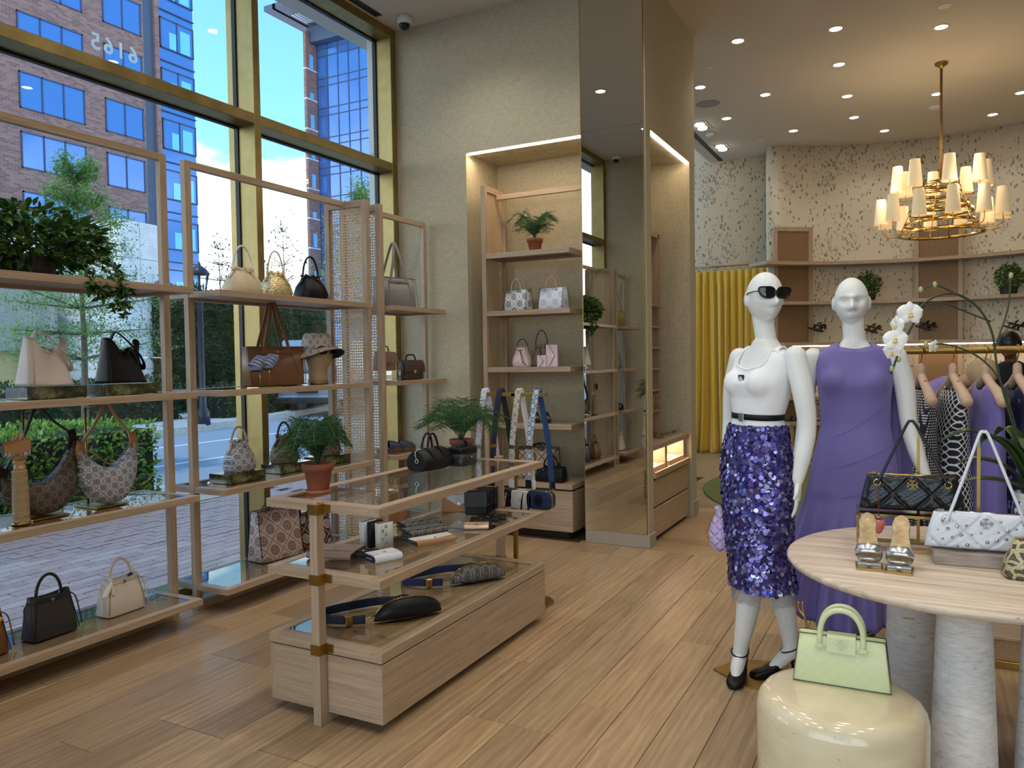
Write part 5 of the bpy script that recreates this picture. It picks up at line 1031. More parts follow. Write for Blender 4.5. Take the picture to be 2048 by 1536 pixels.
# wicker head with bucket hat and sunglasses
t = thing('wicker_head', 'wicker display head wearing a bucket hat and black sunglasses', 'display head', (-3.795, 4.225, S3)); 
MB().lathe([(0.001, 0), (0.074, 0), (0.073, 0.010), (0.066, 0.012)], 24).build('base_ring', M['brass'], t)
MB().loft([[(cx+p[0], p[1], z) for p in sring(0, 0, 0, a, b, 2.1, 30)] for z, a, b, cx in ((0.010, 0.066, 0.070, 0), (0.06, 0.062, 0.067, 0), (0.11, 0.064, 0.07, 0), (0.135, 0.076, 0.082, 0.010), (0.175, 0.094, 0.086, 0.012), (0.23, 0.102, 0.092, 0.004), (0.29, 0.098, 0.090, -0.004), (0.33, 0.07, 0.066, -0.006), (0.345, 0.03, 0.03, -0.006))]).build('head', WICK.mat, t)
t = thing('bucket_hat', 'beige monogram bucket hat with navy lining on the wicker head', 'hat', (-3.80, 4.225, S3+0.262)); 
MB().lathe([(0.108, -0.010), (0.110, 0.0), (0.104, 0.05), (0.092, 0.088), (0.082, 0.096), (0.04, 0.101), (0.001, 0.102)], 36).build('crown', MONO_PINK if False else monogram('hat monogram', (206, 192, 176), (110, 96, 92), 0.05), t)
MB().loft([[((r+0.010*math.cos(2*a-1))*math.cos(a), (r+0.010*math.cos(2*a-1))*math.sin(a), z+0.066*max(0, math.cos(a))**1.5*max(0, r-0.11)/0.075) for a in [2*PI*k/40 for k in range(40)]] for r, z in ((0.110, 0.0), (0.145, -0.030), (0.185, -0.082))], caps=False).build('brim', t.children[0].data.materials[0], t)
MB().loft([[((r+0.010*math.cos(2*a-1))*math.cos(a), (r+0.010*math.cos(2*a-1))*math.sin(a), z+0.066*max(0, math.cos(a))**1.5*max(0, r-0.11)/0.075) for a in [2*PI*k/40 for k in range(40)]] for r, z in ((0.107, -0.002), (0.142, -0.033), (0.182, -0.084))], caps=False).build('brim_lining', plain('navy lining', (34, 42, 74), 0.8), t)
LENS = S('black lens', col=c3(16, 15, 18), rough=0.05).mat; FRM = S('black acetate', col=c3(10, 10, 12), rough=0.15).mat
def sunglasses(label, loc, rot, sc=1.0, cat_eye=False):
    t = thing('sunglasses', label, 'sunglasses', loc, 0, rot=rot); t.scale = (sc,)*3
    for s_ in (-1, 1):
        pts = []
        for k in range(28):
            a = 2*PI*k/28; c, q = math.cos(a), math.sin(a); x = 0.029*math.copysign(abs(c)**0.72, c); z = 0.018*math.copysign(abs(q)**0.8, q)
            if cat_eye: x *= 1.08; z = 0.021*q*(1-0.15*c)+0.011*max(0, c)**1.5+0.003
            pts.append((s_*(0.035+x), 0.010*((0.035+x)/0.06)**2, z))
        MB().tube(pts, 0.0036, 6, closed=True).build('rim', FRM, t); MB().add(pts+[(s_*0.035, 0.0015, 0.003)], [(k, (k+1) % 28, 28) for k in range(28)], True).build('lens', LENS, t)
        MB().tube([(s_*0.064, 0.012, 0.008), (s_*0.072, 0.03, 0.008), (s_*0.074, 0.09, 0.006), (s_*0.072, 0.125, -0.012)], 0.003, 6, flat=(0.0035, 0.0015)).build('temple', FRM, t)
    MB().tube([(-0.009, 0, 0.006), (0, -0.002, 0.009), (0.009, 0, 0.006)], 0.003, 6).build('bridge', FRM, t); return t
sunglasses('black rectangular sunglasses on the wicker head under the hat', (-3.690, 4.215, S3+0.238), (0, 0, FX), 1.38)
block('green marble block under the light monogram bucket bag', (-3.78, 3.455, S2)); block('green marble block under the dark monogram bucket bag in the middle', (-3.80, 3.90, S2)); block('green marble block behind the fern, under the last bucket bag', (-3.80, 4.31, S2))
bucket('light blue grey monogram bucket bag on a green marble block', (-3.78, 3.47, S2+0.057), FX, 0.205, 0.19, 0.115, MONO_L, lea((206, 178, 150)), cordm=lea((206, 178, 150)))
bucket('dark monogram bucket bag partly hidden by the fern, middle of the row', (-3.80, 3.88, S2+0.057), FX, 0.20, 0.185, 0.115, MONO_D2, ESP)
bucket('dark monogram bucket bag behind the fern beside the cane screen', (-3.80, 4.31, S2+0.057), FX, 0.20, 0.185, 0.115, MONO_D2, BLACK)
tote('large pink beige monogram tote standing on the bottom window shelf', (-3.86, 3.84, S1), FX-0.12, 0.35, 0.17, 0.335, MONO_PINK, ESP, 'arch', 0.045, ESP, (0.97, 0.45), 12, hx=0.5, hr=0.0032)
tote('espresso brown monogram tote behind the pink beige tote', (-3.88, 4.19, S1), FX-0.12, 0.31, 0.14, 0.235, MONO_ESP, BLACK, 'arch', 0.10, BLACK, (0.97, 0.55), 12, hx=0.35)
# bay by the wall
tote('grey leather tote with long straps on the top shelf by the linen wall', (-3.80, 5.16, S4), FX-0.25, 0.36, 0.18, 0.25, GREYL, lea((104, 106, 108)), 'long', 0.27, GREYL, (1.05, 0.6), 6, ties=GREYL, belt=True)
o = MB().box(-0.07, 0.07, -0.115, 0.115, 0.0, 0.004).box(-0.07, 0.07, -0.115, 0.115, 0.076, 0.080).box(-0.07, 0.07, -0.115, -0.111, 0.004, 0.076).box(-0.07, 0.07, 0.111, 0.115, 0.004, 0.076).build('clear_riser', M['vitrine']); o.location = (-3.79, 5.00, S3); tag(o, 'clear acrylic riser under the taupe flap bag', 'riser')
flapbag('taupe flap bag with gold lock on a clear riser', (-3.79, 5.00, S3+0.080), FX, 0.225, 0.09, 0.145, lea((150, 126, 112)), lea((120, 100, 90)))
flapbag('dark monogram flap bag with gold lock beside the taupe one', (-3.75, 5.30, S3), FX-0.15, 0.245, 0.10, 0.155, monogram('dark jacquard', (96, 76, 64), (40, 30, 30), 0.03), BLACK)
for x, y, lab in ((-3.80, 5.075, 'navy slip on shoe of the pair, nearer the cane screen'), (-3.76, 5.165, 'navy slip on shoe of the pair, nearer the wall')):
    t = sandal(lab, (x, y, S2), (0, 0, FX+0.9), 0.24, 0.09, lea((168, 166, 172)), NAVY, 0.022, (), 'shoe', None, 'slip_on_shoe', heel=lea((110, 78, 52)))
    MB().loft([[(0.043*math.cos(a)*k, yy, 0.022+h*math.sin(a)) for a in [PI*q/14 for q in range(15)]] for yy, k, h in ((-0.112, 0.35, 0.02), (-0.09, 0.85, 0.036), (-0.05, 1.02, 0.05), (-0.01, 1.0, 0.062), (0.02, 0.92, 0.066))], caps=False, closed=False).build('upper', lea((58, 62, 84)), t)
tote('tan leather tote on the bottom shelf by the wall, half hidden by the table', (-3.79, 5.05, S1), FX, 0.32, 0.15, 0.26, TAN, lea((150, 106, 66)), 'arch', 0.12, TAN, (0.75, 0.55), 5)
# ================================================================ goods on the central table
TT, TM, TB = 0.904, 0.618, 0.331
potted_fern('potted fern in a terracotta pot with saucer on the near end of the table', (-2.335, 2.585, TT), 1.0, 4, True, 0, n=30, R=0.155, H=0.20, needles=5200, droop=0.6)
potted_fern('potted fern in a terracotta pot at the far end of the table', (-2.325, 3.775, TT), 1.0, 9, False, 0, n=24, R=0.24, H=0.22, needles=4200, droop=0.5)
# duffel
t = thing('duffel_bag', 'black leather duffel bag with arched handles on the table top', 'handbag', (-2.275, 3.375, TT), PI/2-0.10)
MB().loft([[(x, p[0], p[1]+0.052*1.0) for p in [(q[0], q[1]) for q in sring(0, 0, 0, 0.066*k, 0.052*k*1.12, 2.5, 28)]] for x, k in ((-0.115, 0.86), (-0.112, 0.95), (-0.06, 1.04), (0.0, 1.06), (0.06, 1.04), (0.112, 0.95), (0.115, 0.86))]).warp(lambda x, y, z: (x, y*(1.1-0.5*max(0, z-0.05)/0.07), max(z, 0.0015))).build('body', BLACK, t)
for s_ in (-1, 1): MB().tube(arc(-0.045, 0.045, s_*0.022, 0.085, 0.105, 16, s_*-0.006), 0.0058, 8).build('handle', BLACK, t)
for s_ in (-1, 1): MB().tube([(s_*0.045, 0.068*math.cos(a), 0.055+0.060*math.sin(a)) for a in [PI*(k/16)*1.1-0.15 for k in range(17)]], 0.006, 6, flat=(0.0025, 0.007)).build('band', lea((14, 14, 16)), t)
MB().tube([(-0.117, 0.0, 0.10), (-0.10, 0, 0.112), (0.10, 0, 0.112), (0.117, 0, 0.10)], 0.003, 6).build('zip', M['steel'], t)
MB().tube([(-0.119, -0.01+0.010*math.cos(a), 0.055+0.010*math.sin(a)) for a in [2*PI*k/14 for k in range(14)]], 0.0028, 6, closed=True).tube(spline([(-0.117, 0, 0.105), (-0.123, -0.006, 0.085), (-0.120, -0.01, 0.064)], 5), 0.0022, 6).build('pull_ring', M['steel'], t)
# vanity case
t = thing('vanity_case', 'black vanity case with top handle beside the duffel bag', 'handbag', (-2.205, 3.59, TT), PI/2)
MB().loft([sring(0, 0, z, a, b, 5, 36) for z, a, b in ((0.0, 0.080, 0.052), (0.005, 0.083, 0.055), (0.070, 0.084, 0.056))]).build('body', MONO_BK, t); MB().loft([sring(0, 0, z, a, b, 5, 36) for z, a, b in ((0.073, 0.085, 0.057), (0.095, 0.085, 0.057), (0.100, 0.081, 0.053))]).build('lid', BLACK, t)
MB().tube([(p[0]*1.0, p[1], 0.0715) for p in sring(0, 0, 0, 0.0845, 0.0565, 5, 40)], 0.0022, 5, closed=True).build('zip', M['dark'], t); MB().tube(arc(-0.042, 0.042, 0, 0.098, 0.035, 14, 0, 2.2), 0.006, 8, flat=(0.012, 0.003)).build('handle', lea((52, 46, 46)), t)
MB().cyl((0.0, -0.0565, 0.045), (0, -0.062, 0.045), 0.007, n=14).build('snap', M['brass2'], t)
# wallets
wallet('taupe zip wallet lying flat on the near end of the middle shelf', (-2.285, 2.635, TM), 0.28, 0.205, 0.165, 0.028, lea((142, 116, 100)), ESP, False, nm='wallet')
wallet('small black wallet tucked behind the taupe wallet', (-2.16, 2.672, TM), 0.3, 0.11, 0.085, 0.022, BLACK, BLACK, False)
t = wallet('white quilted wallet with a round snap near the front edge', (-2.045, 2.665, TM), 1.15, 0.135, 0.095, 0.030, lea((226, 228, 232)), NAVY, False)
for i, (x, y, wd, rgb, lab) in enumerate(((-2.268, 2.835, 0.034, (196, 204, 208), 'pale grey cardholder standing upright, left of the standing three'), (-2.228, 2.842, 0.03, (16, 17, 20), 'black cardholder standing upright between the pale two'), (-2.172, 2.835, 0.036, (204, 204, 200), 'light grey wallet with flower strip standing upright'))):
    t = thing('standing_wallet', lab, 'wallet', (x, y, TM), -0.15-0.2*(i == 2)); L = lea(rgb)
    MB().loft([sring(0, 0, z, wd/2*1.05, 0.042, 5, 24) for z in (0, 0.118)], smooth=True).build('body', L, t); MB().box(-wd/2*0.3, wd/2*0.3, -0.038, 0.040, 0.118, 0.120).build('pages', NAVY if i == 0 else BLACK, t)
    if i == 2:
        for k in range(6): MB().ball((wd*0.53, -0.02+0.018*(k % 2), 0.012+0.018*k), (0.003, 0.008, 0.008), 8, 4).build('flower', plain('enamel flower', (150, 156, 150), 0.5), t)
wallet('charcoal monogram long wallet, rear of the two on the middle shelf', (-2.29, 3.285, TM), 1.12, 0.21, 0.10, 0.028, MONO_CH, BLACK, False, cols=MONO_CH)
wallet('charcoal monogram long wallet, front of the two on the middle shelf', (-2.165, 3.155, TM), 1.12, 0.21, 0.10, 0.028, MONO_CH, BLACK, False, cols=MONO_CH)
wallet('tan long wallet with white pointed flap near the front edge', (-2.03, 3.02, TM), 1.12, 0.21, 0.09, 0.022, TAN, ESP, True, cols=lea((230, 228, 224)))
t = thing('envelope_bag', 'pale blue and tan envelope bag with chain standing on the middle shelf', 'handbag', (-2.30, 3.70, TM), 0.45)
MB().box(-0.10, 0.10, -0.022, 0.022, 0, 0.125, 0.004).build('body', TAN, t); MB().prism([(-0.101, 0.127), (0.101, 0.127), (0.101, 0.10), (0.0, 0.035), (-0.101, 0.10)], 'y', -0.028, -0.023).build('flap', lea((204, 216, 228)), t)
MB().cyl((0, -0.032, 0.052), (0, -0.027, 0.052), 0.007, n=12).build('snap', M['steel'], t); ch = MB()
for k in range(26): ch.ball((-0.10+0.2*k/25, -0.026, 0.128-0.028*math.sin(PI*k/25)), 0.004, 6, 4)
ch.build('chain', M['brass2'], t)
for k in range(4):
    t = thing('woven_wallet_bag', ('black woven chain wallet standing beside the envelope bag, nearest the front edge', 'black woven chain wallet standing second from the front edge', 'black woven chain wallet standing third from the front edge', 'black woven chain wallet standing last in the row')[k], 'handbag', (-2.165-0.012*k, 3.66+0.055*k, TM), 0.42)
    MB().box(-0.062, 0.062, -0.018, 0.018, 0, 0.125, 0.006).build('body', BLACK, t); MB().box(-0.064, 0.064, -0.023, -0.018, 0.045, 0.128, 0.002).build('flap', MONO_BK, t); c_ = MB()
    for q in range(16): c_.ball((0.068, -0.012+0.020*(q % 2), 0.01+0.0075*q), 0.0055, 6, 4)
    c_.build('chain', plain('black chain', (30, 30, 32), 0.3, 0.6), t)
wallet('pink and tan envelope cardholder lying on the middle shelf', (-2.0, 3.38, TM), 0.50, 0.125, 0.085, 0.016, lea((228, 206, 198)), TAN, True, cols=lea((206, 166, 122)))
for k in range(3): wallet(('black cardholder lying behind the pink one, nearest', 'black cardholder lying behind the pink one, middle', 'black cardholder lying behind the pink one, farthest')[k], (-2.03+0.015*k, 3.475+0.055*k, TM), 0.45, 0.11, 0.07, 0.022, BLACK, MONO_BK, False)
def fanny(label, loc, rz, mat, belt, plab):
    t = thing('belt_bag', label, 'belt bag', loc, rz); a, rg = 0.16, []
    for i in range(25):
        u = -1+2*i/24; q = abs(u); D = 0.10*math.sqrt(max(0.0, 1-q**2.2)); H = 0.088*math.sqrt(max(0.004, 1-q**2.6)); rg.append([(a*u, -D*0.55+D*0.95*(0.5-0.5*math.cos(p))*1.0-0.0, 0.002+H*0.5+H*0.5*math.sin(p)) for p in [2*PI*k/20 for k in range(20)]])
    MB().loft(rg).build('pouch', mat, t); MB().tube([(a*u, -0.0075*math.sqrt(1-abs(u)**2.2), 0.003+0.088*math.sqrt(max(0.004, 1-abs(u)**2.6))) for u in [-0.97+1.94*k/30 for k in range(31)]], 0.003, 6).build('zip', M['brass2'], t)
    MB().tube(spline([(-a*0.98, 0.0, 0.03), (-a-0.035, -0.01, 0.022)], 4), 0.004, 6).build('ring_link', M['brass2'], t)
    MB().tube(spline([(-a-0.04, -0.01, 0.022), (-a-0.115, 0.02, 0.022), (-a-0.20, 0.10, 0.022), (-a-0.165, 0.185, 0.022), (-0.12, 0.215, 0.022), (-0.02, 0.185, 0.024), (0.09, 0.12, 0.028), (a*0.9, 0.03, 0.035)], 8), 0.01, 8, flat=(0.0022, 0.019) if False else (0.0025, 0.019)).build('belt', belt, t)
    MB().box(-a-0.125, -a-0.090, -0.002, 0.026, 0.0, 0.044, 0.003).build('buckle', M['brass2'], t)
    s2 = thing('coin_pouch', plab, 'pouch', (loc[0]-0.13, loc[1]+0.10, loc[2]), rz+0.5); MB().loft([sring(0, 0, z, aa, bb, 4, 24) for z, aa, bb in ((0, 0.052, 0.032), (0.02, 0.054, 0.034), (0.040, 0.046, 0.022))]).build('body', BLACK, s2); MB().box(-0.05, 0.05, -0.036, 0.012, 0.034, 0.044, 0.004).build('flap', BLACK, s2); MB().cyl((0, -0.02, 0.043), (0, -0.02, 0.047), 0.006, n=10).build('snap', M['steel'], s2)
    return t
fanny('black leather belt bag on the near end of the cane base', (-2.02, 2.80, TB), 0.95, lea((26, 26, 28)), NAVY, 'small black pouch beside the black belt bag')
fanny('charcoal monogram belt bag on the far part of the cane base', (-2.02, 3.42, TB), 0.95, MONO_CH, plain('navy webbing', (34, 44, 96), 0.7), 'small black pouch beside the charcoal monogram belt bag')
# ---------------------------------------------------------------- strap rack behind the table
t = thing('strap_rack', 'brass T shaped rack hung with wide bag straps behind the table', 'rack', (-2.135, 4.07, 0)); MB().box(-0.012, 0.012, -0.012, 0.012, 0.02, 1.275, 0.001).build('pole', M['brass'], t); MB().box(-0.215, 0.215, -0.012, 0.012, 1.255, 1.278, 0.001).build('bar', M['brass'], t)
MB().prism([(-0.16, -0.06), (-0.11, -0.10), (0.15, -0.10), (0.20, -0.06), (0.20, 0.10), (0.15, 0.15), (-0.11, 0.15), (-0.16, 0.10)], 'z', 0.0, 0.022).build('base_plate', M['brass'], t)
ST = lambda nm, g, i: monogram(nm, g, i, 0.038, 0.5, line=0.06)
camera_bag('white camera bag on a silver white monogram strap with lilac back', (-2.318, 4.07, 1.281), 0, lea((214, 206, 212)), WHITEL, ST('silver monogram webbing', (226, 226, 228), (170, 172, 182)), plain('lilac webbing', (206, 190, 224), 0.7), 0.60, metal=M['steel'])
camera_bag('black camera bag on a plain navy strap', (-2.212, 4.07, 1.281), 0, BLACK, BLACK, plain('navy strap', (26, 32, 52), 0.7), plain('black strap', (18, 19, 24), 0.7), 0.58)
camera_bag('white camera bag with silver zip on a beige monogram strap', (-2.085, 4.07, 1.281), 0, lea((206, 204, 200)), lea((214, 212, 208)), ST('beige monogram webbing', (220, 212, 194), (96, 100, 104)), plain('pale grey webbing', (196, 194, 188), 0.7), 0.585, metal=M['steel'], w_=0.15)
camera_bag('navy camera bag with oval patch on a blue monogram strap', (-1.965, 4.07, 1.281), 0, lea((36, 54, 84)), lea((18, 24, 38)), ST('blue monogram webbing', (70, 92, 124), (226, 232, 238)), plain('deep blue webbing', (24, 58, 104), 0.7), 0.58, w_=0.165)
# ================================================================ goods in the alcove
potted_fern('potted fern in a small terracotta pot on the top alcove shelf', (-2.86, 5.88, 2.371), 1.0, 21, False, 0, n=18, R=0.19, H=0.22, needles=3200, droop=0.35)
tote('white tote with grey monogram and pale handles on the alcove shelf', (-3.01, 5.85, 1.885), -0.18, 0.235, 0.125, 0.182, MONO_W1, lea((88, 84, 84)), 'arch', 0.09, lea((206, 188, 160)), (0.97, 0.5), 12, hx=0.48, hr=0.007)
tote('white tote with pale blue monogram and tan handles on the alcove shelf', (-2.68, 5.85, 1.885), -0.18, 0.245, 0.125, 0.182, MONO_W2, lea((88, 84, 84)), 'arch', 0.09, lea((214, 174, 124)), (0.97, 0.5), 12, hx=0.48, hr=0.007)
bucket('pale pink monogram bucket bag in the alcove', (-2.985, 5.86, 1.410), 0, 0.175, 0.165, 0.095, monogram('pale pink monogram', (232, 208, 204), (214, 184, 184), 0.05), BLACK, hr=0.0035, tab=False)
bucket('taupe bucket bag behind the pink wallets in the alcove', (-2.83, 5.92, 1.410), 0, 0.185, 0.185, 0.150, TAUPE, BLACK, hr=0.004, tab=False)
def upright_wallet(label, loc, w_, h):
    t = thing('envelope_wallet', label, 'wallet', loc, -0.05); MB().box(-w_/2, w_/2, -0.011, 0.011, 0, h, 0.002).build('body', lea((226, 204, 208)), t)
    MB().prism([(-w_/2, 0), (-w_*0.25, 0.0), (w_*0.28, h*0.5), (-w_*0.25, h), (-w_/2, h)], 'y', -0.016, -0.012).build('flap', lea((228, 202, 206)), t); MB().tube([(-w_*0.25, -0.0165, 0), (w_*0.28, -0.0165, h*0.5), (-w_*0.25, -0.0165, h)], 0.0016, 5).build('edge', ESP, t); MB().cyl((w_*0.12, -0.019, h*0.5), (w_*0.12, -0.014, h*0.5), 0.006, n=12).build('snap', M['steel'], t); return t
upright_wallet('small pink envelope wallet standing in the alcove', (-2.765, 5.79, 1.410), 0.078, 0.095); upright_wallet('tall pink envelope wallet standing in the alcove', (-2.682, 5.815, 1.410), 0.102, 0.182)
for k in range(2):
    t = sandal(('black knotted slide on the lower alcove shelf, left one', 'black knotted slide on the lower alcove shelf, right one')[k], (-2.87+0.10*k, 5.86, 0.939), (0, 0, 0.5), 0.22, 0.08, BLACK, BLACK, 0.02, ((0.05, 0.09, 0.055), (0.02, 0.05, 0.06)), nm='slide')
    MB().ball((0, -0.04, 0.075), (0.025, 0.018, 0.016), 10, 6).build('knot', BLACK, t)
tote('cream and black monogram tote on the alcove base cabinet', (-2.90, 5.98, 0.452), 0.0, 0.36, 0.14, 0.262, monogram('cream tote monogram', (226, 200, 176), (36, 28, 28), 0.13, line=0.035), ESP, 'arch', 0.03, ESP, (0.98, 0.6), 12, hx=0.4)
tote('black leather tote in front of the monogram tote on the base cabinet', (-2.70, 5.80, 0.452), -0.08, 0.265, 0.12, 0.125, BLACK, BLACK, 'arch', 0.085, BLACK, (0.95, 0.6), 6, hx=0.4)

# goods on the bay seen in the mirror
tote('olive tote with long straps, seen only in the pier mirror', (-3.80, 0.95, S4), FX+0.25, 0.30, 0.15, 0.24, lea((150, 136, 78)), lea((110, 100, 60)), 'long', 0.27, lea((150, 136, 78)), (1.05, 0.6), 6)
tote('small grey handbag with arched handles, seen only in the pier mirror', (-3.80, 0.95, S3), FX, 0.22, 0.11, 0.14, GREYL, ESP, 'arch', 0.08, TAN, (0.8, 0.6), 5)
sandal('black slide on the mirror side shelving', (-3.78, 0.95, S2), (0, 0, 2.2), 0.23, 0.085, BLACK, BLACK, 0.02, ((0.05, 0.09, 0.055),), nm='slide')
slouch('large white slouch bag, seen only in the pier mirror', (-3.78, 0.98, S1), lea((222, 216, 206)), lea((208, 200, 190)))
# ================================================================ mannequins
def remesh(mb, name, mat, parent, vox=0.006, smooth=6):
    o = mb.build(name+'_src', None); m = o.modifiers.new('r', 'REMESH'); m.mode = 'VOXEL'; m.voxel_size = vox; m2 = o.modifiers.new('s', 'SMOOTH'); m2.iterations = smooth; m2.factor = 0.5
    dg = bpy.context.evaluated_depsgraph_get(); me = bpy.data.meshes.new_from_object(o.evaluated_get(dg)); me.name = name; bpy.data.objects.remove(o)
    me.materials.clear(); me.materials.append(mat); me.polygons.foreach_set('use_smooth', [True]*len(me.polygons)); return link(name, me, parent)
def head_mb(mb, c, yaw, pitch=0.0, roll=0.0, size=1.0, face=True):
    R = Matrix.Rotation(yaw, 3, 'Z') @ Matrix.Rotation(roll, 3, 'Y') @ Matrix.Rotation(pitch, 3, 'X'); ss = lambda e0, e1, x: (lambda t: t*t*(3-2*t))(max(0, min(1, (x-e0)/(e1-e0))))
    nu, nv = 72, 56; rings = []
    for j in range(nv+1):
        ph = 0.03+(PI-0.06)*j/nv; cz = -math.cos(ph); s_ = math.sin(ph) if cz > 0 else max(0.03, 1-abs(cz)**2.6)**0.5; ring = []
        for i in range(nu):
            a = 2*PI*i/nu; sx, sy = s_*math.cos(a), s_*math.sin(a); k = 1.0; ky = 1.0
            if cz < 0.0: k = 1-0.32*(-cz)**1.5; ky = (1-0.20*(-cz)**2) if sy < 0 else (1-0.55*(-cz)**1.2)
            x, y, z = 0.076*sx*k, 0.096*sy*ky, 0.114*cz; xn = x/0.076
            if face and sy < 0:
                w_ = min(1, -sy*1.6); g = lambda u, s2: math.exp(-(u/s2)**2)
                d = 0.040*g(xn, 0.17+0.05*ss(0.1, -0.35, cz))*ss(0.16, -0.26, cz)*(1-ss(-0.30, -0.40, cz)) + 0.006*g(xn, 0.16)*g(cz-0.12, 0.18)
                d -= 0.027*(g(xn-0.42, 0.24)+g(xn+0.42, 0.24))*g(cz-0.03, 0.14)
                d += 0.009*g(cz-0.2, 0.08)*g(xn, 0.7)
                d += 0.0145*g(xn, 0.27)*(g(cz+0.54, 0.045)+g(cz+0.63, 0.05)) - 0.003*g(xn, 0.3)*g(cz+0.585, 0.025) - 0.004*g(xn, 0.4)*g(cz+0.73, 0.06) + 0.008*g(xn, 0.34)*g(cz+0.86, 0.12)
                y -= d*w_
            ring.append(Vector(c)+R@(Vector((x, y, z))*size))
        rings.append([tuple(p) for p in ring])
    mb.loft(rings)
    for s_ in (-1, 1):
        q = MB().ball((0, 0, 0), (0.010, 0.022, 0.032), 10, 8); mb.add([tuple(Vector(c)+R@((Vector((s_*0.077, 0.012, -0.008))+Vector(v))*size)) for v in q.v], q.f, True)
    return R
def limb(mb, pts, rad, n=14):
    P = spline(pts, 5); N = len(P); rr = []
    for i in range(N):
        t = i/(N-1)*(len(rad)-1); k = min(int(t), len(rad)-2); f = t-k; rr.append(rad[k]*(1-f)+rad[k+1]*f)
    mb.tube(P, rr, n); mb.ball(P[0], rr[0], 12, 8); mb.ball(P[-1], rr[-1], 12, 8)
def hand(mb, wrist, d, palm_n, side, L=0.17, curl=0.35):
    """palm plus five fingers from the wrist along d; palm_n is the way the palm faces; side is towards the thumb"""
    d, pn, sd_ = Vector(d).normalized(), Vector(palm_n).normalized(), Vector(side).normalized(); w_ = Vector(wrist)
    mb.loft([[tuple(w_+d*t+sd_*(a*math.cos(q))+pn*(b*math.sin(q))) for q in [2*PI*k/14 for k in range(14)]] for t, a, b in ((-0.01, 0.022, 0.019), (0.02, 0.028, 0.016), (0.055, 0.037, 0.015), (0.080, 0.036, 0.013))])
    for k, (o, l) in enumerate(((0.028, 0.070), (0.010, 0.080), (-0.009, 0.074), (-0.027, 0.058))):
        b = w_+d*0.076+sd_*o; p1 = b+(d+pn*curl*0.3).normalized()*l*0.45; p2 = p1+(d+pn*curl).normalized()*l*0.32; p3 = p2+(d+pn*curl*2.0).normalized()*l*0.25
        mb.tube([b-d*0.02, b, p1, p2, p3], [0.009, 0.0085, 0.0078, 0.0070, 0.0052], 8)
    b = w_+d*0.022+sd_*0.026; p1 = b+(d*0.7+sd_*0.7).normalized()*0.034; p2 = p1+(d*0.95+sd_*0.15+pn*0.35).normalized()*0.028; mb.tube([b-sd_*0.012, b, p1, p2], [0.012, 0.0115, 0.0095, 0.006], 8)
def torso_ring(cx, cy, z, a, b, f, n=40, e=2.3):
    """ring with half breadth a across and half depth b along the facing f (2D unit vector)"""
    fx, fy = f; lx, ly = -fy, fx; out = []
    for k in range(n):
        t = 2*PI*k/n; c, s_ = math.cos(t), math.sin(t); u = a*math.copysign(abs(s_)**(2/e), s_); v = b*math.copysign(abs(c)**(2/e), c); out.append((cx+lx*u+fx*v, cy+ly*u+fy*v, z))
    return out
def prof_at(P, z):
    for p, q in zip(P, P[1:]):
        if min(p[0], q[0]) <= z <= max(p[0], q[0]):
            t = (z-p[0])/(q[0]-p[0]); return [p[i]+(q[i]-p[i])*t for i in range(5)]
    return P[0] if abs(z-P[0][0]) < abs(z-P[-1][0]) else P[-1]
SKIN = S('matte white mannequin', col=c3(226, 228, 226), rough=0.42).mat
BK_LEATHER = lea((14, 14, 16), 0.35)
def heel_shoe(t, toe, heel, name, side=0.0):
    """court shoe with ankle strap: toe and heel are ground points, heel raised"""
    T, H_ = Vector(toe), Vector(heel); ax = (H_-T); L = ax.length; d = ax.normalized(); sd_ = Vector((-d.y, d.x, 0)); rg = []
    for f, w_, z0, h in ((0.0, 0.006, 0.004, 0.012), (0.04, 0.026, 0.001, 0.026), (0.14, 0.038, 0.0, 0.036), (0.30, 0.041, 0.0, 0.046), (0.42, 0.038, 0.004, 0.056), (0.58, 0.031, 0.026, 0.062), (0.78, 0.029, 0.062, 0.062), (0.93, 0.028, 0.082, 0.066), (1.0, 0.012, 0.088, 0.060)):
        c = T+d*(L*f); rg.append([tuple(c+sd_*(w_*math.cos(q)*(1.0 if math.sin(q) > 0 else 0.95))+Vector((0, 0, z0+h*0.5+h*0.5*math.copysign(abs(math.sin(q))**0.7, math.sin(q))))) for q in [2*PI*k/18 for k in range(18)]])
    s_ = MB().loft(rg).build(name, BK_LEATHER, t); hp = T+d*(L*0.93); MB().tube([tuple(hp+Vector((0, 0, 0.085))), tuple(hp+d*0.004+Vector((0, 0, 0.04))), tuple(hp+Vector((0, 0, 0.0)))], [0.022, 0.016, 0.017], 10).build('heel', BK_LEATHER, s_); return s_
def mannequin_base(t, pts): MB().prism(pts, 'z', 0.0, 0.008).build('base_plate', M['brass'], t)
# --- first mannequin: turned to the window, head towards the viewer
t1 = thing('mannequin', 'white mannequin wearing black sunglasses, turned towards the window', 'mannequin', (-0.635, 3.603, 0), 0.173)
mb = MB(); F = Vector((-0.72, -0.69, 0)).normalized(); f2 = (F.x, F.y); Lf = Vector((-F.y, F.x, 0))
PR = [(1.545, 0.030, 0.0, 0.052, 0.052), (1.52, 0.030, 0.0, 0.072, 0.056), (1.495, 0.030, 0.0, 0.118, 0.064), (1.46, 0.026, 0.0, 0.155, 0.076), (1.41, 0.016, 0.0, 0.158, 0.090), (1.355, 0.004, -0.008, 0.150, 0.108), (1.29, 0.004, 0.0, 0.138, 0.094), (1.20, -0.004, 0.0, 0.115, 0.082), (1.12, -0.008, 0.0, 0.130, 0.092), (1.0, -0.012, 0.0, 0.158, 0.112), (0.90, -0.012, 0.0, 0.158, 0.112), (0.80, -0.010, 0.0, 0.145, 0.100)]
mb.loft([torso_ring(x, y, z, a, b, f2) for z, x, y, a, b in PR])
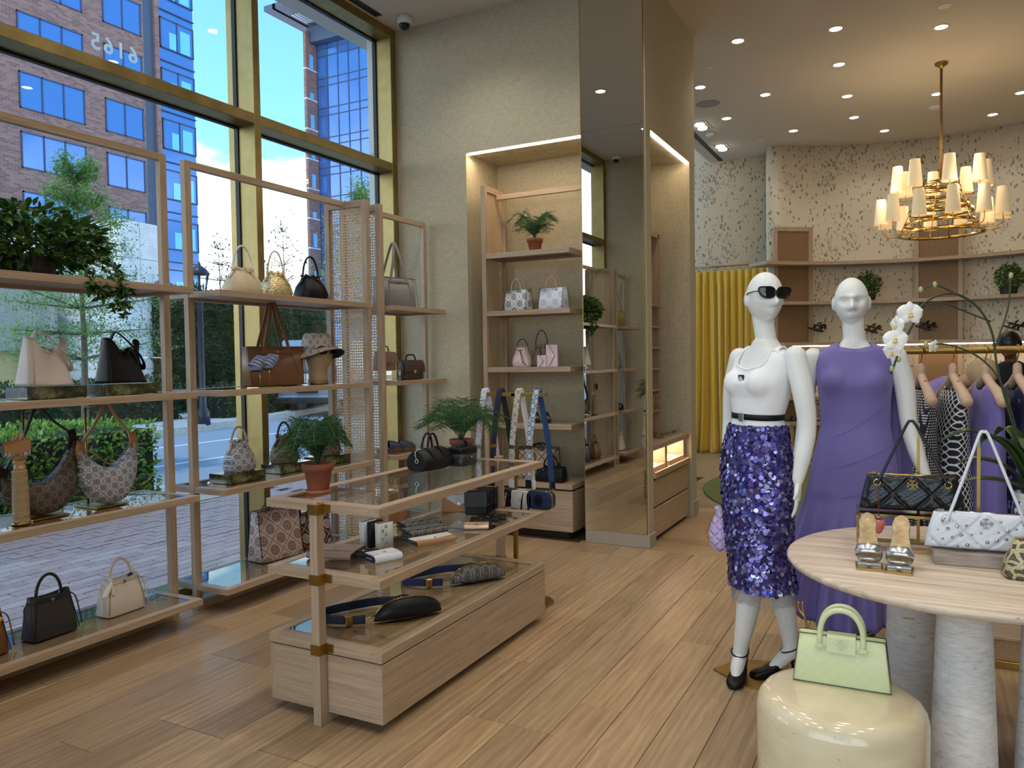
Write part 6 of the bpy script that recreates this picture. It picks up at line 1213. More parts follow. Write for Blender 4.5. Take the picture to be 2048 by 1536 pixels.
ctr = Vector((0.002, -0.004, 1.355))
for s_ in (-1, 1): mb.ball(tuple(ctr+F*0.058+Lf*(s_*0.072)), (0.056, 0.056, 0.058), 14, 10)
limb(mb, [(0.030, 0.004, 1.50), (0.030, 0.0, 1.56), (0.022, 0.002, 1.62), (0.018, 0.006, 1.68)], [0.056, 0.047, 0.046, 0.050])
R1 = head_mb(mb, (0.026, -0.006, 1.736), 0.44, 0.0, 0.03, 1.02)
limb(mb, [(0.150, -0.115, 1.468), (0.180, -0.150, 1.32), (0.196, -0.160, 1.165), (0.178, -0.178, 1.05), (0.158, -0.190, 0.95)], [0.050, 0.045, 0.038, 0.036, 0.025])
hand(mb, (0.158, -0.190, 0.94), (-0.05, -0.05, -1), (-0.85, 0.2, 0), (-0.15, -1, 0), curl=0.25)
limb(mb, [(-0.085, 0.125, 1.468), (-0.120, 0.170, 1.32), (-0.130, 0.190, 1.165), (-0.135, 0.150, 1.05), (-0.140, 0.10, 0.96)], [0.048, 0.044, 0.038, 0.036, 0.025])
hand(mb, (-0.140, 0.10, 0.95), (-0.05, -0.1, -1), (0.8, -0.2, 0), (-0.2, -0.9, 0), curl=0.6)
limb(mb, [(-0.050, -0.01, 0.86), (-0.042, -0.015, 0.62), (-0.036, -0.03, 0.47), (-0.050, -0.032, 0.34), (-0.082, -0.02, 0.15), (-0.088, -0.015, 0.10)], [0.088, 0.068, 0.052, 0.053, 0.034, 0.034])
limb(mb, [(0.050, 0.03, 0.86), (0.075, 0.02, 0.62), (0.085, 0.03, 0.47), (0.105, 0.045, 0.34), (0.132, 0.06, 0.16), (0.135, 0.055, 0.11)], [0.088, 0.068, 0.052, 0.053, 0.034, 0.034])
limb(mb, [(-0.086, -0.015, 0.10), (-0.098, -0.07, 0.060), (-0.105, -0.115, 0.022)], [0.033, 0.032, 0.020]); limb(mb, [(0.135, 0.055, 0.115), (0.090, 0.035, 0.075), (0.040, 0.012, 0.025)], [0.033, 0.032, 0.020])
remesh(mb, 'body', SKIN, t1, 0.0046, 3)
for s_ in heel_shoe(t1, (-0.116, -0.175, 0.0), (-0.070, 0.035, 0), 'shoe'), heel_shoe(t1, (-0.045, -0.015, 0.0), (0.165, 0.070, 0), 'shoe'): pass
MB().tube([(-0.088+0.038*math.cos(q), -0.02+0.038*math.sin(q), 0.118+0.012*math.sin(q)) for q in [2*PI*k/20 for k in range(20)]], 0.0035, 6, closed=True).build('ankle_strap', BK_LEATHER, t1); MB().tube([(0.128+0.038*math.cos(q), 0.05+0.038*math.sin(q), 0.128+0.014*math.cos(q)) for q in [2*PI*k/20 for k in range(20)]], 0.0035, 6, closed=True).build('ankle_strap', BK_LEATHER, t1)
mannequin_base(t1, [(-0.21, 0.03), (-0.07, -0.13), (0.05, -0.15), (0.19, -0.05), (0.21, 0.10), (0.10, 0.20), (-0.10, 0.18)])
# ribbed tank top
RIB = S('white ribbed cotton', col=c3(240, 242, 244), rough=0.8); RIB.bump(RIB.m('SINE', RIB.mul(RIB.sub(RIB.xyz(RIB.co())[0], RIB.mul(RIB.xyz(RIB.co())[1], 1.0)), 1500.0)), 0.0006, 0.25)
def keyed(keys, x):
    for (a, va), (b, vb) in zip(keys, keys[1:]):
        if a <= x <= b: t = (x-a)/(b-a); t = t*t*(3-2*t); return va+(vb-va)*t
    return keys[-1][1]
def garment_top(P, keys, z0, off, n=96, m=26, bust=()):
    rg = []; tops = []
    for j in range(m+1):
        ring = []
        for k in range(n):
            an = 2*PI*k/n-PI; zt = keyed(keys, abs(math.degrees(an))); z = z0+(zt-z0)*j/m; zz, cx, cy, a, b = prof_at(P, z); c, s_ = math.cos(an), math.sin(an); e = 2.3
            u = (a+off)*math.copysign(abs(s_)**(2/e), s_); v = (b+off)*math.copysign(abs(c)**(2/e), c)
            p = Vector((cx, cy, z))+Lf_*u+F_*v
            for q, r in bust:
                dlt = p-q; dd = math.hypot(dlt.dot(Lf_), dlt.z)
                if dlt.dot(F_) > -0.03 and dd < r*1.5: p += F_*max(0, q.dot(F_)+math.sqrt(max(0, (r+off)**2-min(dd, r+off)**2))-p.dot(F_))*(1 if dd < r else max(0, 1-(dd-r)/(0.5*r)))
            ring.append(tuple(p))
        rg.append(ring)
    return rg
F_, Lf_ = F, Lf; bust1 = [(ctr+F*0.058+Lf*(s_*0.072), 0.057) for s_ in (-1, 1)]
keys = [(0, 1.415), (22, 1.432), (42, 1.495), (50, 1.502), (58, 1.498), (74, 1.43), (90, 1.385), (104, 1.43), (124, 1.498), (135, 1.502), (145, 1.49), (180, 1.455)]
t = thing('tank_top', 'white ribbed tank top with a small black square emblem on the mannequin', 'clothing', t1.location[:], 0.173)
rg = garment_top(PR, keys, 1.16, 0.007, bust=bust1); g = MB().loft(rg, caps=False).build('shirt', RIB.mat, t); g.modifiers.new('thickness', 'SOLIDIFY').thickness = 0.003
MB().tube(rg[-1], 0.0055, 6, closed=True).build('trim', RIB.mat, t)
for s_ in (-1, 1):
    q4 = [Vector(rg[-1][round((180+s_*d_)/360*96) % 96]) for d_ in (41, 61, 122, 143)]
    st = MB().grid(lambda u, v: tuple((q4[0].lerp(q4[1], u)).lerp(q4[3].lerp(q4[2], u), v)+Vector((0, 0, 0.022*math.sin(PI*v)-0.006*math.cos(PI*v)**8))), 4, 14); st.build('strap', RIB.mat, t).modifiers.new('thickness', 'SOLIDIFY').thickness = 0.005
pe = ctr+F*0.106+Lf*(0.0)+Vector((0, 0, 0.018)); em = MB().box(-0.017, 0.017, -0.003, 0.003, -0.020, 0.020, 0.001).build('emblem_patch', BLACK, t); em.location = pe; em.rotation_euler.z = math.atan2(F.x, -F.y); e2 = emb_mb(0.012, 0.0015).build('emblem', plain('white enamel', (232, 232, 232), 0.4), em); e2.location.y = -0.004
t = thing('belt', 'black webbing belt with metal clip around the tank top waist', 'belt', t1.location[:], 0.173)
MB().loft([[tuple(Vector(p)+Vector((0, 0, dz+0.02*(Vector(p).dot(-Lf))))) for p in torso_ring(-0.004, 0, 1.205, 0.128, 0.095, f2, 60)] for dz in (-0.013, 0.013)], caps=False).build('webbing', BLACK, t).modifiers.new('thickness', 'SOLIDIFY').thickness = 0.004
bk = MB().box(-0.016, 0.016, -0.004, 0.004, -0.018, 0.018, 0.002).build('clip', M['steel'], t); bk.location = Vector((-0.004, 0, 1.203))+F*0.099; bk.rotation_euler.z = math.atan2(F.x, -F.y)
# sequin skirt
t = thing('sequin_skirt', 'violet sequinned pencil skirt with silver net hem on the mannequin', 'clothing', t1.location[:], 0.173)
SK = [(1.165, -0.008, 0, 0.134, 0.098), (1.06, -0.012, 0, 0.158, 0.116), (0.95, -0.012, 0, 0.168, 0.126), (0.85, -0.010, -0.005, 0.162, 0.128), (0.70, -0.004, -0.005, 0.148, 0.130), (0.58, 0.0, 0, 0.138, 0.122), (0.50, 0.008, 0, 0.140, 0.122), (0.42, 0.014, 0.005, 0.154, 0.126)]
MB().loft([torso_ring(x, y, z, a, b, f2, 48) for z, x, y, a, b in reversed(SK)], caps=False).build('lining', plain('violet net', (74, 66, 120), 0.8), t)
SEQ = S('violet sequins', rough=0.16, metal=0.55, coat=0.6); _r = SEQ.n('NewGeometry', 'Random Per Island'); SEQ.set(col=SEQ.ramp(_r, [(0.0, c3(40, 34, 96)), (0.40, c3(74, 66, 150)), (0.75, c3(112, 104, 180)), (0.9, c3(150, 144, 200)), (1.0, c3(206, 214, 238))]), rough=SEQ.add(0.10, SEQ.mul(_r, 0.15)))
sq = MB()
for i in range(5200):
    z = 0.425+rnd.random()*0.74; zz, cx, cy, a, b = prof_at(SK, z); an = rnd.uniform(0, 2*PI); c, s_ = math.cos(an), math.sin(an); e = 2.3
    p = Vector((cx, cy, z))+Lf*((a+0.004)*math.copysign(abs(s_)**(2/e), s_))+F*((b+0.004)*math.copysign(abs(c)**(2/e), c)); nn = (Lf*(s_/a)+F*(c/b)).normalized(); nn = (nn+rvec()*0.30+Vector((0, 0, 0.12))).normalized(); u = nn.cross(Vector((0, 0, 1))).normalized(); v = nn.cross(u); r = rnd.choice((0.0075, 0.0095, 0.011)); p += nn*rnd.uniform(0.0, 0.007)-Vector((0, 0, 0.004))
    sq.add([tuple(p+u*(r*math.cos(q))+v*(r*math.sin(q))) for q in [2*PI*k/9 for k in range(9)]], [tuple(range(9))])
sq.build('sequins', SEQ.mat, t, kind='stuff')
fr = MB(); zb = prof_at(SK, 0.42)
for k in range(72):
    q0, q1 = 2*PI*k/72, 2*PI*(k+1)/72; L_ = 0.055+0.02*rnd.random()
    def P_(q, z): return tuple(Vector((zb[1], zb[2], z))+Lf*(zb[3]*math.sin(q))+F*(zb[4]*math.cos(q)))
    for m_ in range(3): z0 = 0.425-L_*m_/3; fr.tube([P_(q0, z0), P_(q1, z0-L_/3)], 0.0011, 4, False); fr.tube([P_(q1, z0), P_(q0, z0-L_/3)], 0.0011, 4, False)
fr.build('net_fringe', plain('silver net thread', (186, 182, 186), 0.4, 0.5), t, kind='stuff')
g1 = sunglasses('black cat eye sunglasses worn by the mannequin in the tank top', (0, 0, 0), (0, 0, 0), 1.12, True)
Rz1 = Matrix.Rotation(0.173, 3, 'Z'); g1.location = t1.location+Rz1@(Vector((0.026, -0.006, 1.736))+R1@Vector((0, -0.112, 0.012))); g1.rotation_euler = (Rz1@R1).to_euler()
# lilac pouch on a chain
t = thing('lilac_pouch_bag', 'lilac quilted pouch bag on a gold chain hanging beside the sequin skirt', 'handbag', (-0.800, 3.650, 0.555), 0.3)
n = 30; rg = []
for z, a, b in ((0.0, 0.012, 0.008), (0.006, 0.05, 0.03), (0.04, 0.072, 0.042), (0.09, 0.076, 0.045), (0.14, 0.062, 0.036), (0.185, 0.040, 0.02), (0.205, 0.044, 0.02), (0.215, 0.046, 0.018)):
    rg.append([(a*math.cos(q)*(1+0.06*math.cos(8*q)*(z > 0.12)), b*math.sin(q)*(1+0.06*math.cos(8*q)*(z > 0.12)), z) for q in [2*PI*k/n for k in range(n)]])
LIL = S('lilac quilted satin', col=c3(196, 176, 222), rough=0.38); _x, _y, _z = LIL.xyz(LIL.co()); LIL.bump(LIL.m('POWER', LIL.mx(LIL.ab(LIL.m('SINE', LIL.mul(LIL.add(_x, _z), 62.0))), LIL.ab(LIL.m('SINE', LIL.mul(LIL.sub(_x, _z), 62.0)))), 6.0), -0.010, 0.7)
MB().loft(rg).build('pouch', LIL.mat, t); ch = MB()
for a_, b_, m_ in (((0.0, 0, 0.21), (0.055, 0.03, 0.40), 26), ((-0.045, 0, 0.19), (-0.085, -0.01, 0.10), 10), ((-0.085, -0.01, 0.10), (-0.072, 0, 0.05), 7)):
    for k in range(m_): ch.ball(tuple(Vector(a_).lerp(Vector(b_), k/m_)+Vector((0.002*(k % 2), 0, 0))), 0.0048, 6, 4)
ch.build('chain', M['brass2'], t)
# --- second mannequin
t2 = thing('mannequin', 'white mannequin facing the viewer in the long lavender dress', 'mannequin', (-0.284, 4.094, 0), 0.068)
mb = MB(); F_ = Vector((0.06, -1, 0)).normalized(); Lf_ = Vector((-F_.y, F_.x, 0)); f3 = (F_.x, F_.y); cx0 = 0.012
P2 = [(1.545, cx0, 0, 0.052, 0.052), (1.52, cx0, 0, 0.075, 0.056), (1.49, cx0, 0, 0.135, 0.064), (1.455, cx0, 0, 0.165, 0.075), (1.40, cx0, 0, 0.162, 0.09), (1.335, cx0, 0, 0.152, 0.105), (1.25, cx0, 0, 0.135, 0.09), (1.13, cx0, 0, 0.125, 0.085), (1.0, cx0, 0, 0.152, 0.105), (0.9, cx0, 0, 0.158, 0.11), (0.8, cx0, 0, 0.145, 0.10)]
mb.loft([torso_ring(x, y, z, a, b, f3) for z, x, y, a, b in P2])
limb(mb, [(cx0, 0.0, 1.50), (cx0, -0.002, 1.56), (cx0-0.004, -0.006, 1.62), (cx0-0.006, -0.004, 1.68)], [0.060, 0.051, 0.049, 0.051])
head_mb(mb, (cx0-0.012, -0.010, 1.731), 0.03, 0.03, 0.0, 1.03)
limb(mb, [(0.195, 0.0, 1.462), (0.232, 0.005, 1.32), (0.252, 0.0, 1.13), (0.282, -0.02, 1.01), (0.318, -0.05, 0.90)], [0.050, 0.046, 0.038, 0.036, 0.025]); hand(mb, (0.320, -0.052, 0.89), (0.2, -0.15, -1), (-0.9, 0.1, 0), (0, -1, 0), curl=0.3)
limb(mb, [(-0.172, 0.0, 1.462), (-0.205, 0.01, 1.32), (-0.215, 0.01, 1.13), (-0.228, -0.01, 1.02), (-0.250, -0.03, 0.93)], [0.050, 0.046, 0.038, 0.036, 0.025]); hand(mb, (-0.252, -0.032, 0.92), (-0.12, -0.1, -1), (0.9, 0.1, 0), (0, -1, 0), curl=0.3)
for s_ in (-1, 1): limb(mb, [(s_*0.07, 0, 0.86), (s_*0.085, -0.01, 0.5), (s_*0.09-0.02, 0.02, 0.34), (s_*0.095-0.02, 0.02, 0.12)], [0.085, 0.055, 0.05, 0.035])
remesh(mb, 'body', SKIN, t2, 0.0046, 3)
SNAKE = S('python print', rough=0.35); _v = SNAKE.co(); _d = SNAKE.voro(SNAKE.n('VectorMath', _in=(_v, SNAKE.n('VectorMath', 0, (SNAKE.noise(_v, 16, 2, out=1), (0.035, 0.035, 0.035)), operation='MULTIPLY')), operation='ADD'), 26, 0, feature='DISTANCE_TO_EDGE'); _sc = SNAKE.voro(_v, 210, 0)
SNAKE.set(col=SNAKE.mix(SNAKE.mul(SNAKE.gt(_sc, 0.42), 0.35), SNAKE.ramp(_d, [(0.0, c3(200, 190, 140)), (0.10, c3(214, 206, 160)), (0.15, c3(44, 38, 30)), (0.22, c3(96, 84, 64)), (0.5, c3(140, 128, 104))]), c3(60, 54, 44))); SNAKE.bump(_sc, 0.0012, 0.5)
for s_ in (-1, 1):
    x = s_*0.082-0.024; MB().loft([sring(x, 0.02, z, a, a*1.05, 2, 24) for z, a in ((0.46, 0.066), (0.40, 0.064), (0.2, 0.054), (0.10, 0.052))]).build('boot_shaft', SNAKE.mat, t2); b = heel_shoe(t2, (x+s_*0.02, -0.16, 0), (x, 0.075, 0), 'boot_foot'); b.data.materials[0] = SNAKE.mat
mannequin_base(t2, [(-0.20, -0.10), (-0.08, -0.17), (0.06, -0.17), (0.16, -0.10), (0.16, 0.12), (0.06, 0.18), (-0.1, 0.18), (-0.2, 0.12)])
LDR = S('lavender crepe', rough=0.62, sheen=0.15); LDR.set(col=LDR.mix(LDR.noise(LDR.co(), 3, 2), c3(104, 94, 160), c3(122, 112, 178)))
t = thing('lavender_dress', 'long lavender sleeveless dress with diagonal seams and pleated flared hem', 'dress', t2.location[:], 0.068)
DP = [(1.55, cx0, 0, 0.075, 0.068), (1.52, cx0, 0, 0.108, 0.070), (1.49, cx0, 0, 0.155, 0.074), (1.455, cx0, 0, 0.176, 0.084), (1.40, cx0, 0, 0.170, 0.100), (1.335, cx0, 0, 0.165, 0.124), (1.25, cx0+0.002, 0, 0.156, 0.108), (1.13, cx0+0.004, 0, 0.152, 0.102), (1.0, cx0, 0, 0.178, 0.122), (0.9, cx0-0.004, 0, 0.195, 0.135), (0.78, cx0-0.006, 0, 0.215, 0.152), (0.55, cx0-0.02, 0, 0.262, 0.205), (0.30, cx0-0.035, 0, 0.315, 0.265), (0.14, cx0-0.04, 0, 0.335, 0.29)]
keys2 = [(0, 1.503), (25, 1.512), (40, 1.523), (52, 1.520), (70, 1.490), (82, 1.42), (90, 1.40), (98, 1.42), (110, 1.49), (128, 1.522), (140, 1.525), (180, 1.522)]
b2 = [(Vector((cx0, -0.046, 1.345))+Lf_*(s_*0.075), 0.078) for s_ in (-1, 1)]; up = garment_top(DP, keys2, 0.80, 0.004, 160, 30, bust=b2); lo = []
for j in range(1, 26):
    ring = []
    for k in range(160):
        an = 2*PI*k/160-PI; c, s_ = math.cos(an), math.sin(an); zh = 0.235-0.06*math.cos(an+0.5)+0.085*max(0, -s_)+0.018*math.sin(5*an); z = 0.80+(zh-0.80)*j/25; zz, cx, cy, a, b = prof_at(DP, z); f = j/25; pl = 1+0.10*f**0.8*math.cos(17*an+0.8*math.sin(3*an))+0.03*f*math.cos(41*an)
        ring.append(tuple(Vector((cx, cy, z))+Lf_*((a+0.004)*pl*s_)+F_*((b+0.004)*pl*c)))
    lo.append(ring)
for s_ in (-1, 1):
    q5 = [Vector(up[-1][round((180+s_*d_)/360*160) % 160]) for d_ in (38, 71, 109, 141)]
    MB().grid(lambda u, v: tuple((q5[0].lerp(q5[1], u)).lerp(q5[3].lerp(q5[2], u), v)+Vector((0, 0, 0.016*math.sin(PI*v)-0.004))), 4, 12).build('shoulder', LDR.mat, t).modifiers.new('thickness', 'SOLIDIFY').thickness = 0.003
g = MB().loft(list(reversed(lo))+up, caps=False).build('gown', LDR.mat, t); g.modifiers.new('thickness', 'SOLIDIFY').thickness = 0.003
def on_dress(x, z, off=0.008):
    zz, cx, cy, a, b = prof_at(DP, z); u = max(-0.98, min(0.98, (x-cx)/a)); e = 2.3 if z > 0.8 else 2.0; v = (1-abs(u)**e)**(1/e); return (x, -(b+off)*v, z)
for za, zb_ in ((1.06, 1.25), (0.92, 1.04), (0.78, 0.87)): MB().tube(spline([on_dress(-0.14+0.31*k/8, za+(zb_-za)*(k/8)**1.4) for k in range(9)], 4), 0.0016, 5).build('seam', LDR.mat, t)
MB().grid(lambda u, v: (0.15+0.085*u+0.04*(1-v)*u+0.012*math.sin(u*14+v), 0.05+0.05*u+0.014*math.sin(9*u), 1.36-0.62*(1-v)-0.05*u*(1-v)), 14, 20).build('back_panel', LDR.mat, t).modifiers.new('thickness', 'SOLIDIFY').thickness = 0.003
# ================================================================ plinth, travertine table and what stands on them
STONE = S('cream polished stone', rough=0.12, coat=0.4); _v = STONE.co(scale=(3, 3, 7)); STONE.set(col=STONE.mix(STONE.lt(STONE.noise(STONE.co(scale=(60, 60, 110)), 1.5, 3), 0.30), STONE.ramp(STONE.noise(_v, 2.2, 5), [(0.3, c3(214, 200, 164)), (0.7, c3(232, 220, 188))]), c3(190, 168, 126)))
o = MB().lathe([(0.001, 0.0), (0.238, 0.0), (0.242, 0.006), (0.242, 0.395), (0.236, 0.422), (0.222, 0.440), (0.198, 0.449), (0.17, 0.450), (0.001, 0.450)], 72).build('stone_plinth', STONE.mat); o.location = (-0.205, 2.50, 0); tag(o, 'low cream polished stone drum with the pale green bag on top', 'plinth')
def m_trav(name, a, b, dk, axis_scale, vein=0.55):
    s = S(name, rough=0.45); v = s.co(scale=axis_scale); n1 = s.noise(v, 1.6, 8, 0.68); n2 = s.noise(s.co(scale=tuple(q*2.2 for q in axis_scale)), 2.4, 5, 0.7)
    col = s.ramp(n1, [(0.28, c3(*dk)), (0.42, c3(*a)), (0.65, c3(*b))]); pit = s.lt(n2, 0.335); rust = s.gt(s.noise(s.co(scale=tuple(q*0.6 for q in axis_scale)), 2.0, 4), 0.70)
    s.set(col=s.mix(s.mul(rust, 0.75), s.mix(s.mul(pit, 0.8), col, c3(112, 92, 74)), c3(168, 122, 74))); s.bump(s.sub(n1, s.mul(pit, 0.8)), 0.003, 0.5); return s.mat
t = thing('travertine_table', 'round travertine table on tapered stone legs at the right', 'table', (0.154, 3.08, 0))
MB().lathe([(0.001, 0.719), (0.565, 0.719), (0.580, 0.724), (0.589, 0.736), (0.587, 0.745), (0.578, 0.750), (0.001, 0.750)], 128).build('table_top', m_trav('travertine, vein cut', (198, 178, 156), (228, 214, 196), (150, 124, 102), (1.3, 22, 22)), t)
TL = m_trav('travertine, leg', (222, 216, 208), (240, 236, 230), (196, 186, 174), (14, 14, 60))
for x, y in ((-0.17, 0.045), (-0.020, -0.275), (0.235, -0.07)): MB().lathe([(0.001, 0), (0.098, 0), (0.102, 0.006), (0.100, 0.05), (0.075, 0.719), (0.001, 0.719)], 48, x, y).build('leg', TL, t)
# green bag
PG = lea((214, 222, 176)); PGE = S('embossed pale green leather', col=c3(212, 220, 172), rough=0.4); _x, _y, _z = PGE.xyz(PGE.co())
_a = PGE.ab(PGE.sub(PGE.m('FRACT', PGE.mul(PGE.add(_z, PGE.mul(_x, -0.80)), 27.0)), 0.5)); _b = PGE.ab(PGE.sub(PGE.m('FRACT', PGE.mul(PGE.add(_z, PGE.mul(_x, 0.80)), 27.0)), 0.5)); PGE.bump(PGE.mx(PGE.mul(PGE.gt(_a, 0.42), 1.0), PGE.mul(PGE.gt(_b, 0.46), 0.6)), 0.004, 0.9)
t = thing('green_handbag', 'pale green embossed trapezoid handbag with arched handles on the stone drum', 'handbag', (-0.207, 2.575, 0.4505), 0.03)
bd = MB().loft([sring(0, 0, z, a, b, 14, 48) for z, a, b in ((0, 0.139, 0.036), (0.003, 0.140, 0.037), (0.075, 0.132, 0.030), (0.150, 0.124, 0.020), (0.150, 0.121, 0.016), (0.128, 0.121, 0.015))]).build('body', PGE.mat, t)
edg = plain('dark edge paint', (58, 60, 44), 0.6)
for sy in (-1, 1):
    MB().tube([(-0.124, sy*0.020, 0.150), (-0.140, sy*0.037, 0.003), (0.140, sy*0.037, 0.003), (0.124, sy*0.020, 0.150)], 0.0018, 5).build('edge_piping', edg, t); MB().tube([(-0.124, sy*0.020, 0.151), (0.124, sy*0.020, 0.151)], 0.0014, 5).build('edge_piping', edg, t)
    h = MB().tube([(-0.062, sy*0.026, 0.118), (-0.062, sy*0.024, 0.140)]+arc(-0.062, 0.062, sy*0.022, 0.150, 0.085, 20, 0, 2.2)+[(0.062, sy*0.024, 0.140), (0.062, sy*0.026, 0.118)], 0.0085, 10).build('handle', PG, t)
    for sx in (-1, 1): MB().box(sx*0.062-0.011, sx*0.062+0.011, sy*0.030-0.004, sy*0.030+0.004, 0.112, 0.126, 0.002).cyl((sx*0.062-0.015, sy*0.033, 0.117), (sx*0.062+0.015, sy*0.033, 0.117), 0.0028, n=8).build('handle_tab', PG, h)
fl_ = MB().prism([(0.016, 0.155), (-0.022, 0.156), (-0.029, 0.148), (-0.036, 0.105), (-0.033, 0.104), (-0.025, 0.145), (-0.020, 0.152), (0.016, 0.151)], 'x', -0.041, 0.041).build('flap', PG, t)
e2 = emb_mb(0.014, 0.0012).build('emblem', PG, t); e2.location = (0, -0.0335, 0.130); e2.rotation_euler.x = -0.16
t = thing('bag_hook', 'slim brass hook stand behind the pale green bag', 'stand', (-0.31, 2.66, 0.4505)); MB().tube(spline([(-0.035, 0, 0.215), (-0.034, 0, 0.19), (-0.012, 0, 0.15), (-0.01, 0, 0.05), (-0.01, 0, 0.004)], 6), 0.0035, 8).tube(spline([(-0.023, 0, 0.215), (-0.022, 0, 0.19), (-0.012, 0, 0.15)], 6), 0.0035, 8).build('hook', M['brass2'], t); MB().box(-0.03, 0.05, -0.03, 0.03, 0, 0.004).build('base_plate', M['brass2'], t)
# quilted shoulder bags
def quilt_bag(label, loc, rz, mat, metal, w_, h, d, apex, studs=0):
    t = thing('quilted_bag', label, 'handbag', loc, rz); a = w_/2
    def q(u, v, sgn):
        x = (u*2-1); hw = a*(1-0.16*v)*(1+0.02*math.sin(PI*v)); X = x*hw; Z = h*v-0.010*math.sin(PI*(x+1)/2)*0*v; ed = (1-abs(x)**5)*(1-(2*v-1)**6); th = d/2*max(0.0, ed)**0.45*(1.15-0.55*v)
        p, r = abs(((X/0.13+v*1.0+0.5) % 1)-0.5), abs(((X/0.13-v*1.0+0.5) % 1)-0.5); th -= 0.010*max(math.exp(-(p/0.05)**2), math.exp(-(r/0.05)**2))*min(1, ed*2); th += 0.0015*math.sin(X*140+v*23)*math.sin(v*50)
        return (X, sgn*max(0.0008, th), Z+0.002)
    m = MB().grid(lambda u, v: q(u, v, -1), 90, 30); m.grid(lambda u, v: q(1-u, v, 1), 60, 20); m.build('body', mat, t)
    MB().tube([(x*a*0.82, 0, h+0.002) for x in (-1, 0, 1)], 0.004, 6).build('zip', metal, t); MB().box(-a*0.80, -a*0.66, -0.007, 0.007, h, h+0.012, 0.003).build('zip_pull', metal, t)
    for sx in (-1, 1): MB().tube([(sx*a*0.66+0.011*math.cos(k), -d*0.32, h*0.80+0.011*math.sin(k)) for k in [2*PI*i/16 for i in range(16)]], 0.0035, 6, closed=True).build('eyelet', metal, t)
    MB().tube(spline([(-a*0.66, -d*0.34, h*0.78), (-a*0.60, -d*0.34, h*0.95), (-a*0.32, -0.01, h+(apex-h)*0.5), (-0.014, 0.012, apex-0.012), (0, 0.014, apex), (0.014, 0.012, apex-0.012), (a*0.32, -0.01, h+(apex-h)*0.5), (a*0.60, -d*0.34, h*0.95), (a*0.66, -d*0.34, h*0.78)], 7), 0.0052, 8).build('shoulder_strap', mat, t)
    e_ = emb_mb(0.017, 0.003).build('emblem', metal, t); e_.location = (0.0, -d*0.40, h*0.78)
    r0 = random.Random(4)
    for k in range(studs):
        u, v = (0.05+0.9*((k*0.6180339) % 1)), 0.10+0.72*((k*0.4142135+0.2) % 1); p = q(u, v, -1); s_ = MB().lathe([(0.0052, 0), (0.0052, 0.002), (0.0035, 0.0025), (0.0030, 0.0035), (0.001, 0.004)], 10).build('stud', metal, t); s_.location = (p[0], p[1]-0.0005, p[2]); s_.rotation_euler.x = PI/2; s_.scale = (r0.uniform(0.7, 1.3),)*3
    return t
BKQ = S('black glossy leather', col=c3(18, 22, 28), rough=0.28); BKQ.bump(BKQ.voro(BKQ.co(), 200), 0.0006, 0.3)
quilt_bag('black quilted shoulder bag with gold emblem on the brass riser', (-0.018, 3.215, 0.890), 0.10, BKQ.mat, M['brass2'], 0.355, 0.132, 0.085, 0.335)
quilt_bag('white quilted shoulder bag with silver studs on a marble riser', (0.205, 3.075, 0.798), 0.10, lea((222, 226, 234)), M['steel'], 0.365, 0.125, 0.080, 0.405, 30)
t = thing('brass_riser', 'open brass frame riser under the black quilted bag', 'riser', (-0.025, 3.215, 0.7505), 0.06)
for x in (-0.175, 0.175):
    for y in (-0.075, 0.075): MB().box(x-0.005, x+0.005, y-0.005, y+0.005, 0, 0.126).build('post', M['brass2'], t)
    for z in (0.0, 0.126): MB().box(x-0.005, x+0.005, -0.08, 0.08, z, z+0.010).build('side_bar', M['brass2'], t)
for z in (0.0, 0.126):
    for y in (-0.075, 0.075): MB().box(-0.18, 0.18, y-0.005, y+0.005, z, z+0.010).build('long_bar', M['brass2'], t)
MB().box(-0.17, 0.17, -0.07, 0.07, 0.128, 0.136).build('top_plate', M['brass2'], t)
o = MB().box(-0.155, 0.155, -0.08, 0.08, 0, 0.046, 0.002).build('marble_riser', m_noise('grey brown marble', (130, 118, 108), (176, 164, 152), 8, 0.25, 0, (1, 6, 6))); o.location = (0.20, 3.09, 0.7505); o.rotation_euler.z = 0.08; tag(o, 'grey brown marble slab under the white studded bag', 'riser')
for x, y, z0, h, lab in ((0.005, 3.305, 0.7505, 0.475, 'brass bag pole behind the black quilted bag'), (0.195, 3.195, 0.7505, 0.46, 'brass bag pole behind the white studded bag')):
    t = thing('bag_pole', lab, 'stand', (x, y, z0)); MB().box(-0.03, 0.03, -0.01, 0.05, 0, 0.005).build('base_plate', M['brass2'], t); MB().box(-0.0055, 0.0055, -0.0055, 0.0055, 0, h*0.84).build('lower_pole', M['brass'], t); MB().box(-0.004, 0.004, -0.004, 0.004, h*0.84, h-0.02).box(-0.004, 0.004, -0.035, 0.004, h-0.02, h-0.012).build('upper_pole', M['brass2'], t)
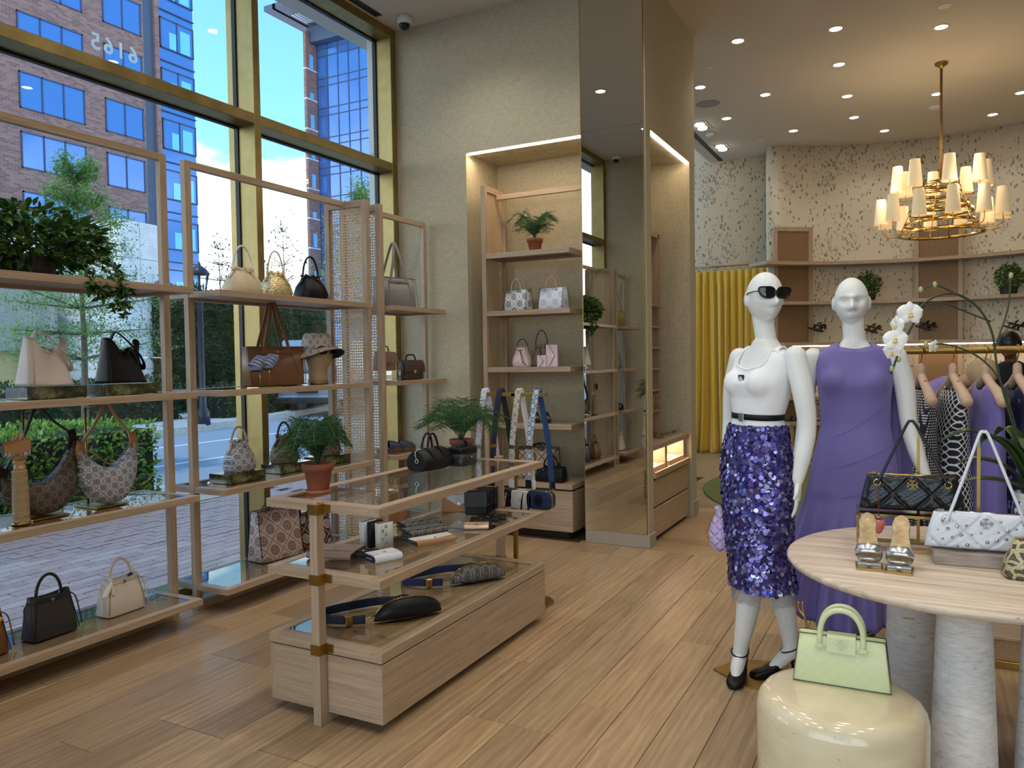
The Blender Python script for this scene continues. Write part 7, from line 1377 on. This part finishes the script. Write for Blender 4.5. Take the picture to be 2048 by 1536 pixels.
# strawberry charm
t = thing('strawberry_charm', 'pink strawberry charm hanging on a brown cord from the black bag', 'charm', (-0.125, 3.125, 0.862)); SB = S('pink strawberry resin', col=c3(226, 122, 110), rough=0.4); SB.bump(SB.voro(SB.co(), 170), 0.003, 0.8)
MB().lathe([(0.001, -0.050), (0.010, -0.044), (0.018, -0.028), (0.023, -0.010), (0.020, 0.002), (0.008, 0.005), (0.001, 0.005)], 24).build('berry', SB.mat, t)
for k in range(6): a = 2*PI*k/6; MB().prism([(0, -0.004), (0.022, 0), (0, 0.004)], 'z', 0, 0.0015).warp(lambda x, y, z: (x*math.cos(a)-y*math.sin(a), x*math.sin(a)+y*math.cos(a), z+0.006-x*0.25)).build('calyx_leaf', plain('dark green calyx', (46, 56, 36), 0.5), t)
MB().tube(spline([(0, 0, 0.004), (0.001, -0.002, 0.06), (-0.004, 0.008, 0.13)], 5), 0.0022, 6).build('cord', lea((92, 58, 42)), t); MB().ball((0, 0, 0.012), 0.006).build('cap', M['steel'], t)
# silver sandals on brass plates
def mule(label, loc, rz, sx):
    t = thing('silver_sandal', label, 'sandal', loc, rz); INS = m_noise('worn gold insole', (150, 128, 92), (196, 176, 134), 40, 0.35, 0, (1, 1, 1), 0.5); B = 0.62
    def sec(u): # from toe (u=0) up the arch to the heel
        y = 0.0+0.115*u; z = 0.016+0.145*u**1.25; w_ = keyed([(0, 0.008), (0.06, 0.030), (0.16, 0.041), (0.30, 0.042), (0.5, 0.031), (0.68, 0.026), (0.86, 0.029), (0.96, 0.022), (1.0, 0.006)], u); return y, z, w_
    rg = []; ri = []
    for i in range(25):
        u = i/24; y, z, w_ = sec(u); rg.append([(w_*math.cos(k), y-0.004*0+0.004*math.sin(k), z+0.006*math.sin(k)) for k in [2*PI*q/16 for q in range(16)]]); ri.append([(-w_*0.90, y-0.006, z+0.0065), (w_*0.90, y-0.006, z+0.0065)])
    MB().loft(rg).build('sole', M['silver'], t); MB().add([p for r in ri for p in r], [(2*i, 2*i+1, 2*i+3, 2*i+2) for i in range(24)], True).build('insole', INS, t)
    for u0, u1, h in ((0.20, 0.40, 0.030), (0.05, 0.10, 0.020)):
        rgs = []
        for k in range(17):
            q = PI*k/16; r_ = []
            for u in (u0, (u0+u1)/2, u1): y, z, w_ = sec(u); r_.append((w_*1.06*math.cos(q), y-h*0.85*math.sin(q)**0.8, z+h*0.6*math.sin(q)**0.8))
            rgs.append(r_)
        mb = MB(); 
        for r_ in rgs: mb.v += r_
        mb.f = [(k*3+j, k*3+j+1, (k+1)*3+j+1, (k+1)*3+j) for k in range(16) for j in range(2)]; mb.sm = [True]*len(mb.f); b = mb.build('strap', M['silver'], t); b.modifiers.new('thickness', 'SOLIDIFY').thickness = 0.0025
    MB().prism([(-0.036, 0.012), (0.036, 0.012), (0.036, 0.0), (0.020, -0.0), (-0.020, -0.0), (-0.036, 0.0)], 'z', 0.008, 0.016).build('toe_platform', M['silver'], t)
    MB().tube([(0, 0.110, 0.150), (0, 0.118, 0.08), (0, 0.116, 0.008)], [0.016, 0.010, 0.010], 10).build('heel', M['silver'], t); MB().box(-0.042, 0.042, -0.045, 0.045, 0.0, 0.007).build('brass_foot', M['brass'], t); return t
mule('silver mule sandal with a metallic strap on a brass plate, left of the pair', (-0.143, 2.862, 0.7505), 0.10, -1); mule('silver mule sandal with a metallic strap on a brass plate, right of the pair', (-0.052, 2.855, 0.7505), -0.05, 1)
t = thing('python_bag', 'python print handbag cut off by the right edge of view', 'handbag', (0.395, 2.95, 0.7505), 0.1)
MB().loft([sring(0, 0, z, a, b, 5, 40) for z, a, b in ((0, 0.142, 0.05), (0.008, 0.150, 0.056), (0.06, 0.140, 0.050), (0.11, 0.122, 0.03), (0.128, 0.118, 0.014))]).build('body', SNAKE.mat, t); MB().tube([(-0.118, -0.012, 0.128), (0, -0.014, 0.127), (0.118, -0.012, 0.128)], 0.003, 6).build('zip', M['brass2'], t); handle(t, SNAKE.mat, -0.06, 0.06, 0, 0.125, 0.10, 0.006)
# orchid
t = thing('orchid', 'white orchid with arching stems in a blue and white pot on the travertine table', 'plant', (0.395, 3.50, 0.7505)); ORL = m_leaf('orchid leaf', (24, 46, 24), (60, 88, 44), 0.3, 0.1); PET = S('white orchid petal', col=c3(244, 244, 242), rough=0.5); STM = plain('orchid stem', (56, 68, 40), 0.5)
CER = S('blue and white ceramic', rough=0.15, coat=0.5); _n = CER.noise(CER.co(), 26, 3); CER.set(col=CER.mix(CER.gt(_n, 0.56), c3(206, 208, 204), c3(40, 60, 110)))
MB().lathe([(0.001, 0), (0.055, 0), (0.062, 0.01), (0.074, 0.09), (0.07, 0.15), (0.062, 0.175), (0.066, 0.19), (0.060, 0.19), (0.056, 0.16)], 36).build('pot', CER.mat, t); MB().lathe([(0.058, 0.165), (0.001, 0.172)], 20, caps=False).build('moss', m_noise('moss', (58, 66, 30), (100, 108, 52), 70, 0.95, 0.01), t)
W0 = Vector((0.395, 3.50, 0.7505)); L_ = lambda p: tuple(Vector(p)-W0)
S1P = [(0.395, 3.50, 0.93), (0.282, 3.481, 1.37), (0.256, 3.474, 1.543), (0.213, 3.455, 1.64), (0.145, 3.421, 1.698), (0.077, 3.385, 1.70), (0.018, 3.353, 1.662), (-0.007, 3.337, 1.605), (-0.058, 3.306, 1.491), (-0.089, 3.287, 1.40)]
MB().tube(spline([L_(p) for p in S1P], 6), 0.0042, 8).build('flower_stem', STM, t)
for P in ([(0.262, 3.476, 1.49), (0.306, 3.504, 1.638), (0.318, 3.514, 1.765)], [(0.190, 3.445, 1.668), (0.111, 3.404, 1.715), (0.06, 3.378, 1.738), (0.015, 3.356, 1.722)], [(0.250, 3.47, 1.595), (0.162, 3.428, 1.635), (0.077, 3.384, 1.671), (0.0, 3.35, 1.65)], [(0.375, 3.502, 1.0), (0.30, 3.48, 1.32), (0.222, 3.452, 1.448), (0.112, 3.396, 1.507), (0.030, 3.352, 1.509)]): MB().tube(spline([L_(p) for p in P], 6), 0.0032, 8).build('flower_stem', STM, t)
for p in ((0.318, 3.514, 1.770), (0.012, 3.355, 1.722), (0.06, 3.376, 1.74), (-0.062, 3.302, 1.455), (-0.086, 3.288, 1.42), (0.03, 3.352, 1.512), (-0.002, 3.348, 1.65)): b = MB().ball((0, 0, 0), (0.008, 0.008, 0.012), 10, 8).build('bud', plain('pale green bud', (176, 178, 122), 0.5), t); b.location = L_(p)
def petal_mesh(L, W_): return MB().grid(lambda u, v: ((u-0.5)*2*W_*math.sin(PI*min(1, 0.08+0.92*v))**0.7, -0.10*L*math.sin(PI*v)-0.25*W_*(abs(u-0.5)*2)**2*-1, L*v), 8, 8).mesh('petal', PET.mat)
PB, PS = petal_mesh(0.046, 0.030), petal_mesh(0.046, 0.016)
def bloom(p, yaw, pitch, sc=1.0):
    f = MB().ball((0, -0.008, -0.003), (0.007, 0.010, 0.008), 10, 6).ball((0.0, -0.013, -0.012), (0.010, 0.006, 0.006), 8, 5).build('bloom', plain('yellow orchid lip', (226, 206, 120), 0.5), t); f.location = L_(p); f.rotation_euler = (pitch, 0, yaw); f.scale = (sc,)*3
    for me, a in ((PB, 1.30), (PB, -1.30), (PS, 0.0), (PS, 2.45), (PS, -2.45)): o = link('petal', me, f); o.rotation_euler = (0, a, 0)
for p, y, pt, sc in (((-0.024, 3.322, 1.63), 0.25, -0.1, 1.05), ((-0.074, 3.294, 1.532), 0.0, -0.15, 1.0), ((-0.070, 3.305, 1.585), -0.9, 0.1, 0.85), ((-0.084, 3.30, 1.485), -0.3, 0.35, 0.8), ((0.058, 3.366, 1.502), 0.9, 0.3, 0.6)): bloom(p, y, pt, sc)
for (dx, dy, dz, W_) in ((-0.31, -0.13, 0.22, 0.030), (-0.20, -0.10, 0.20, 0.034), (-0.26, -0.02, 0.12, 0.034), (-0.05, -0.18, 0.20, 0.036), (0.18, -0.12, 0.20, 0.036), (0.22, 0.05, 0.14, 0.036), (-0.12, 0.12, 0.22, 0.034), (0.05, 0.16, 0.22, 0.034), (-0.24, -0.10, 0.06, 0.032)):
    P = [Vector(p) for p in spline([(0, 0, 0.17), (dx*0.30, dy*0.30, 0.17+dz*0.85), (dx*0.7, dy*0.7, 0.17+dz*1.15), (dx, dy, 0.17+dz)], 5)]; sd_ = Vector((-dy, dx, 0)).normalized(); m = MB(); n = len(P)
    for i, p in enumerate(P): w2 = W_*math.sin(PI*min(1, 0.15+0.85*i/(n-1)))**0.6+0.001; m.v += [tuple(p-sd_*w2+Vector((0, 0, w2*0.35))), tuple(p), tuple(p+sd_*w2+Vector((0, 0, w2*0.35)))]
    m.f = [(i*3+j, i*3+j+1, i*3+j+4, i*3+j+3) for i in range(n-1) for j in range(2)]; m.sm = [True]*len(m.f); m.build('leaf', ORL, t).modifiers.new('thickness', 'SOLIDIFY').thickness = 0.002
# ================================================================ clothes rail, people and goods in the round salon
RAF = S('woven raffia', rough=0.8); _x, _y, _z = RAF.xyz(RAF.co()); _k = RAF.m('SINE', RAF.mul(RAF.add(_x, _y), 700.0)); _q = RAF.m('SINE', RAF.mul(_z, 620.0)); RAF.set(col=RAF.mix(RAF.add(0.5, RAF.mul(RAF.mul(_k, _q), 0.5)), c3(150, 118, 86), c3(196, 164, 126))); RAF.bump(RAF.mul(_k, _q), 0.002, 0.7)
t = thing('raffia_platform', 'low raffia wrapped platform with brass base under the clothes rail', 'platform', (0, 0, 0)); MB().box(-0.13, 2.0, 4.20, 5.30, 0.035, 0.135, 0.003).build('body', RAF.mat, t); MB().box(-0.14, 2.01, 4.19, 5.31, 0.0, 0.035, 0.002).build('brass_base', M['brass'], t); MB().box(-0.14, 2.01, 4.19, 5.31, 0.135, 0.150, 0.002).build('top_board', M['wood_x'], t)
t = thing('clothes_rail', 'thick brass clothes rail behind the lavender mannequin', 'rail', (0, 0, 0)); MB().cyl((-0.16, 4.75, 1.49), (1.95, 4.75, 1.485), 0.019, n=16).ball((-0.16, 4.75, 1.49), 0.021).build('bar', M['brass'], t)
for x in (-0.10, 1.90): MB().cyl((x, 4.75, 0.15), (x, 4.75, 1.48), 0.014, n=12).build('upright', M['brass'], t)
HW = plain('pale hanger flock', (196, 166, 140), 0.7)
def hanger(t, sw=0.20, tilt=0.0):
    MB().tube(spline([(0, 0.022, 0.0), (0, 0.012, 0.024), (0, -0.012, 0.024), (0, -0.022, 0.0), (0, -0.010, -0.03), (0, 0, -0.05), (0, 0, -0.09)], 5), 0.003, 6).build('hook', M['brass2'], t)
    m = MB(); limb(m, [(0, 0, -0.085), (0, 0, -0.14)], [0.020, 0.022]); 
    for s_ in (-1, 1): limb(m, [(0, 0, -0.13), (0, s_*0.06, -0.175), (0, s_*0.13, -0.215), (0, s_*sw, -0.262)], [0.022, 0.022, 0.026, 0.030])
    return m.build('hanger_body', HW, t)
def hung(label, x, rz, mat, drop, w0, w1, low=0.0, vneck=0.1, sw=0.19, trim=None, sleeve=False, wav=0.010):
    """a garment on a hanger: shoulders along local y, hanging below the rail"""
    t = thing('hanging_garment', label, 'clothing', (x, 4.75, 1.487), rz); hanger(t, sw)
    n = 64; rg = []; zs = [-0.165, -0.21, -0.27, -0.34, -0.48, -0.62, -0.80, -1.0, -1.2, -1.4, -1.6]; zs = [z for z in zs if z > -drop]+[-drop]
    for z in zs:
        f = (z-zs[0])/(zs[-1]-zs[0]); W_ = keyed([(0, 0.075), (0.06, sw*0.72), (0.12, sw*0.95), (0.30, w0), (0.45, w0*0.95), (1.0, w1)], f); D = keyed([(0, 0.03), (0.12, 0.045), (0.35, 0.07), (1, 0.05+w1*0.35)], f); ring = []
        for k in range(n):
            a = 2*PI*k/n; dz = 0.0
            if z == zs[0]: dz = -vneck*abs(math.cos(a))**3-0.0
            wv = 1+wav*8*f*math.cos(13*a+z*4); ring.append((D*math.cos(a)*wv, W_*math.sin(a)*(1+0.02*math.cos(7*a)*f), z+dz+low*math.sin(a)*f))
        rg.append(ring)
    g = MB().loft(rg, caps=False).build('garment', mat, t); g.modifiers.new('thickness', 'SOLIDIFY').thickness = 0.003
    if trim: MB().tube(rg[0], 0.008, 6, closed=True).build('trim', trim, t); MB().tube(rg[-1], 0.006, 6, closed=True).build('trim', trim, t)
    return t
def m_net(name, bg, ink, k):
    s = S(name, rough=0.8); x, y, z = s.xyz(s.co()); a = s.m('ARCTAN2', x, y); u = s.mul(s.add(y, x), k); v = s.mul(z, k*0.8); p = s.ab(s.m('SINE', s.add(u, v))); q = s.ab(s.m('SINE', s.sub(u, v))); s.set(col=s.mix(s.mx(s.lt(p, 0.34), s.lt(q, 0.34)), c3(*bg), c3(*ink))); return s.mat
HOUND = S('houndstooth knit', rough=0.85); _x, _y, _z = HOUND.xyz(HOUND.co()); _u = HOUND.m('FRACT', HOUND.mul(HOUND.add(_x, _y), 70.0)); _w = HOUND.m('FRACT', HOUND.mul(_z, 70.0)); HOUND.set(col=HOUND.mix(HOUND.gt(HOUND.add(HOUND.mul(HOUND.gt(_u, 0.5), 1.0), HOUND.mul(HOUND.gt(_w, 0.5), 1.0)), 0.9), c3(214, 212, 206), c3(36, 38, 50)))
hung('black and white checked knit dress, nearest the lavender mannequin on the rail', 0.02, 0.25, HOUND.mat, 0.95, 0.14, 0.16, vneck=0.32, trim=BLACK)
NETM = m_net('black and white net knit', (22, 24, 34), (214, 214, 216), 95.0)
hung('long black and white net knit dress with banded shoulder on the rail', 0.17, 0.30, NETM, 1.05, 0.13, 0.15, vneck=0.30, trim=NETM)
hung('long lavender sleeveless dress hanging on the rail', 0.318, 0.35, LDR.mat, 1.32, 0.16, 0.22, vneck=0.05, wav=0.012)
PRN = S('navy printed silk', rough=0.5); PRN.set(col=PRN.mix(PRN.gt(PRN.noise(PRN.co(), 18, 4), 0.60), c3(20, 20, 48), c3(92, 90, 150)))
hung('dark navy printed dress on the rail at the right edge', 0.46, 0.30, PRN.mat, 1.25, 0.17, 0.20, vneck=0.06, wav=0.012)
hung('second dark navy printed dress on the rail by the right edge', 0.60, 0.25, PRN.mat, 1.25, 0.17, 0.20, vneck=0.06, wav=0.012)
# people
SKN = S('skin', col=c3(206, 160, 132), rough=0.5).mat; SKD = S('dark skin', col=c3(112, 74, 54), rough=0.5).mat
def person(label, loc, rz, lean, skin, top, bottom, hair, hairlen, hp=0.0, H=1.0):
    t = thing('person', label, 'person', loc, rz); t.scale = (H, H, H); mb = MB(); Rl = Matrix.Rotation(lean, 3, 'X'); hip = Vector((0, 0, 0.92)); U = lambda p: tuple(hip+Rl@(Vector(p)-hip))
    for s_ in (-1, 1): limb(mb, [(s_*0.09, 0, 0.90), (s_*0.10, -0.01, 0.50), (s_*0.10, 0.02, 0.09)], [0.085, 0.055, 0.038]); limb(mb, [(s_*0.10, 0.02, 0.07), (s_*0.11, -0.12, 0.035)], [0.036, 0.028])
    ring = lambda z, a, b: [U(p) for p in sring(0, 0, z, a, b, 2.3, 32)]
    mb.loft([ring(z, a, b) for z, a, b in ((0.82, 0.15, 0.10), (0.95, 0.165, 0.115), (1.10, 0.135, 0.095), (1.28, 0.155, 0.115), (1.40, 0.165, 0.095), (1.455, 0.10, 0.06), (1.48, 0.055, 0.052))])
    limb(mb, [U((0, 0, 1.46)), U((0, -0.02, 1.55))], [0.05, 0.048]); hc = U((0, -0.045, 1.625)); head_mb(mb, hc, 0.0, lean*0.8+hp, 0.0, 0.98)
    for s_ in (-1, 1):
        sh = U((s_*0.175, 0, 1.42)); el = Vector(sh)+Vector((s_*0.04, -0.06, -0.27)); wr = el+Vector((-s_*0.05, -0.20, -0.06)); limb(mb, [sh, tuple((Vector(sh)+el)/2), tuple(el), tuple(wr)], [0.048, 0.042, 0.037, 0.026]); hand(mb, wr, (-s_*0.2, -0.9, -0.25), (0, -0.2, -1), (-s_, -0.1, 0), curl=0.5)
    remesh(mb, 'body', skin, t, 0.008, 4)
    g = MB().loft([[U(p) for p in sring(0, 0, z, a, b, 2.3, 36)] for z, a, b in ((0.90, 0.180, 0.128), (1.0, 0.175, 0.125), (1.10, 0.160, 0.118), (1.28, 0.178, 0.135), (1.40, 0.186, 0.112), (1.45, 0.13, 0.075), (1.485, 0.066, 0.062))], caps=False).build('top', top, t); g.modifiers.new('thickness', 'SOLIDIFY').thickness = 0.004
    for s_ in (-1, 1): sh = U((s_*0.165, 0, 1.425)); el = Vector(sh)+Vector((s_*0.045, -0.06, -0.27)); m = MB(); limb(m, [sh, tuple((Vector(sh)+el)/2), tuple(el), tuple(el+Vector((-s_*0.04, -0.16, -0.05)))], [0.064, 0.058, 0.052, 0.040]); m.build('sleeve', top, t)
    MB().loft([sring(0, 0, z, a, b, 2.2, 36) for z, a, b in ((0.97, 0.176, 0.124), (0.85, 0.19, 0.135), (0.55, 0.205, 0.15), (0.30, 0.215, 0.16))], caps=False).build('skirt', bottom, t)
    Rh = Matrix.Rotation(lean*0.8+hp, 3, 'X'); hm = MB(); q = MB().ball((0, 0.016, 0.022), (0.094, 0.112, 0.116), 24, 16); hm.add([tuple(Vector(hc)+Rh@Vector(v)) for v in q.v if True], [f for f in q.f if sum(q.v[i][1] for i in f)/len(f) > -0.055 or sum(q.v[i][2] for i in f)/len(f) > 0.045], True)
    r0 = random.Random(3)
    for k in range(int(70*hairlen)):
        a = r0.uniform(0.15*PI, 0.85*PI)*r0.choice((1, 1)); x, y = 0.08*math.cos(a), 0.02+0.07*math.sin(a); p = Vector(hc)+Rh@Vector((x, y-0.03, 0.05)); L = 0.34*hairlen*r0.uniform(0.7, 1.1); hm.tube(spline([tuple(p), tuple(p+Vector((x*0.4, -0.02, -L*0.4))), tuple(p+Vector((x*0.5, -0.05+0.03*r0.random(), -L)))], 4), [0.009]*8+[0.004], 5)
    hm.build('hair', hair, t); return t
HB = S('blonde hair', rough=0.45); HB.set(col=HB.mix(HB.n('NewGeometry', 'Random Per Island'), c3(150, 120, 84), c3(214, 190, 150)))
person('person bending forward with long blonde hair, lavender sweater and black and white skirt', (-0.10, 7.25, 0), 1.15, 0.95, SKN, plain('lavender knit', (152, 136, 204), 0.85), HOUND.mat, HB.mat, 1.0)
person('person with black hair and dark clothes standing behind the rail at the right', (0.72, 7.75, 0), -0.35, 0.10, SKD, plain('black knit', (18, 20, 30), 0.85), PRN.mat, plain('black hair', (12, 12, 16), 0.35), 0.15, 0.45, 0.94)
# low display table behind the rail with perfume bottles and books
t = thing('salon_table', 'oak display table with two shelves behind the clothes rail', 'table', (0.35, 6.35, 0))
for z in (0.30, 0.62, 0.86): MB().box(-0.62, 0.62, -0.28, 0.28, z-0.035, z, 0.002).build('shelf', M['wood_x'], t)
for x in (-0.60, 0.60):
    for y in (-0.26, 0.26): MB().box(x-0.02, x+0.02, y-0.02, y+0.02, 0, 0.83).build('leg', M['wood_z'], t)
PGL = m_glass('perfume glass', (0.86, 0.84, 0.82), 2.0); PLB = plain('pink label', (206, 150, 150), 0.6)
p0 = thing('perfume_bottle', 'square clear perfume bottle with round cap on the salon table', 'bottle', (-0.15, 6.22, 0.861), 0, 'perfume bottles on the salon table')
MB().box(-0.042, 0.042, -0.028, 0.028, 0, 0.095, 0.006).build('flask', PGL, p0); MB().box(-0.026, 0.026, -0.0295, -0.0285, 0.02, 0.075).build('label', PLB, p0); MB().cyl((0, 0, 0.095), (0, 0, 0.11), 0.014, n=14).lathe([(0.001, 0.11), (0.026, 0.112), (0.030, 0.13), (0.026, 0.145), (0.001, 0.147)], 18).build('cap', WHITEL, p0)
for x, y in ((0.10, 6.25), (0.20, 6.21), (0.31, 6.25), (0.42, 6.22), (-0.03, 6.26)): dup(p0, (x, y, 0.861), 0.1)
for k in range(4):
    for q in range(2):
        b = MB().box(-0.11, 0.11, -0.08, 0.08, 0, 0.040, 0.002).build('gift_box', plain('box %d%d' % (k, q), ((90, 104, 124), (216, 206, 190), (190, 120, 60), (60, 70, 92))[(k+q) % 4], 0.6)); b.location = (-0.22+0.25*k, 6.22, 0.621+0.041*q); b.rotation_euler.z = 0.1*q; tag(b, 'flat boxed gift on the %s of the stack %s along the salon table' % (('bottom', 'top')[q], ('first', 'second', 'third', 'fourth')[k]), 'box', 'gift boxes on the salon table')
# plants and shoes on the curved shelves
def on_arc(a, r, z): c = math.radians(a); return (SCX+r*math.cos(c), SCY+r*math.sin(c), z)
leafy('bushy green plant on the second curved shelf above the lavender mannequin', on_arc(106.8, 2.78, 2.21), (0.15, 0.25, 0.34), 700, 30, [], 0.045, 31); leafy('bushy green plant on the second curved shelf at the right edge of view', on_arc(72.5, 2.78, 2.21), (0.15, 0.27, 0.34), 700, 30, [], 0.045, 33)
def shelf_shoe(label, a, z, r=2.84, mat=BLACK, tilt=0.0, yaw=0.0, nm='sandal'):
    c = math.radians(a); t = sandal(label, on_arc(a, r, z), (0, 0, c-PI/2+1.2+yaw), 0.24, 0.085, mat, mat, 0.016, ((0.06, 0.06, 0.045), (-0.02, 0.03, 0.055)), 'shoe', None, nm); MB().box(-0.02, 0.02, 0.07, 0.105, -0.0, 0.0).build('heel_block', mat, t) if False else None; return t
def stand_pair(label, a, z, h, mat):
    t = thing('shoe_display', 'brass stand under the '+label, 'stand', on_arc(a, 2.84, z)); MB().box(-0.06, 0.06, -0.04, 0.04, 0, 0.004).build('base_plate', M['brass2'], t); MB().cyl((0, 0, 0.004), (0, 0, h), 0.003, n=8).build('post', M['brass2'], t)
    for k, (dx, tl) in enumerate(((-0.06, 0.35), (0.05, -0.25))): 
        p = on_arc(a-1.3*k+0.6, 2.84, z+h+0.004+0.04*k); sandal(('front ', 'rear ')[k]+label, p, (0.3, tl, math.radians(a)-PI/2+1.2+0.5*k), 0.23, 0.08, mat, mat, 0.012, ((0.06, 0.05, 0.045), (-0.02, 0.03, 0.05)), 'shoe')
stand_pair('black slide pair beside the first cane panel', 120.3, 1.645, 0.17, BLACK); stand_pair('brown slide pair right of the lavender mannequin', 105.5, 1.645, 0.14, lea((96, 56, 34)))
stand_pair('dark sandal pair in front of the second cane panel', 92.0, 1.645, 0.16, lea((40, 30, 28))); stand_pair('black block heel pair near the right edge', 71.5, 1.645, 0.12, BLACK)
for a, m_, lab in ((127.5, BLACK, 'black shoe on the low curved cabinet beside the sequinned mannequin, left'), (125.5, WHITEL, 'white shoe on the low curved cabinet beside the sequinned mannequin, right'), (117.5, BLACK, 'black sandal on the low curved cabinet behind the lavender mannequin')): shelf_shoe(lab, a, 0.545, 2.84, m_)
for a, m_, lab in ((121.5, lea((214, 120, 120)), 'pink shoe glimpsed low between the two mannequins'), (110, BLACK, 'black shoe on the lower curved shelf behind the clothes rail, left'), (101, BLACK, 'black shoe on the lower curved shelf behind the clothes rail, middle'), (95, BROWN, 'brown shoe on the lower curved shelf behind the clothes rail, right')): shelf_shoe(lab, a, 0.545 if a > 120 else 0.895, 2.84, m_)
# blouse on the peg wall in the pier alcove
t = thing('white_blouse', 'white blouse hanging in the side alcove of the pier', 'clothing', (-2.02, 6.12, 1.85), 0.0)
MB().tube(spline([(0, 0, 0.10), (0, 0.02, 0.13), (0, 0, 0.15), (0, -0.02, 0.13)], 5), 0.003, 6).build('hook', M['brass2'], t)
MB().loft([[(a*0.45*math.cos(q)*(1+0.1*math.cos(6*q)), a*math.sin(q), z) for q in [2*PI*k/36 for k in range(36)]] for z, a in ((0.08, 0.04), (0.04, 0.12), (-0.04, 0.16), (-0.2, 0.15), (-0.38, 0.16), (-0.44, 0.17))], caps=False).build('cloth', plain('white cotton', (232, 224, 212), 0.8), t)
